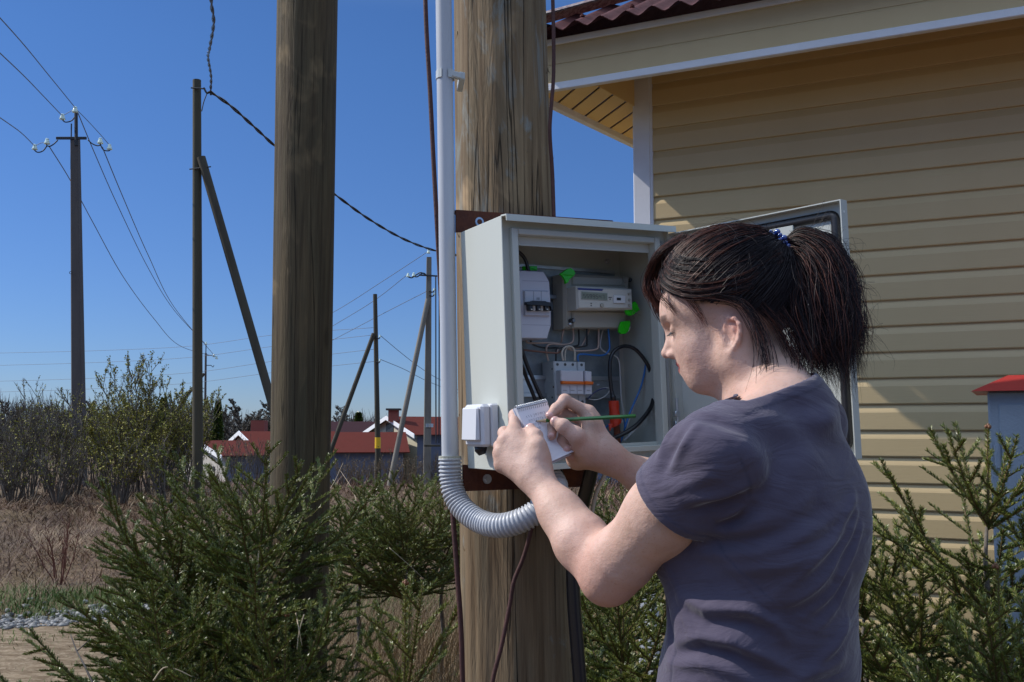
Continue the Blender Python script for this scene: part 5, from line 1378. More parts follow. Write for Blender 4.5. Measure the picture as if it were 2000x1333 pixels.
def eyes():
    b = MB()
    for s_ in (1, -1):
        for k in range(26):
            t = k/25; p0 = Hd(.0905-.012*(t*2-1)**2*.9, s_*(.020+.023*t), .0115+.0012*math.sin(t*3.1))
            dr = hF*.8+hL*s_*(-.3+.9*t)-hU*.55; p1 = p0+dr/np.linalg.norm(dr)*.0085
            b.tube([Vector(p0), Vector((p0*.5+p1*.5)-hU*.0008), Vector(p1)], [.00035, .0003, .0001], 4)
    b.build('eyelashes', DARK, PERSON)
    b = MB()
    rg = random.Random(2)
    for s_ in (1, -1):
        for k in range(110):
            t = rg.random(); l = .012+.036*t; r = raydir = None
            f = .0985-.0125*((l-.012)/.036)**1.5*1.6; u = .037+.004*math.sin(t*2.6)+rg.uniform(-.0022, .0022)
            p0 = Hd(f+.001, s_*l, u); p1 = p0+hL*s_*.006+hU*(.0015-.002*t)-hF*.001
            b.tube([Vector(p0), Vector(p1)], [.0003, .0001], 3)
    b.build('eyebrow', mat('brow_hair', (.04, .022, .02), .6), PERSON)
eyes()

# ------------------------------------------------------------------ hair
HAIR = mat('black_hair', (.014, .009, .012), .48, spec=.25)
HAIRR = mat('sunlit_brown_hair', (.095, .032, .022), .46, spec=.35)  # brown strands; the reddish tone of sunlit hair is put into the colour
rgH = np.random.default_rng(12)
def strands(name, paths, r, mats, parent, mi=None, k=3):
    """paths (n, m, 3) -> thin tapered prisms"""
    Pn = np.asarray(paths); n, m, _ = Pn.shape
    T = np.gradient(Pn, axis=1); T /= np.maximum(np.linalg.norm(T, axis=2, keepdims=True), 1e-9)
    ref = np.array([.3, .5, .81]); U = np.cross(T, ref); U /= np.maximum(np.linalg.norm(U, axis=2, keepdims=True), 1e-9); W = np.cross(T, U)
    rr = (np.asarray(r).reshape(-1, 1) if np.ndim(r) else np.full((n, 1), r))*np.interp(np.linspace(0, 1, m), [0, .1, .8, 1], [.7, 1, .85, .25])[None]
    V = np.stack([Pn+(U*math.cos(2*math.pi*i/k)+W*math.sin(2*math.pi*i/k))*rr[..., None] for i in range(k)], 2)
    idx = np.arange(n*m*k).reshape(n, m, k); nx = np.roll(idx, -1, 2)
    F = np.stack([idx[:, :-1], nx[:, :-1], nx[:, 1:], idx[:, 1:]], -1).reshape(-1, 4)
    mm = None if mi is None else np.repeat(mi, (m-1)*k)
    return np_mesh(name, V.reshape(-1, 3), F, mats, parent, smooth=True, mi=mm)
capC = Hd(-.006, 0, .056); capR = V3(.113, .087, .103)
def toCap(d):                                                        # direction in head axes -> point on the hair volume
    d = d/np.linalg.norm(d, axis=-1, keepdims=True); t = 1/np.sqrt(((d/capR)**2).sum(-1, keepdims=True)); q = d*t
    return capC+q@HM
def midray(px, py, l=0.):
    r = A_(P(px, py, 1))-A_(CAMP); o = A_(CAMP); t = ((HO+hL*l-o)@hL)/(r@hL); q = (o+r*t-HO)@HM.T; return q
tie = midray(1512, 486); print('tie', tie, 'cap', px_of(capC))
TIE = Hd(*tie)
def make_hair():
    # scalp cap under the strands
    def cap(p):
        d = Ell(capC, capR-.006, HM)(p); q = (p-HO)@HM.T
        f, u = q[:, 0], q[:, 2]; l = np.abs(q[:, 1])
        low = np.interp(f, [-.13, -.07, -.045, -.02, .01, .03, .05, .075, .11], [-.028, -.006, .010, .034, .036, .045, .062, .080, .092])
        return smax(d, (low-u), .012)
    V, F = sdf_mesh(bound(cap, capC, .14), capC-.15, capC+.15, .003)
    np_mesh('hair_base', V, F, mat('hair_base', (.010, .007, .008), .6), HAIRO, smooth=True)
    # combed-back hair: from the hairline over the head to the tie
    n = 5200; paths = []; mi = []; m = 16
    dT = (np.array(tie)-np.array(((capC-HO)@HM.T)))
    dT /= np.linalg.norm(dT)
    roots = []
    while len(roots) < n:
        f, l, u = rgH.uniform(-1, 1, 3)
        if f*f+l*l+u*u > 1: continue
        d = V3(f, l, u); d /= np.linalg.norm(d); q = (toCap(d[None])[0]-HO)@HM.T
        low = np.interp(q[0], [-.13, -.07, -.045, -.02, .01, .03, .05, .075, .11], [-.035, -.012, .006, .030, .032, .042, .060, .078, .090])
        if q[2] < low or (d@dT) > .985: continue
        if q[2] > low+.05 and rgH.random() < .55: continue
        roots.append(d)
    roots = np.array(roots); t = np.linspace(0, 1, m)[None, :, None]
    om = np.arccos(np.clip(roots@dT, -1, 1))[:, None, None]
    D = (np.sin((1-t)*om)*roots[:, None]+np.sin(t*om)*dT)/np.sin(om)
    # side hair sags a little before it rises to the tie
    sag = np.sin(t*np.pi)*.10*np.clip(np.abs(roots[:, 1]), 0, 1)[:, None, None]*np.clip(1.2-om/1.5, .3, 1)
    D = D+sag*np.array([0, 0, -1.])
    Q = toCap(D.reshape(-1, 3)).reshape(n, m, 3)
    cl = np.sin(roots[:, 1]*26+roots[:, 0]*9)*.0012+np.sin(roots[:, 1]*61+roots[:, 2]*40)*.0009+rgH.normal(0, .0012, n)
    lift = (cl+.0005)[:, None, None]*np.sin(t*np.pi)**.5
    c0 = capC; nr = Q-c0; nr /= np.linalg.norm(nr, axis=2, keepdims=True)
    Q = Q+nr*lift+rgH.normal(0, .0010, (n, 1, 3))+np.cumsum(rgH.normal(0, .0006, (n, m, 3)), 1)
    conv = smoothstep(.80, 1.0, t); Q = Q*(1-conv)+(np.array(TIE)+rgH.normal(0, .006, (n, 1, 3)))*conv
    hq = (Q[:, 0]-HO)@HM.T
    mi = ((hq[:, 0] > .035) & (rgH.random(n) < .7)).astype(int)  # front strands mostly brown, sunlight put into their colour
    strands('combed_hair', Q, rgH.uniform(.0004, .0009, n), [HAIR, HAIRR], HAIRO, mi)
    def spl(ctrl, m):
        """Catmull-Rom through control points ctrl (n, c, 3)"""
        ctrl = np.asarray(ctrl); n_, c_, _ = ctrl.shape
        E_ = np.concatenate([2*ctrl[:, :1]-ctrl[:, 1:2], ctrl, 2*ctrl[:, -1:]-ctrl[:, -2:-1]], 1); out = []
        for x in np.linspace(0, c_-1-1e-6, m):
            i = int(x); s_ = x-i; a, b, c, d = E_[:, i], E_[:, i+1], E_[:, i+2], E_[:, i+3]
            out.append(.5*(2*b+(c-a)*s_+(2*a-5*b+4*c-d)*s_*s_+(3*b-a-3*c+d)*s_**3))
        return np.stack(out, 1)
    # fringe falling over the forehead, and the lock swept over the temple and the ear
    def lock(ctrl, n_, spread, r=(.0003, .0007), brown=.6, m_=14, endspread=None):
        c = np.array([list(x) for x in ctrl]); k = len(c)
        es = endspread or spread; sp = np.linspace(spread, es, k)[None, :, None]
        off = rgH.normal(0, 1, (n_, 1, 3))*.8+rgH.normal(0, .35, (n_, k, 3))
        C = c[None]+off*sp
        C[:, -1] += (C[:, -1]-C[:, -2])*rgH.uniform(-.5, .3, (n_, 1))
        return spl(C, m_), rgH.uniform(*r, n_), (rgH.random(n_) < brown).astype(int)
    L = []
    for l0, l1, e in ((-.045, -.060, .070), (-.025, -.045, .066), (-.005, -.030, .062), (.010, -.016, .066), (.022, .0, .078)):
        L.append(lock([Hd(.040, l0*.6, .158), Hd(.082, l0*.9, .142), Hd(.110, l1, .116), Hd(.118, l1*1.05, .094), Hd(.114-abs(l1)*.15, l1*1.1, e)], 120, .0045, (.0002, .0005), endspread=.004))
    L.append(lock([Hd(.035, -.03, .150), Hd(.085, -.045, .134), Hd(.114, -.055, .100), Hd(.116, -.060, .068), Hd(.110, -.062, .044)], 160, .006, (.0002, .0005), endspread=.004))
    # temple sweep, lying on the hair volume
    def K(f, l, u, o=.001):
        q = Hd(f, l, u)-capC; d = q@HM.T; pt = toCap(d[None])[0]; return pt+(pt-capC)/np.linalg.norm(pt-capC)*o
    for k in range(7):
        w_ = k*.010
        L.append(lock([K(.070, .010+k*.004, .150), K(.098-w_*.6, .040, .105+w_*.5), K(.080-w_*.5, .066, .074+w_*.8), K(.045-w_*.3, .082, .052+w_), K(.004, .090, .044+w_), K(-.045, .084, .046+w_), K(-.085, .055, .070+w_*.7)], 150, .0022, (.0002, .0006), brown=.35 if k < 4 else .1, m_=20))
    L.append(lock([Hd(.070, .068, .076), Hd(.050, .074, .054), Hd(.040, .077, .036), Hd(.034, .078, .020), Hd(.030, .079, .004)], 30, .004, (.0002, .00035), .8))
    L.append(lock([Hd(.092, .050, .092), Hd(.090, .056, .070), Hd(.080, .062, .052), Hd(.070, .066, .034)], 30, .004, (.0002, .00035), .8))
    # loose locks behind the ear and at the nape
    L.append(lock([Hd(.01, .084, .044), Hd(-.025, .086, .030), Hd(-.042, .084, .0), Hd(-.048, .082, -.035), Hd(-.046, .082, -.072), Hd(-.034, .080, -.104)], 60, .0040, (.0002, .0005), brown=.3, endspread=.010))
    L.append(lock([Hd(-.050, .070, .020), Hd(-.070, .066, -.010), Hd(-.082, .062, -.045), Hd(-.084, .062, -.078), Hd(-.070, .066, -.108), Hd(-.045, .070, -.128)], 55, .007, (.0002, .0004), .4, endspread=.014))
    L.append(lock([Hd(-.075, .050, .010), Hd(-.090, .048, -.030), Hd(-.098, .048, -.070), Hd(-.090, .052, -.105), Hd(-.098, .060, -.130)], 60, .008, (.0002, .0004), .4, endspread=.016))
    for ps, rr, mm in L: pass
    mx = max(p.shape[1] for p, _, _ in L)
    def resample(p, m_):
        x = np.linspace(0, p.shape[1]-1, m_); i = np.minimum(x.astype(int), p.shape[1]-2); s_ = (x-i)[None, :, None]; return p[:, i]*(1-s_)+p[:, i+1]*s_
    A = np.concatenate([resample(p, 18) for p, _, _ in L]); strands('loose_locks', A, np.concatenate([r for _, r, _ in L]), [HAIR, HAIRR], HAIRO, np.concatenate([m_ for _, _, m_ in L]))
    # ponytail
    n = 4000; a = rgH.random(n); b = rgH.normal(0, 1, n); lump = np.round(a*9)/9; a2 = a*.55+lump*.45
    def row(xs, ys, yy, w_):                                         # place across the tail from inner (a=0) to outer (a=1)
        x = xs[0]+(xs[1]-xs[0])*a2; y = ys[0]+(ys[1]-ys[0])*a2; 
        D_ = TIE[1]+yy+b*w_
        u_ = (x-1000)/F_PX; v_ = (666.5-y)/F_PX; d = np.stack([u_, np.full(n, _c)-v_*_s, _s+v_*_c], -1); t_ = D_/d[:, 1]
        return A_(CAMP)+d*t_[:, None]
    R0 = row((1518, 1530), (505, 468), 0, .006); R1 = row((1537, 1572), (512, 448), -.004, .012)
    R2 = row((1548, 1630), (560, 474), -.010, .022); R3 = row((1552, 1664), (615, 548), -.014, .026); R4 = row((1568, 1676), (680, 640), -.016, .026); 
    ln = (rgH.uniform(-.5, 1.15, n)*np.where(rgH.random(n) < .4, 1, .6)+np.where(rgH.random(n) < .5, .3, 0))[:, None]; R5 = row((1606, 1672), (738, 735), -.014, .024)
    C = np.stack([R0, R1, R2, R3, R4, R4+(R5-R4)*ln], 1)
    C[:, 1:] += rgH.normal(0, 1, (n, 5, 3))*np.array([.002, .0045, .0075, .009, .013])[None, :, None]
    strands('ponytail', spl(C, 22), rgH.uniform(.00018, .0005, n), [HAIR, HAIRR], HAIRO, (rgH.random(n) < .22).astype(int))
    # fly-away hair round the tail and the crown
    nf = 330; C = []
    for k in range(nf):
        i = rgH.integers(0, n); s0 = [R1, R2, R3, R4][rgH.integers(0, 4)][i]; dr = V3(1, rgH.normal(0, .4), rgH.normal(0, .5)); dr /= np.linalg.norm(dr); L_ = rgH.uniform(.02, .07)
        p1 = s0+dr*L_*.4; p2 = p1+(dr+V3(0, 0, rgH.normal(-.2, .7)))*L_*.4; p3 = p2+V3(rgH.normal(0, .6), rgH.normal(0, .3), rgH.normal(-.5, .6))*L_*.45
        C.append([s0-dr*.02, s0, p1, p2, p3])
    for k in range(170):
        d = V3(rgH.uniform(-.7, .9), rgH.uniform(-.3, 1.0), rgH.uniform(.2, 1)); q = toCap(d[None])[0]; tn = np.cross(q-capC, rgH.normal(size=3)); tn /= np.linalg.norm(tn); nn = (q-capC)/np.linalg.norm(q-capC)
        C.append([q, q+tn*.012+nn*.003, q+tn*.025+nn*.006, q+tn*.038+nn*.006, q+tn*.05+nn*.002])
    for k in range(40):                                              # short tuft above the tie
        e = np.array(TIE); d = V3(-.25+rgH.normal(0, .25), rgH.normal(0, .2), 1); C.append([e, e+d*.008, e+d*.016, e+d*.024+V3(rgH.normal(0, .002), 0, 0), e+d*rgH.uniform(.026, .040)+V3(rgH.normal(0, .004), 0, 0)])
    strands('flyaway_hair', spl(np.array(C), 14), .00022, [HAIR], HAIRO)
HAIRO = bpy.data.objects.new('hair', None); link(HAIRO, PERSON)
make_hair()
def hair_tie():
    b = MB(); rg = random.Random(9); e = Vector(TIE)+Vector(A_(P(1545, 462, TIE[1]))-TIE).normalized()*.004; ax = Vector(A_(P(1545, 462, TIE[1]))-TIE).normalized(); u = ax.cross(Vector((0, 1, 0))).normalized(); v = ax.cross(u)
    for k in range(46):
        an = rg.uniform(0, 6.28); r = .0215+rg.uniform(-.002, .004); c = e+ax*rg.uniform(-.006, .009)+(u*math.cos(an)+v*math.sin(an))*r
        b.sphere(c, rg.uniform(.0022, .0046), 10, 7)
    for k in range(26):
        an = rg.uniform(-.9, .9); s_ = -1 if v.y > 0 else 1; c = e+ax*rg.uniform(-.004, .010)+(v*s_*math.cos(an)+u*math.sin(an))*(.0235+rg.uniform(-.002, .004)); b.sphere(c, rg.uniform(.0028, .005), 10, 7)
    for k in range(3):
        o = ax*(-.003+.004*k); b.tube([e+o+(u*math.cos(t)+v*math.sin(t))*.0155 for t in [i*.33 for i in range(20)]], .0018, 6)
    b.build('hair_tie', mat('blue_beads', (.005, .035, .22), .12, spec=.8, coat=.8), PERSON, smooth=True)
hair_tie()

# ================================================================== POLES, WIRES, FAR BUILDINGS
DWOOD = mat('dark_pole_wood', (.040, .032, .022), .85, mix=((.07, .06, .04), 5, .4, (1, 1, .1)), bump=(40, .5, (1, 1, .05)))
DWOOD2 = mat('brown_pole_wood', (.075, .060, .034), .85, mix=((.05, .045, .03), 5, .4, (1, 1, .1)), bump=(40, .5, (1, 1, .05)))
DCON = mat('dark_pole_concrete', (.075, .062, .06), .9, mix=((.10, .085, .08), 4, .4, (1, 1, .2)))
PCON = mat('pale_pole_concrete', (.24, .215, .18), .9, mix=((.15, .13, .11), 4, .4, (1, 1, .2)))
IRON = mat('dark_iron', (.02, .02, .025), .6)
GLASS = mat('glass_insulator', (.80, .95, .85), .06, spec=.9, trans=.15)
WIREM = mat('line_wire', (.12, .13, .16), .6)
def pole(lab, top, bot, Y, r0, r1, M, sides=14, name='utility_pole', grp='poles of the overhead line'):
    a, b_ = P(*bot, Y), P(*top, Y); a = Vector((a.x, a.y, float(gz(a.x, a.y))-.3))
    T = thing(name, lab, 'pole', a, grp); b = MB()
    if sides == 4:
        rows = []
        for (c, r) in ((a, r0), (b_, r1)): rows.append([c+Vector((x*r, y*r, 0)) for (x, y) in ((-.8, -1), (.8, -1), (1, -.8), (1, .8), (.8, 1), (-.8, 1), (-1, .8), (-1, -.8))])
        b.grid(rows, closed=True); b.add(rows[1], [tuple(range(8))])
        b.build('shaft', M, T)
    else:
        n = 12; b.tube([a+(b_-a)*(k/n) for k in range(n+1)], [r0+(r1-r0)*k/n for k in range(n+1)], sides); b.build('shaft', M, T, smooth='auto')
    return T
def brace(T, p0, p1, Y0, Y1, r, M, name='brace'):
    b = MB(); a, c = P(*p0, Y0), P(*p1, Y1); c += (c-a).normalized()*.6; b.tube([a, c], r, 12); return b.build(name, M, T, smooth='auto')
def insul(T, px, py, Y, r=.075, hook=None):
    b = MB(); c = P(px, py, Y)
    rows = []
    for (h, q) in ((-1.0, .25), (-.9, .9), (-.5, 1.0), (-.3, .72), (0, .78), (.3, .62), (.6, .5), (.8, .62), (1.05, .4), (1.15, .1)):
        rows.append([c+Vector((math.cos(a)*q*r, math.sin(a)*q*r, h*r)) for a in [2*math.pi*k/12 for k in range(12)]])
    b.grid(rows, closed=True); b.build('insulator', GLASS, T, smooth=True)
    if hook:
        b = MB(); b.tube(catmull([P(x, y, Y) for x, y in hook], 6), .017, 7); b.build('hook', IRON, T, smooth=True)
def cable(lab, pts, r, M=WIREM, grp='overhead wires', name='power_line', n=5):
    q = catmull([P(*p) for p in pts], 8); b = MB(); b.tube(q, r, n); tag(b.build(name, M, smooth=True, loc=q[0]), lab, 'wire', grp)
def lines():
    Y = 27
    T = pole('tall dark concrete pole with iron crossarm and glass insulators at the far left', (147, 272), (157, 940), Y, .165, .105, DCON, 4)
    b = MB(); b.box(P(113, 275, Y)-Vector((0, .13, 0)), P(172, 275, Y)-P(113, 275, Y), Vector((0, .05, 0)), Vector((0, 0, .075)), .006); b.build('crossarm', IRON, T)
    b = MB(); b.tube([P(149, 285, Y-.1), P(148.5, 222, Y-.1)], .05, 8); b.build('top_post', IRON, T, smooth='auto')
    b = MB(); b.tube([P(139, 276, Y), P(139.5, 242, Y)], .018, 6); b.build('rod', IRON, T)
    insul(T, 92, 277, Y, .085, [(113, 274), (106, 281), (98, 286), (92, 285), (91, 279)])
    insul(T, 68, 288, Y, .080, [(92, 285), (84, 295), (74, 298), (68, 294), (67, 290)])
    insul(T, 196, 276, Y, .085, [(172, 274), (180, 281), (190, 285), (196, 283), (196, 278)])
    insul(T, 214, 288, Y, .080, [(196, 283), (202, 293), (212, 295), (216, 291)])
    insul(T, 147, 215, Y, .090, [(148.5, 226), (148, 222), (147.5, 217)]); insul(T, 122, 229, Y, .085, [(148, 226), (140, 236), (128, 239), (122, 234), (122, 230)])
    b = MB(); c = P(138, 533, Y-.17); b.tube([c+Vector((.035*math.cos(t), 0, .035*math.sin(t))) for t in [i*.6 for i in range(11)]], .008, 5); b.build('ring', IRON, T)
    T = pole('slim brown wooden pole with one diagonal brace, left of the big timber post', (384.5, 157), (387, 985), 18, .098, .078, DWOOD2)
    brace(T, (393, 308), (590, 992), 17.95, 17.7, .082, DWOOD)
    b = MB(); b.tube([P(370, 331, 17.9), P(412, 326, 17.9)], .012, 6); b.build('bolt', IRON, T)
    b = MB(); b.tube([P(373, 172, 17.9), P(401, 174, 17.9)], .014, 6); b.build('bolt', IRON, T)
    b = MB(); b.tube(catmull([P(398, 172, 17.8), P(404, 182, 17.8), P(410, 180, 17.8), P(412, 186, 17.8)], 5), .02, 6); b.build('clamp', IRON, T)
    b = MB(); b.tube(catmull([P(404, 184, 17.8), P(398, 200, 17.85), P(394, 218, 17.9)], 5), .01, 5); b.build('down_wire', IRON, T)
    T = pole('thin black wooden pole with a yellow band and a brace to the left', (732.5, 575), (740, 948), 27, .082, .058, DWOOD)
    brace(T, (730, 652), (645, 884), 26.9, 26.6, .062, DWOOD)
    b = MB(); c = P(737.8, 876, 27); b.tube([c, c+Vector((0, 0, .30))], .082, 14); b.build('yellow_band', mat('yellow_band', (.75, .45, .01), .5), T)
    for y in (657, 704): insul(T, 742, y, 26.9, .035, [(735, y+3), (739, y+5), (742, y+3)])
    T = pole('pale grey concrete pole with glass insulators and a long leaning strut', (838, 503), (834, 945), 25, .10, .062, PCON, 4)
    brace(T, (836, 585), (770, 903), 24.9, 24.4, .066, PCON)
    insul(T, 837, 492, 25, .05); insul(T, 797, 538, 24.9, .05, [(833, 538), (822, 533), (812, 538), (804, 543), (797, 541)]); insul(T, 808, 537, 24.9, .05, [(833, 538), (826, 534), (815, 541), (808, 540)])
    b = MB(); b.box(P(818, 539, 24.85), P(854, 541, 24.85)-P(818, 539, 24.85), Vector((0, .03, 0)), Vector((0, 0, .04)), .004); b.build('crossarm', IRON, T)
    for y in (566, 574): insul(T, 848, y, 24.9, .035, [(838, y+3), (844, y+5), (848, y+3)])
    b = MB(); b.tube([P(851, 540, 24.6), P(851.5, 866, 24.6)], .018, 6); b.build('down_cable', IRON, T)
    b = MB(); b.tube([P(858, 540, 24.6), P(857.5, 866, 24.6)], .018, 6); b.build('down_cable', IRON, T)
    b = MB(); b.box(P(828, 873, 24.6), P(860, 873, 24.6)-P(828, 873, 24.6), Vector((0, .1, 0)), Vector((0, 0, .05)), .004); b.build('bracket', DWOOD, T)
    b = MB(); b.tube([P(838, 835, 24.98), P(838, 828, 24.98)], .11, 12); b.build('metal_band', STEEL, T, smooth='auto')
    T = pole('distant thin pole with two short arms just right of the slim brown pole', (402, 690), (400, 935), 58, .085, .06, DCON)
    b = MB(); b.tube([P(402, 692, 58), P(402.5, 672, 58)], .03, 6); b.build('top_post', IRON, T)
    b = MB(); b.tube([P(402, 694.5, 58), P(414, 694.5, 58)], .03, 6); b.build('arm', IRON, T)
    b = MB(); b.tube([P(402, 714, 58), P(412, 714, 58), P(416, 717.5, 58), P(418, 714, 58)], .025, 6); b.build('arm', IRON, T)
    insul(T, 418, 695, 58, .09); insul(T, 423, 699, 58, .09); insul(T, 402.5, 671, 58, .08)
    brace(T, (399, 730), (336, 812), 57.8, 57, .08, DWOOD)
    # wires
    cable('wire from the upper left corner to the top insulator of the tall pole', [(-60, -30, 14), (40, 80, 19), (95, 147, 23), (147, 211, 27)], 0.0115)
    cable('wire from the left edge to the second highest insulator', [(-60, 48, 15), (40, 142, 19.5), (80, 183, 23), (121, 226, 27)], 0.0115)
    cable('wire from the left edge down to the outermost left insulator', [(-60, 190, 16), (20, 244, 21), (45, 263, 24), (67, 285, 27)], 0.0115)
    cable('short jumper from the top insulator to the outer right insulator', [(149, 214, 27), (170, 235, 27), (195, 262, 27), (214, 284, 27)], 0.0101)
    cable('jumper between the two top insulators', [(122, 227, 27), (134, 220, 27), (147, 213, 27)], 0.0086)
    cable('jumper between the two left insulators', [(68, 286, 27), (80, 280, 27), (92, 279, 27)], 0.0086)
    cable('sagging wire from the top insulator to the distant thin pole', [(151, 218, 27), (185, 300, 31), (230, 402, 36), (290, 525, 43), (340, 606, 50), (401, 672, 58)], 0.0144)
    cable('sagging wire from the right insulators to the distant thin pole', [(200, 288, 27), (240, 385, 32), (290, 500, 39), (340, 600, 48), (418, 694, 58)], 0.0144)
    cable('sagging wire from the left insulators, passing behind the tall pole', [(96, 286, 27), (137, 352, 30), (180, 432, 34), (240, 540, 40), (300, 622, 47), (350, 675, 53), (423, 698, 58)], 0.0144)
    for i, (y0, y1, y2, lab) in enumerate(((690, 676, 640, 'uppermost'), (714, 698, 662, 'second'), (745, 728, 690, 'third'), (766, 748, 714, 'lowest'))):
        cable(lab+' of the four thin wires crossing low over the far bushes', [(-200, y0+4, 40), (0, y0, 38), (200, (y0+y1)/2+2, 36), (377, y1, 34), (540, (y1+y2)/2-4, 30), (735, y2-8 if i else y2, 27)], .006)
    cable('upper wire from the black pole towards the right, sagging behind the strut', [(742, 655, 27), (790, 695, 29), (835, 728, 31), (900, 765, 34)], 0.0086)
    cable('lower wire from the black pole towards the right, sagging behind the strut', [(742, 702, 27), (790, 722, 29), (835, 745, 31), (900, 770, 34)], 0.0086)
    cable('wire rising from the big timber post to the pale pole top insulator', [(560, 655, 34), (655, 608, 30), (750, 548, 27), (837, 491, 25)], 0.0079)
    cable('wire rising from the big timber post to the pale pole side insulators', [(560, 690, 34), (655, 634, 30), (730, 588, 27.5), (797, 536, 25)], 0.0079)
    cable('wire rising to the clamps half way up the pale pole', [(560, 712, 34), (655, 662, 30), (750, 612, 27), (840, 566, 25)], 0.0079)
    # twisted service cable
    def twisted(lab, pts, r, pitch):
        q = catmull([P(*p) for p in pts], 30); b = MB()
        for s_ in (0, math.pi):
            out = []; L = 0
            for i, p in enumerate(q):
                if i: L += (p-q[i-1]).length
                t = (q[min(i+1, len(q)-1)]-q[max(i-1, 0)]).normalized(); u = t.cross(Vector((.2, 1, .1))).normalized(); v = t.cross(u); a = 2*math.pi*L/pitch+s_
                out.append(p+(u*math.cos(a)+v*math.sin(a))*r*.8)
            b.tube(out, r*.8, 6)
        tag(b.build('service_cable', CBL, smooth=True, loc=q[0]), lab, 'cable', 'twisted service cables')
    twisted('black twisted cable dropping from the top edge to the slim brown pole', [(413, -80, 10), (412, 0, 11.5), (417, 45, 12.5), (409, 95, 14), (406, 112, 15), (412, 150, 16.6), (411, 180, 17.8)], .016, .9)
    twisted('black twisted cable sagging from the slim brown pole to the right behind the timber post', [(411, 180, 17.8), (450, 207, 18.4), (495, 247, 19.2), (534, 283, 20), (600, 340, 21.2), (655, 381, 22), (720, 428, 23), (790, 468, 24), (857, 492, 25), (930, 505, 26)], .021, .9)
lines()
def far_houses():
    roofr = mat('far_red_roof', (.105, .022, .016), .9, spec=.08, mix=((.09, .02, .014), 2, .5, I3)); roofd = mat('far_dark_roof', (.040, .018, .022), .9, spec=.08)
    wl = mat('far_pale_wall', (.50, .46, .40), .8, mix=((.36, .33, .30), 1.5, .4, I3)); wd = mat('far_shaded_wall', (.12, .13, .18), .8); wy = mat('far_cream_wall', (.48, .44, .33), .8); tr = mat('far_white_trim', (.8, .8, .8), .5)  # wd: far side walls, their shade put into a dark blue-grey colour
    gl = mat('far_window', (.03, .035, .045), .2); br = mat('far_brick', (.25, .07, .05), .9); dk = mat('far_dark_door', (.06, .045, .035), .8)
    def house_(lab, A, D, u, W, L, z0, ze, zr, walls, gable, roof, name='house', trim=True, cat='house'):
        """A near-left bottom corner pixel x at distance D; u ridge direction (to the right), gable faces left"""
        u = Vector((*u, 0)).normalized(); v = Vector((-u.y, u.x, 0)); a = P(A, 840, D); a.z = z0
        T = thing(name, lab, cat, a)
        def q(s_, t, z): p = a+u*s_+v*t; return Vector((p.x, p.y, z))
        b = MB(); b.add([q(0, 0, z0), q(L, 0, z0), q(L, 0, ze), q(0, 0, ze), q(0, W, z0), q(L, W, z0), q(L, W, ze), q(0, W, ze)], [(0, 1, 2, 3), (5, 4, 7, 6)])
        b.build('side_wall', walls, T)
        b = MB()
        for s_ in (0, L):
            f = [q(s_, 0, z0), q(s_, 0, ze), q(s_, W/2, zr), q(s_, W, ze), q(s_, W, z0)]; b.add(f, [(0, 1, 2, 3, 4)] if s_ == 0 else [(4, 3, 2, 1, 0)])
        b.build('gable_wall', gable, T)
        o = .35; e = (zr-ze)/(W/2)*o; th = .14; b = MB()
        for sg in (0, 1):
            w0, w1 = (-o, W/2) if sg == 0 else (W+o, W/2)
            b.prism([q(-o, w0, ze-e+.02), q(L+o, w0, ze-e+.02), q(L+o, w1, zr+.02), q(-o, w1, zr+.02)], (0, 0, .05))
        rf = b.build('roof', roof, T)
        if trim:
            b = MB()
            for sg in (0, 1):
                w0, w1 = (-o-.02, W/2) if sg == 0 else (W+o+.02, W/2)
                b.prism([q(-o-.06, w0, ze-e-.16), q(-o-.06, w0, ze-e+.10), q(-o-.06, w1, zr+.10), q(-o-.06, w1, zr-.16)], u*.05)
            b.build('verge_trim', tr, rf)
        return T, q
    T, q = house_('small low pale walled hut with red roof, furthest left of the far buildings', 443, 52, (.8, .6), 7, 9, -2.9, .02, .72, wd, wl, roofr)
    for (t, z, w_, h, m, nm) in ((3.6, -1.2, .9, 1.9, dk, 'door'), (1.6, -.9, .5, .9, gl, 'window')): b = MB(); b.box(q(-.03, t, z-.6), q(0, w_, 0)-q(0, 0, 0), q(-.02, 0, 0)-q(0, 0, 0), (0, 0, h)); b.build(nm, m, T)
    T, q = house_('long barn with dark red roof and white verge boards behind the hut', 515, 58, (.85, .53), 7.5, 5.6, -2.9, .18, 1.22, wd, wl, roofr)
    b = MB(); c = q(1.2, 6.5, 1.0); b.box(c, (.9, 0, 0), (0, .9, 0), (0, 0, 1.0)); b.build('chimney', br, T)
    T, q = house_('long red roofed shed, side wall coloured dark for shade, behind the black pole', 600, 55, (.985, .17), 7, 5.4, -2.9, .16, 1.18, wd, wl, roofr, trim=False)
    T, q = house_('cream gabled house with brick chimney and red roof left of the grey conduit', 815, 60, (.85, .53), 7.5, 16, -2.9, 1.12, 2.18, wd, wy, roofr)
    b = MB(); b.box(q(-.03, 3.4, .70), q(0, 1.1, 0)-q(0, 0, 0), q(-.02, 0, 0)-q(0, 0, 0), (0, 0, 1.1)); w_ = b.build('window', gl, T)
    b = MB(); c = P(768, 812, 62); b.box(Vector((c.x-.32, 62, 1.9)), (.62, 0, 0), (0, .62, 0), (0, 0, .72)); ch = b.build('chimney', br, T)
    b = MB(); b.box(Vector((c.x-.46, 61.86, 2.62)), (.9, 0, 0), (0, .9, 0), (0, 0, .12)); b.build('chimney_cap', dk, ch)
    T, q = house_('dark roofed building behind the shed, left of the black pole', 560, 72, (1, 0), 7, 12, -2.9, .55, 1.95, wd, wd, roofd, trim=False)
    # rough concrete fence at the left of the hut
far_houses()

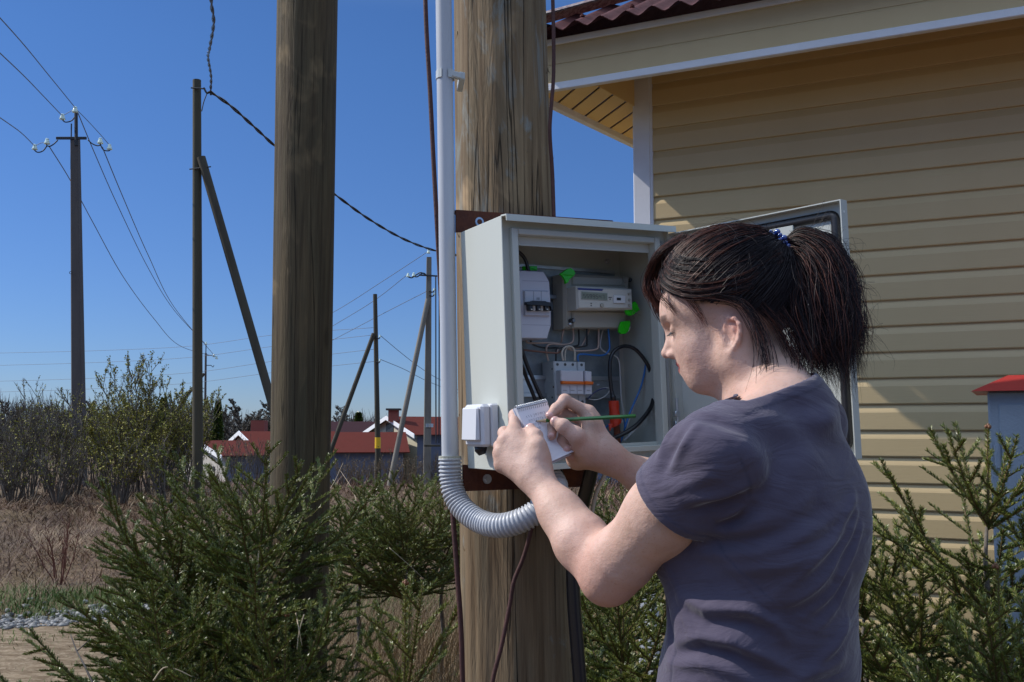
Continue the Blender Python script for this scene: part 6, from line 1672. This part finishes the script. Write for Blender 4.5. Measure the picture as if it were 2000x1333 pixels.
# ================================================================== VEGETATION
rgV = np.random.default_rng(2024)
def nrm_(a): return a/np.maximum(np.linalg.norm(a, axis=-1, keepdims=True), 1e-9)
def sticks(P0, P1, r0, r1, k=3):
    """tapered prisms from P0 to P1; returns V, F"""
    P0, P1 = np.asarray(P0), np.asarray(P1); n = len(P0); t = nrm_(P1-P0); ref = np.tile(np.array([.31, .52, .79]), (n, 1)); u = nrm_(np.cross(t, ref)); v = np.cross(t, u)
    a = np.arange(k)*2*np.pi/k; ring = u[:, None]*np.cos(a)[None, :, None]+v[:, None]*np.sin(a)[None, :, None]
    r0 = np.broadcast_to(r0, n)[:, None, None]; r1 = np.broadcast_to(r1, n)[:, None, None]
    V = np.concatenate([P0[:, None]+ring*r0, P1[:, None]+ring*r1], 1).reshape(-1, 3)
    i = np.arange(n)[:, None]*2*k; j = np.arange(k)[None]
    F = np.stack([i+j, i+(j+1) % k, i+k+(j+1) % k, i+k+j], -1).reshape(-1, 4)
    return V, F
NEEDLE = bpy.data.materials.new('spruce_needles'); NEEDLE.use_nodes = True
def _nm():
    n = NEEDLE.node_tree; b = n.nodes['Principled BSDF']; b.inputs['Roughness'].default_value = .38; b.inputs['Specular IOR Level'].default_value = .55
    a = n.nodes.new('ShaderNodeAttribute'); a.attribute_name = 'tone'; r = n.nodes.new('ShaderNodeValToRGB')
    r.color_ramp.elements[0].color = (.042, .062, .012, 1); r.color_ramp.elements[1].color = (.30, .28, .06, 1); e = r.color_ramp.elements.new(.5); e.color = (.110, .145, .026, 1)
    n.links.new(a.outputs['Fac'], r.inputs[0]); n.links.new(r.outputs[0], b.inputs['Base Color'])
_nm()
TWIG = mat('spruce_twig', (.13, .085, .035), .7); TRUNK = mat('spruce_bark', (.085, .065, .05), .9, mix=((.16, .14, .12), 40, .4, I3), bump=(60, .8, I3))
def spruce(name, label, px, top_y, Y, group, seed, H=None, R=.42, bare=0., lean=(0, 0), dens=1.0, whorl=.2, zbase=None, lead=None, wide=(.11, .135), side=1., nl=.0135, asym=None, group_=None):
    rg = np.random.default_rng(seed); top = A_(P(px, top_y, Y)); z0 = float(gz(top[0], Y)) if zbase is None else zbase; H = top[2]-z0
    base = V3(top[0]-lean[0], Y-lean[1], z0); up = nrm_(top-base)
    T = thing(name, label, 'spruce', base, group)
    seg0, seg1, rr, nlen = [], [], [], []                            # twig segments that carry needles
    wood0, wood1, wr0, wr1 = [], [], [], []
    def shoot(p, d, L, r, lvl, tone, bend=0.0):
        """a twig with needles, bending upward at the tip; returns the points"""
        n = max(2, int(L/.035)); q = p; pts = [p]
        for i in range(n):
            dd = nrm_(d+V3(0, 0, bend*(i/n))+rg.normal(0, .035, 3)); q2 = q+dd*L/n; seg0.append(q); seg1.append(q2); rr.append(tone); wood0.append(q); wood1.append(q2); wr0.append(r*(1-.7*i/n)); wr1.append(r*(1-.7*(i+1)/n)); q = q2; d = nrm_(d*.9+dd*.1); pts.append(q)
        return pts
    def branch(p, d, L, lvl, age):
        tone = .25+.15*rg.random()+(.25 if age < 1.5 else 0)
        pts = shoot(p, d, L, .0028+.004*L*(lvl == 0), lvl, tone, .45 if lvl == 0 else .15)
        if lvl >= 2 or L < .10: return
        hor = nrm_(np.cross(d, up)); nmax = int(L/(.034 if lvl == 0 else .045)*dens)
        for k in range(nmax):
            s_ = (k+.7)/(nmax+.8)
            if age < 1.0 and s_ < .85: continue
            i = min(int(s_*(len(pts)-1)), len(pts)-2); q = pts[i]+(pts[i+1]-pts[i])*(s_*(len(pts)-1)-i); sg = 1 if k % 2 else -1
            dd = nrm_(d*.75+hor*sg*.72+V3(0, 0, rg.normal(.02, .22))); LL = (L*(.50 if lvl == 0 else .45))*(1-s_)**.8*rg.uniform(.6, 1.1)+.035
            branch(q, dd, LL, lvl+1, age*(1-s_))
    # leader
    lead = lead or min(.30, H*.25)*rg.uniform(.8, 1.1); shoot(top-up*lead, up, lead, .0042, 0, .75)
    h = H-lead; age = 1.0
    while h > H*bare+.05:
        p = base+up*h; n = rg.integers(4, 7); a0 = rg.uniform(0, 6.28); fr = 1-h/H
        L0 = min(R, wide[0]+wide[1]*age)*rg.uniform(.9, 1.1)
        for k in range(n):
            a = a0+6.283*k/n+rg.normal(0, .25); inc = math.radians(np.interp(age, [1, 2, 3.5, 6], [56, 38, 16, -2])+rg.normal(0, 6))
            L = L0*rg.uniform(.75, 1.15)
            if asym is not None: L *= 1+asym*math.cos(a)
            d = V3(math.cos(a)*math.cos(inc), math.sin(a)*math.cos(inc), math.sin(inc)); branch(p, d, L, 0, age)
        if age > 1.5:                                                # short shoots between whorls
            for k in range(int(5*dens)):
                a = rg.uniform(0, 6.28); inc = math.radians(rg.uniform(0, 45)); q = base+up*(h+rg.uniform(.02, whorl)); L = L0*rg.uniform(.3, .65); branch(q, V3(math.cos(a)*math.cos(inc), math.sin(a)*math.cos(inc), math.sin(inc)), L, 1, age)
        h -= whorl*rg.uniform(.8, 1.15); age += 1
    s0, s1, tn = np.array(seg0), np.array(seg1), np.array(rr); Ls = np.linalg.norm(s1-s0, axis=1)
    cnt = np.maximum(1, (Ls*2300).astype(int)); idx = np.repeat(np.arange(len(s0)), cnt); n = len(idx); t = rg.random(n)[:, None]
    b_ = s0[idx]*(1-t)+s1[idx]*t; ax = nrm_(s1-s0)[idx]; rd = nrm_(np.cross(ax, rg.normal(size=(n, 3)))); rd[:, 2] = np.where(rd[:, 2] < -.3, -rd[:, 2]*.6, rd[:, 2])
    d = nrm_(ax*.75+rd*rg.uniform(.6, 1.0, (n, 1))); L = nl*rg.uniform(.7, 1.15, (n, 1)); w_ = nrm_(np.cross(d, rg.normal(size=(n, 3))))*.00105
    tip = b_+d*L; mid_ = b_+d*L*.5
    V = np.stack([b_, mid_+w_, tip, mid_-w_], 1).reshape(-1, 3); F = np.arange(n*4).reshape(-1, 4)
    tone = np.clip(tn[idx]+rg.normal(0, .13, n)+.15*(rg.random(n) < .1), 0, 1)
    np_mesh('needles', V, F, NEEDLE, T, attr=dict(tone=np.repeat(tone, 4)))
    V, F = sticks(wood0, wood1, np.array(wr0), np.array(wr1), 4); np_mesh('branches', V, F, TWIG, T)
    k = 14; b = MB(); pts = [Vector(base+up*(H-lead)*i/k+V3(math.sin(i*1.3)*.006, math.cos(i)*.005, 0)) for i in range(k+1)]; pts[0].z -= .1
    b.tube(pts, [.004+.014*H*(1-i/k) for i in range(k+1)], 10); b.build('trunk', TRUNK, T, smooth=True)
    for _ in range(3):                                               # buds
        pass
    b = MB(); tp = Vector(top)
    for (o, r) in (((0, 0, 0), .0045), ((.005, 0, -.003), .0035), ((-.005, .001, -.002), .0035), ((0, -.005, -.003), .0032)): b.sphere(tp+Vector(o), r, 7, 5, (1, 1, 1.4))
    b.build('bud', mat('spruce_bud', (.20, .085, .04), .6), T, smooth=True)
    return T
def spruces():
    G1, G2, G3 = 'young spruces round the timber post', 'young spruces beyond the poles', 'young spruces by the house wall'
    spruce('spruce_tree', 'dense young spruce with bare dark trunk showing, left of the timber post', 350, 935, 3.45, G1, 1, R=.56, dens=.95, wide=(.18, .17), whorl=.15, lean=(.01, 0))
    spruce('spruce_tree', 'young spruce overlapping the timber post with upright pale tips', 520, 905, 3.05, G1, 2, R=.50, dens=.95, wide=(.18, .17), whorl=.16, lean=(.05, 0))
    spruce('spruce_tree', 'young spruce with two thin leaders just left of the timber post', 455, 960, 3.9, G1, 7, R=.42, dens=.85, wide=(.16, .16), whorl=.17)
    spruce('spruce_tree', 'low spruce spreading over the ground at the bottom left corner', 330, 1235, 2.85, G1, 3, R=.48, dens=1.0, wide=(.18, .17), whorl=.12)
    spruce('spruce_tree', 'low dark spruce at the very foot of the timber post', 560, 1200, 2.75, G1, 4, R=.42, dens=.95, wide=(.18, .17), whorl=.13)
    spruce('spruce_tree', 'bushy green spruce just right of the timber post, further back', 705, 950, 5.0, G2, 5, R=.52, wide=(.18, .17), bare=.42, dens=.9, whorl=.13)
    spruce('spruce_tree', 'bushy green spruce midway between the two big poles, further back', 795, 948, 4.7, G2, 6, R=.52, wide=(.18, .17), bare=.42, dens=.9, whorl=.13)
    spruce('spruce_tree', 'darker spruce behind the corrugated hose', 865, 965, 5.2, G2, 8, R=.52, wide=(.18, .17), bare=.42, dens=.9, whorl=.13)
    spruce('spruce_tree', 'sparse small spruce with a tall bare leader at the bottom centre', 792, 1137, 2.35, G2, 9, R=.30, dens=.5, whorl=.30, lead=.27)
    spruce('spruce_tree', 'spruce seen through the crook of the bent left arm', 1215, 935, 3.7, G2, 10, R=.50, dens=.9, wide=(.16, .17), whorl=.15)
    spruce('spruce_tree', 'low wide spruce right of the pole foot, under the elbow', 1215, 1150, 2.75, G2, 11, R=.46, dens=1.0, wide=(.18, .17), whorl=.13)
    spruce('spruce_tree', 'tall spruce with long bare upright leaders in front of the blue cabinet', 1930, 832, 2.45, G3, 12, R=.40, dens=.6, whorl=.27, lean=(.06, 0), lead=.25)
    spruce('spruce_tree', 'spruce close behind the woman back at the house wall', 1690, 985, 2.75, G3, 13, R=.42, dens=.85, wide=(.14, .15), whorl=.22, lean=(.04, 0))
    spruce('spruce_tree', 'spruce cut by the right edge of the picture', 2050, 900, 2.5, G3, 14, R=.38, dens=.7, whorl=.24)
    spruce('spruce_tree', 'low spruce with an orange brown leader at the bottom right', 1945, 1105, 2.1, G3, 15, R=.36, dens=1.1, whorl=.16)
    spruce('spruce_tree', 'dense low spruce between the woman and the tall spruce', 1790, 1090, 2.6, G3, 16, R=.46, dens=1.1, wide=(.16, .17), whorl=.15)
spruces()
def leafmat(name, c1, c2):
    m = bpy.data.materials.new(name); m.use_nodes = True; n = m.node_tree; b = n.nodes['Principled BSDF']; b.inputs['Roughness'].default_value = .6; b.inputs['Specular IOR Level'].default_value = .25
    a = n.nodes.new('ShaderNodeAttribute'); a.attribute_name = 'tone'; r = n.nodes.new('ShaderNodeValToRGB'); r.color_ramp.elements[0].color = (*c1, 1); r.color_ramp.elements[1].color = (*c2, 1)
    n.links.new(a.outputs['Fac'], r.inputs[0]); n.links.new(r.outputs[0], b.inputs['Base Color'])
    if 'leaf' in name or 'grass' in name: b.inputs['Transmission Weight'].default_value = .0
    return m
LEAF = leafmat('budding_leaf', (.11, .115, .02), (.34, .30, .045)); BARK = mat('shrub_bark', (.075, .058, .045), .9, mix=((.14, .12, .10), 5, .4, I3)); REDB = mat('red_shrub_bark', (.13, .045, .03), .8)
def grow(rg, base, n, H, spread, lv=3, curve=.3, kids=7, seglen=.25, r=.018):
    """multi-stem plant; returns segment arrays"""
    s0, s1, r0, r1, tips = [], [], [], [], []
    def stem(p, d, L, rad, lvl):
        k = max(2, int(L/seglen)); q = p; pts = [p]
        for i in range(k):
            d = nrm_(d+rg.normal(0, .09, 3)+V3(0, 0, .06)); q2 = q+d*L/k; s0.append(q); s1.append(q2); r0.append(rad*(1-.75*i/k)); r1.append(rad*(1-.75*(i+1)/k)); q = q2; pts.append(q)
        if lvl >= lv-1: tips.append((pts, L)); return
        for j in range(kids):
            t = rg.uniform(.25, .98); i = min(int(t*k), k-1); q = pts[i]+(pts[i+1]-pts[i])*(t*k-i); a = rg.uniform(0, 6.28)
            dd = nrm_(d*1.0+V3(math.cos(a), math.sin(a), .3)*rg.uniform(.35, .8)); stem(q, dd, L*(1-t*.6)*rg.uniform(.28, .5), rad*.5, lvl+1)
        tips.append((pts[k//2:], L/2))
    for i in range(n):
        a = rg.uniform(0, 6.28); sp = spread*rg.random()**.5; d = nrm_(V3(math.cos(a)*sp, math.sin(a)*sp, 1)); stem(A_(base)+V3(math.cos(a), math.sin(a), 0)*sp*H*.12, d, H*rg.uniform(.65, 1.0), r*rg.uniform(.6, 1.1), 0)
    return s0, s1, r0, r1, tips
def leaves(rg, tips, per_m, size, clump=1):
    b_ = []
    for pts, L in tips:
        k = rg.poisson(per_m*L); 
        for _ in range(k):
            t = rg.random()*(len(pts)-1); i = min(int(t), len(pts)-2); b_.append(pts[i]+(pts[i+1]-pts[i])*(t-i))
    if not b_: return None
    b_ = np.repeat(np.array(b_), clump, 0)+rg.normal(0, size*.5*(clump > 1), (len(b_)*clump, 3)); n = len(b_); d = nrm_(rg.normal(size=(n, 3))+np.array([0, 0, .6])); w_ = nrm_(np.cross(d, rg.normal(size=(n, 3)))); L = size*rg.uniform(.6, 1.2, (n, 1))
    V = np.stack([b_, b_+d*L*.5+w_*L*.28, b_+d*L, b_+d*L*.5-w_*L*.28], 1).reshape(-1, 3); return V, np.arange(n*4).reshape(-1, 4), np.repeat(rg.random(n), 4)
def shrub(name, label, px, Y, top_y, n, spread, seed, group, leafy=1., M=BARK, LM=LEAF, kids=8, size=.035, lv=3, r=.016, per=26, cat='shrub', seglen=.25):
    rg = np.random.default_rng(seed); x = float(P(px, 840, Y).x); z0 = float(gz(x, Y)); H = P(px, top_y, Y).z-z0; base = V3(x, Y, z0)
    T = thing(name, label, cat, base, group); s0, s1, r0, r1, tips = grow(rg, base-V3(0, 0, .05), n, H/.93, spread, lv, kids=kids, r=r, seglen=seglen)
    V, F = sticks(s0, s1, np.array(r0), np.array(r1), 4); np_mesh('stems' if cat == 'shrub' else 'trunk', V, F, M, T)
    if leafy > 0:
        q = leaves(rg, tips, per*leafy, size)
        if q: np_mesh('leaves', q[0], q[1], LM, T, attr=dict(tone=q[2]))
    return T
def shrubs():
    G = 'budding willow shrubs along the field edge'
    spec = [(20, 21, 795, 16, .45, .2), (62, 19, 785, 16, .4, .2), (105, 22, 760, 14, .35, .3), (150, 20, 800, 14, .4, .25), (190, 23, 760, 18, .45, .5), (228, 19, 775, 18, .45, 1.2),
            (262, 21, 735, 14, .30, 1.0), (282, 20, 678, 9, .16, .9), (305, 19.5, 765, 16, .4, 1.3), (338, 20.5, 762, 16, .4, 1.2), (362, 22, 775, 14, .35, 1.1), (240, 17.5, 850, 14, .5, .6), (120, 17.5, 860, 14, .5, .2), (330, 17.5, 860, 14, .5, .5), (30, 17.8, 865, 14, .5, .2)]
    nm = ['leftmost budding shrub at the picture edge', 'second budding shrub from the left edge', 'thin twiggy shrub just left of the tall crossarm pole', 'brown shrub right at the foot of the tall crossarm pole', 'shrub just right of the tall crossarm pole', 'broad yellow green shrub in the middle of the thicket',
          'upright shrub just left of the tallest one', 'tallest slender shrub that sticks up above the thicket', 'broad yellow green shrub right of the tallest one', 'yellow green shrub second from the slim brown pole', 'shrub touching the slim brown pole', 'low bare thicket in front of the yellow green shrubs', 'low bare thicket in front of the crossarm pole', 'low bare thicket in front of the slim brown pole', 'low bare thicket at the far left edge']
    for k, ((px, Y, ty, n, sp, lf), l) in enumerate(zip(spec, nm)): shrub('willow_shrub', l, px, Y, ty, n, sp, 100+k, G, lf, kids=9, size=.05, per=22, r=.020)
    shrub('bare_shrub', 'small bare red stemmed shrub standing alone in the brown field', 128, 9.2, 1005, 9, .35, 140, 'bare shrubs', 0, REDB, kids=4, r=.010, lv=3, seglen=.12)
    shrub('bare_shrub', 'bare thin shrub in front of the far hut wall', 470, 24, 850, 16, .45, 141, 'bare shrubs', .1, BARK, kids=7, r=.012)
    shrub('bare_shrub', 'bare pale shrub between the hut and the timber post', 505, 26, 858, 14, .4, 142, 'bare shrubs', 0, BARK, kids=7, r=.012)
    for k, (px, Y, ty, l) in enumerate(((672, 26, 885, 'brown weed clump just right of the timber post'), (700, 24, 893, 'brown weed clump left of the black pole'), (725, 27, 885, 'weed clump at the foot of the black pole'), (760, 25, 880, 'weed clump between the black pole and the strut'), (790, 24, 890, 'weed clump at the foot of the strut'), (815, 27, 884, 'weed clump left of the pale pole'), (850, 25, 880, 'weed clump beside the grey conduit'), (420, 23, 905, 'weed clump before the hut door'), (540, 24, 900, 'weed clump at the left edge of the timber post'))):
        shrub('dry_weeds', l, px, Y, ty, 30, .45, 160+k, 'brown weed clumps before the far buildings', .3, mat('dry_weed_stem', (.13, .09, .055), .9) if k == 0 else bpy.data.materials['dry_weed_stem'], leafmat('dry_leaf', (.10, .07, .04), (.20, .15, .08)) if k == 0 else bpy.data.materials['dry_leaf'], kids=4, r=.008, size=.04, per=14, cat='weeds')
    # far wood: each tree its own
    GB = 'bare trees of the far wood'; rg = random.Random(8); pos = ['behind the thicket', 'behind the thicket', 'between the thicket and the slim brown pole', 'above the hut roof', 'above the barn roof', 'right of the timber post', 'behind the black pole', 'right of the cream house chimney']
    xs = [-10, 14, 38, 60, 85, 110, 134, 158, 180, 205, 228, 250, 275, 300, 325, 348, 368, 386, 404, 420, 436, 452, 468, 484, 500, 515, 532, 548, 565, 580, 598, 616, 634, 655, 672, 715, 728, 760, 790, 850, 875]
    proto = []
    for k, px in enumerate(xs):
        Y = rg.uniform(95, 130); ty = 790+rg.uniform(-14, 12) if px < 640 else 812+rg.uniform(-10, 6)
        if px > 640 and px not in (655, 672, 715, 728): ty = 822
        z0 = float(gz(0, Y)); x = P(px, 840, Y).x; H = P(px, ty, Y).z-z0
        where = ('beyond the left shrubs' if px < 180 else 'beyond the yellow green shrubs' if px < 370 else 'above the far hut' if px < 450 else 'above the barn roof' if px < 530 else 'partly behind the timber post' if px < 650 else 'just left of the black pole' if px < 735 else 'beyond the cream house')
        same = [q for q in xs if ('beyond the left shrubs' if q < 180 else 'beyond the yellow green shrubs' if q < 370 else 'above the far hut' if q < 450 else 'above the barn roof' if q < 530 else 'partly behind the timber post' if q < 650 else 'just left of the black pole' if q < 735 else 'beyond the cream house') == where]
        od = ['first', 'second', 'third', 'fourth', 'fifth', 'sixth', 'seventh', 'eighth', 'ninth', 'tenth'][same.index(px)]
        lab = f'bare far tree {where}, {od} of {len(same)} from the left'
        if len(proto) < 7:
            r2 = np.random.default_rng(300+k); s0, s1, r0, r1, tips = grow(r2, V3(0, 0, -.3), 1 if k % 2 else 2, 8, .12, 4, kids=13, seglen=.8, r=.12)
            V, F = sticks(s0, s1, np.maximum(np.array(r0), .014), np.maximum(np.array(r1), .010), 3)
            T = thing('bare_tree', lab, 'tree', (0, 0, 0), GB); o = np_mesh('trunk', V, F, BARK, T)
            q = leaves(r2, tips, 22, .085); o2 = np_mesh('crown', q[0], q[1], leafmat('far_buds', (.09, .075, .065), (.17, .15, .11)) if not proto else bpy.data.materials['far_buds'], T, attr=dict(tone=q[2])); proto.append((o, o2))
        else:
            T = thing('bare_tree', lab, 'tree', (0, 0, 0), GB)
            for c in proto[k % 7]: q = c.copy(); link(q, T)
        T.location = (x, Y, z0); T.scale = (H/8*1.9, H/8*1.9, H/8); T.rotation_euler = (0, 0, rg.uniform(0, 6))
    # the wood behind, seen only as one mass of bare twigs
    r3 = np.random.default_rng(77); n = 26000; x = r3.uniform(-130, 30, n); y = r3.uniform(132, 160, n); z = gz(x, y); hh = np.interp(x, [-130, -70, -45, -20, 30], [9.5, 8.5, 7.0, 5.0, 4.5])+1.6*np.sin(x*.35)*np.sin(x*.11+1)+r3.normal(0, .5, n)
    t = r3.random(n)**.8; b0 = np.stack([x, y, z+hh*t*.8], 1); b1 = b0+np.stack([r3.normal(0, .5, n), r3.normal(0, .5, n), hh*r3.uniform(.08, .3, n)], 1); V, F = sticks(b0, b1, .05, .012, 3)
    tag(np_mesh('far_wood', V, F, mat('far_twigs', (.095, .08, .075), .9)), kind='stuff')
    # far conifers
    def conifer(lab, px, ty, Y, seed, rw):
        rg = np.random.default_rng(seed); z0 = float(gz(0, Y)); x = P(px, 840, Y).x; H = P(px, ty, Y).z-z0
        T = thing('conifer_tree', lab, 'tree', (x, Y, z0), 'dark conifers of the far wood'); b = MB(); b.tube([Vector((x, Y, z0-.3)), Vector((x, Y, z0+H))], [.16, .02], 8); b.build('trunk', BARK, T)
        n = 5200; t = rg.random(n)**.7; a = rg.uniform(0, 6.28, n); lay = np.floor(t*16)/16; rad = rw*H*(1-t)**.9*(.55+.45*(1-(t*16 % 1)))*rg.uniform(.3, 1.0, n)**.5
        b_ = np.stack([x+np.cos(a)*rad, Y+np.sin(a)*rad, z0+H*(.10+.90*t)-rad*.25], 1); d = nrm_(np.stack([np.cos(a), np.sin(a), rg.normal(-.2, .3, n)], 1)); w_ = nrm_(np.cross(d, rg.normal(size=(n, 3)))); L = .34*rg.uniform(.5, 1.1, (n, 1))
        V = np.stack([b_, b_+d*L*.5+w_*L*.3, b_+d*L, b_+d*L*.5-w_*L*.3], 1).reshape(-1, 3); np_mesh('crown', V, np.arange(n*4).reshape(-1, 4), NEEDLE, T, attr=dict(tone=np.repeat(rg.uniform(0, .4, n), 4)))
    conifer('dark pointed conifer above the hut, right of the slim brown pole', 425, 783, 100, 1, .13)
    conifer('small dark conifer right of the timber post, above the dark roof', 700, 806, 95, 2, .22)
    conifer('dark conifer behind the yellow green shrubs beside the slim brown pole', 318, 778, 90, 3, .2)
    conifer('dark conifer half hidden behind the timber post', 600, 800, 110, 4, .2)
shrubs()

# ================================================================== GRASS, DRY GRASS, GRAVEL
def blades(name, xy, L, wdt, tilt, col, seed, kind='stuff', lift=0, lab=None, cat=None):
    rg = np.random.default_rng(seed); n = len(xy); x, y = xy[:, 0], xy[:, 1]; b_ = np.stack([x, y, gz(x, y)-.005+lift], 1); a = rg.uniform(0, 6.28, n)
    L = L*rg.uniform(.45, 1.2, n)[:, None]; tl = np.abs(rg.normal(tilt[0], tilt[1], n)); d = np.stack([np.cos(a)*np.sin(tl), np.sin(a)*np.sin(tl), np.abs(np.cos(tl))+.02], 1); side = np.stack([-np.sin(a), np.cos(a), 0*a], 1)*np.asarray(wdt).reshape(-1, 1)*rg.uniform(.6, 1.2, (n, 1))
    d2 = nrm_(d+np.stack([np.cos(a), np.sin(a), -0*a-.25], 1)*.45); m1 = b_+d*L*.5; m2 = m1+d2*L*.5
    V = np.stack([b_-side, b_+side, m1+side*.8, m1-side*.8, m2+side*.12, m2-side*.12], 1).reshape(-1, 3); i = np.arange(n)[:, None]*6
    F = np.concatenate([i+np.array([0, 1, 2, 3]), i+np.array([3, 2, 4, 5])]); o = np_mesh(name, V, F, col, attr=dict(tone=np.repeat(np.clip(.45*rg.random(n)+.30+.30*np.sin(x*1.9+np.sin(y*1.3))*np.sin(y*1.1+x*.4)+.15*np.sin(x*5+y*3), 0, 1), 6)))
    tag(o, lab, cat, kind=kind); return o
def clumped(rg, n, x0, x1, y0, y1, k=60, s_=.18, mixr=.5, persp=0):
    c = np.stack([rg.uniform(x0, x1, k), rg.uniform(y0, y1, k)], 1); a = c[rg.integers(0, k, int(n*mixr))]+rg.normal(0, s_, (int(n*mixr), 2)); m = n-len(a)
    b_ = np.stack([rg.uniform(x0, x1, m), rg.uniform(y0, y1, m)], 1); q = np.concatenate([a, b_]); return q[(q[:, 0] > x0) & (q[:, 0] < x1) & (q[:, 1] > y0) & (q[:, 1] < y1)]
def ground_cover():
    DRY = leafmat('dry_grass', (.10, .06, .035), (.33, .235, .135)); GR = leafmat('green_grass', (.045, .085, .012), (.15, .19, .04)); DRY2 = leafmat('dead_grass_dark', (.05, .026, .016), (.155, .08, .045))
    rg = np.random.default_rng(5)
    q = clumped(rg, 70000, -10.5, 3, 8.2, 24, 260, .45, .7); blades('dry_grass', q, .24, np.interp(q[:, 1], [8, 24], [.0035, .008]), (1.15, .35), DRY2, 1, lab=None)
    q = clumped(rg, 34000, -10.5, 3, 8.3, 24, 160, .35, .75); blades('dry_grass', q, .26, np.interp(q[:, 1], [8, 24], [.003, .007]), (1.2, .3), DRY, 2)
    q = clumped(rg, 26000, -24, 6, 22, 62, 200, 1.2, .6); blades('dry_grass', q, .45, np.interp(q[:, 1], [22, 62], [.010, .025]), (.8, .4), DRY2, 3)
    q = clumped(rg, 15000, -6, 1.2, 7.35, 8.7, 120, .16, .8); blades('green_grass', q, .10, .0032, (.5, .3), GR, 4)
    q = clumped(rg, 2600, -5, -1.6, 5.0, 7.4, 22, .14, .95); blades('green_grass', q, .07, .003, (.6, .3), GR, 5)
    q = clumped(rg, 30000, -1.9, 2.2, 2.6, 8.0, 150, .25, .6); blades('green_grass', q, .12, .0026, (.6, .35), GR, 6)
    q = clumped(rg, 26000, -2.0, 2.2, 2.8, 8.2, 150, .22, .6); blades('dry_grass', q, .26, .0020, (.75, .4), DRY, 7)
    q = clumped(rg, 4200, -1.6, .1, 4.4, 6.4, 60, .15, .7); blades('dry_grass', q, .50, .0016, (.32, .25), DRY, 8)
    q = clumped(rg, 14000, 1.2, 9, 2.4, 4.6, 80, .3, .4); blades('green_grass', q, .12, .0035, (.5, .3), GR, 9)
    q = clumped(rg, 9000, -4.6, -1.7, 3.0, 7.2, 80, .25, .6); blades('dry_grass', q, .09, .0022, (1.35, .15), DRY, 10)
    # gravel
    n = 1900; x = rg.uniform(-5.6, -2.0, n); y = 7.0+.16*np.sin(x*1.7)+np.abs(rg.normal(0, .32, n))+rg.uniform(-.05, .2, n)*(x > -3.4); s_ = rg.uniform(.010, .030, n)
    base = np.array([[math.sin(t)*math.cos(p_), math.sin(t)*math.sin(p_), math.cos(t)] for t in (.0, .75, 1.6, 2.4, 3.14) for p_ in [i*2*math.pi/7 for i in range(7)]])
    V = base[None]*s_[:, None, None]*(1+rg.normal(0, .22, (n, 35, 1)))*rg.uniform(.6, 1.3, (n, 1, 3))*np.array([1, 1, .55])+np.stack([x, y, gz(x, y)+.012+s_*.2], 1)[:, None]
    F = []; 
    for j in range(4):
        for i in range(7): F.append((j*7+i, j*7+(i+1) % 7, (j+1)*7+(i+1) % 7, (j+1)*7+i))
    F = (np.array(F)[None]+np.arange(n)[:, None, None]*35).reshape(-1, 4)
    o = np_mesh('gravel', V.reshape(-1, 3), F, leafmat('gravel_stone', (.09, .088, .088), (.26, .255, .25)), attr=dict(tone=np.repeat(rg.random(n), 35))); tag(o, kind='stuff')
    # dead twigs and long dry straws standing among the spruces
    b = MB(); r2 = random.Random(4)
    def straw(lab, pts, r, M, nm='dry_stalk'):
        q = [P(*p) for p in pts]; b = MB(); b.tube(catmull(q, 6), [r*(1-.6*i/((len(pts)-1)*6)) for i in range((len(pts)-1)*6+1)], 5); tag(b.build(nm, M, smooth=True, loc=q[0]), lab, 'stalk', 'dry stalks among the spruces')
    ST = mat('dry_stalk', (.42, .33, .22), .8); DT = mat('dead_twig', (.06, .05, .045), .8)
    straw('dark dead forked twig at the bottom left corner', [(186, 1345, 2.7), (165, 1300, 2.75), (150, 1272, 2.8), (138, 1240, 2.85)], .0035, DT, 'dead_twig'); straw('side fork of the dead twig at the bottom left', [(150, 1272, 2.8), (162, 1262, 2.8), (175, 1249, 2.8)], .0022, DT, 'dead_twig')
    straw('bent pale straw loop above the middle spruces', [(560, 1012, 3.6), (640, 960, 4.5), (670, 905, 5)], .0018, ST); straw('long thin stalk crossing diagonally in front of the middle spruces', [(760, 1070, 4.2), (800, 1105, 4.2), (835, 1138, 4.2)], .0016, ST)
    straw('pale straw standing left of the black pole', [(700, 1000, 5.4), (690, 960, 5.6), (665, 920, 6)], .0022, ST); straw('tall pale straw in front of the black pole', [(735, 1010, 5.4), (733, 950, 5.4), (731, 900, 5.4)], .0016, ST)
    straw('white dry straw hanging on the spruce beside the timber post', [(578, 1198, 2.75), (584, 1230, 2.7), (590, 1262, 2.7)], .0022, ST); straw('second dry straw crossing the hanging white straw', [(594, 1200, 2.72), (584, 1235, 2.7), (580, 1270, 2.68)], .0020, ST)
    straw('arched pale straws at the bottom centre left', [(300, 1330, 2.6), (320, 1305, 2.6), (345, 1308, 2.6), (375, 1322, 2.6)], .0026, ST)
ground_cover()
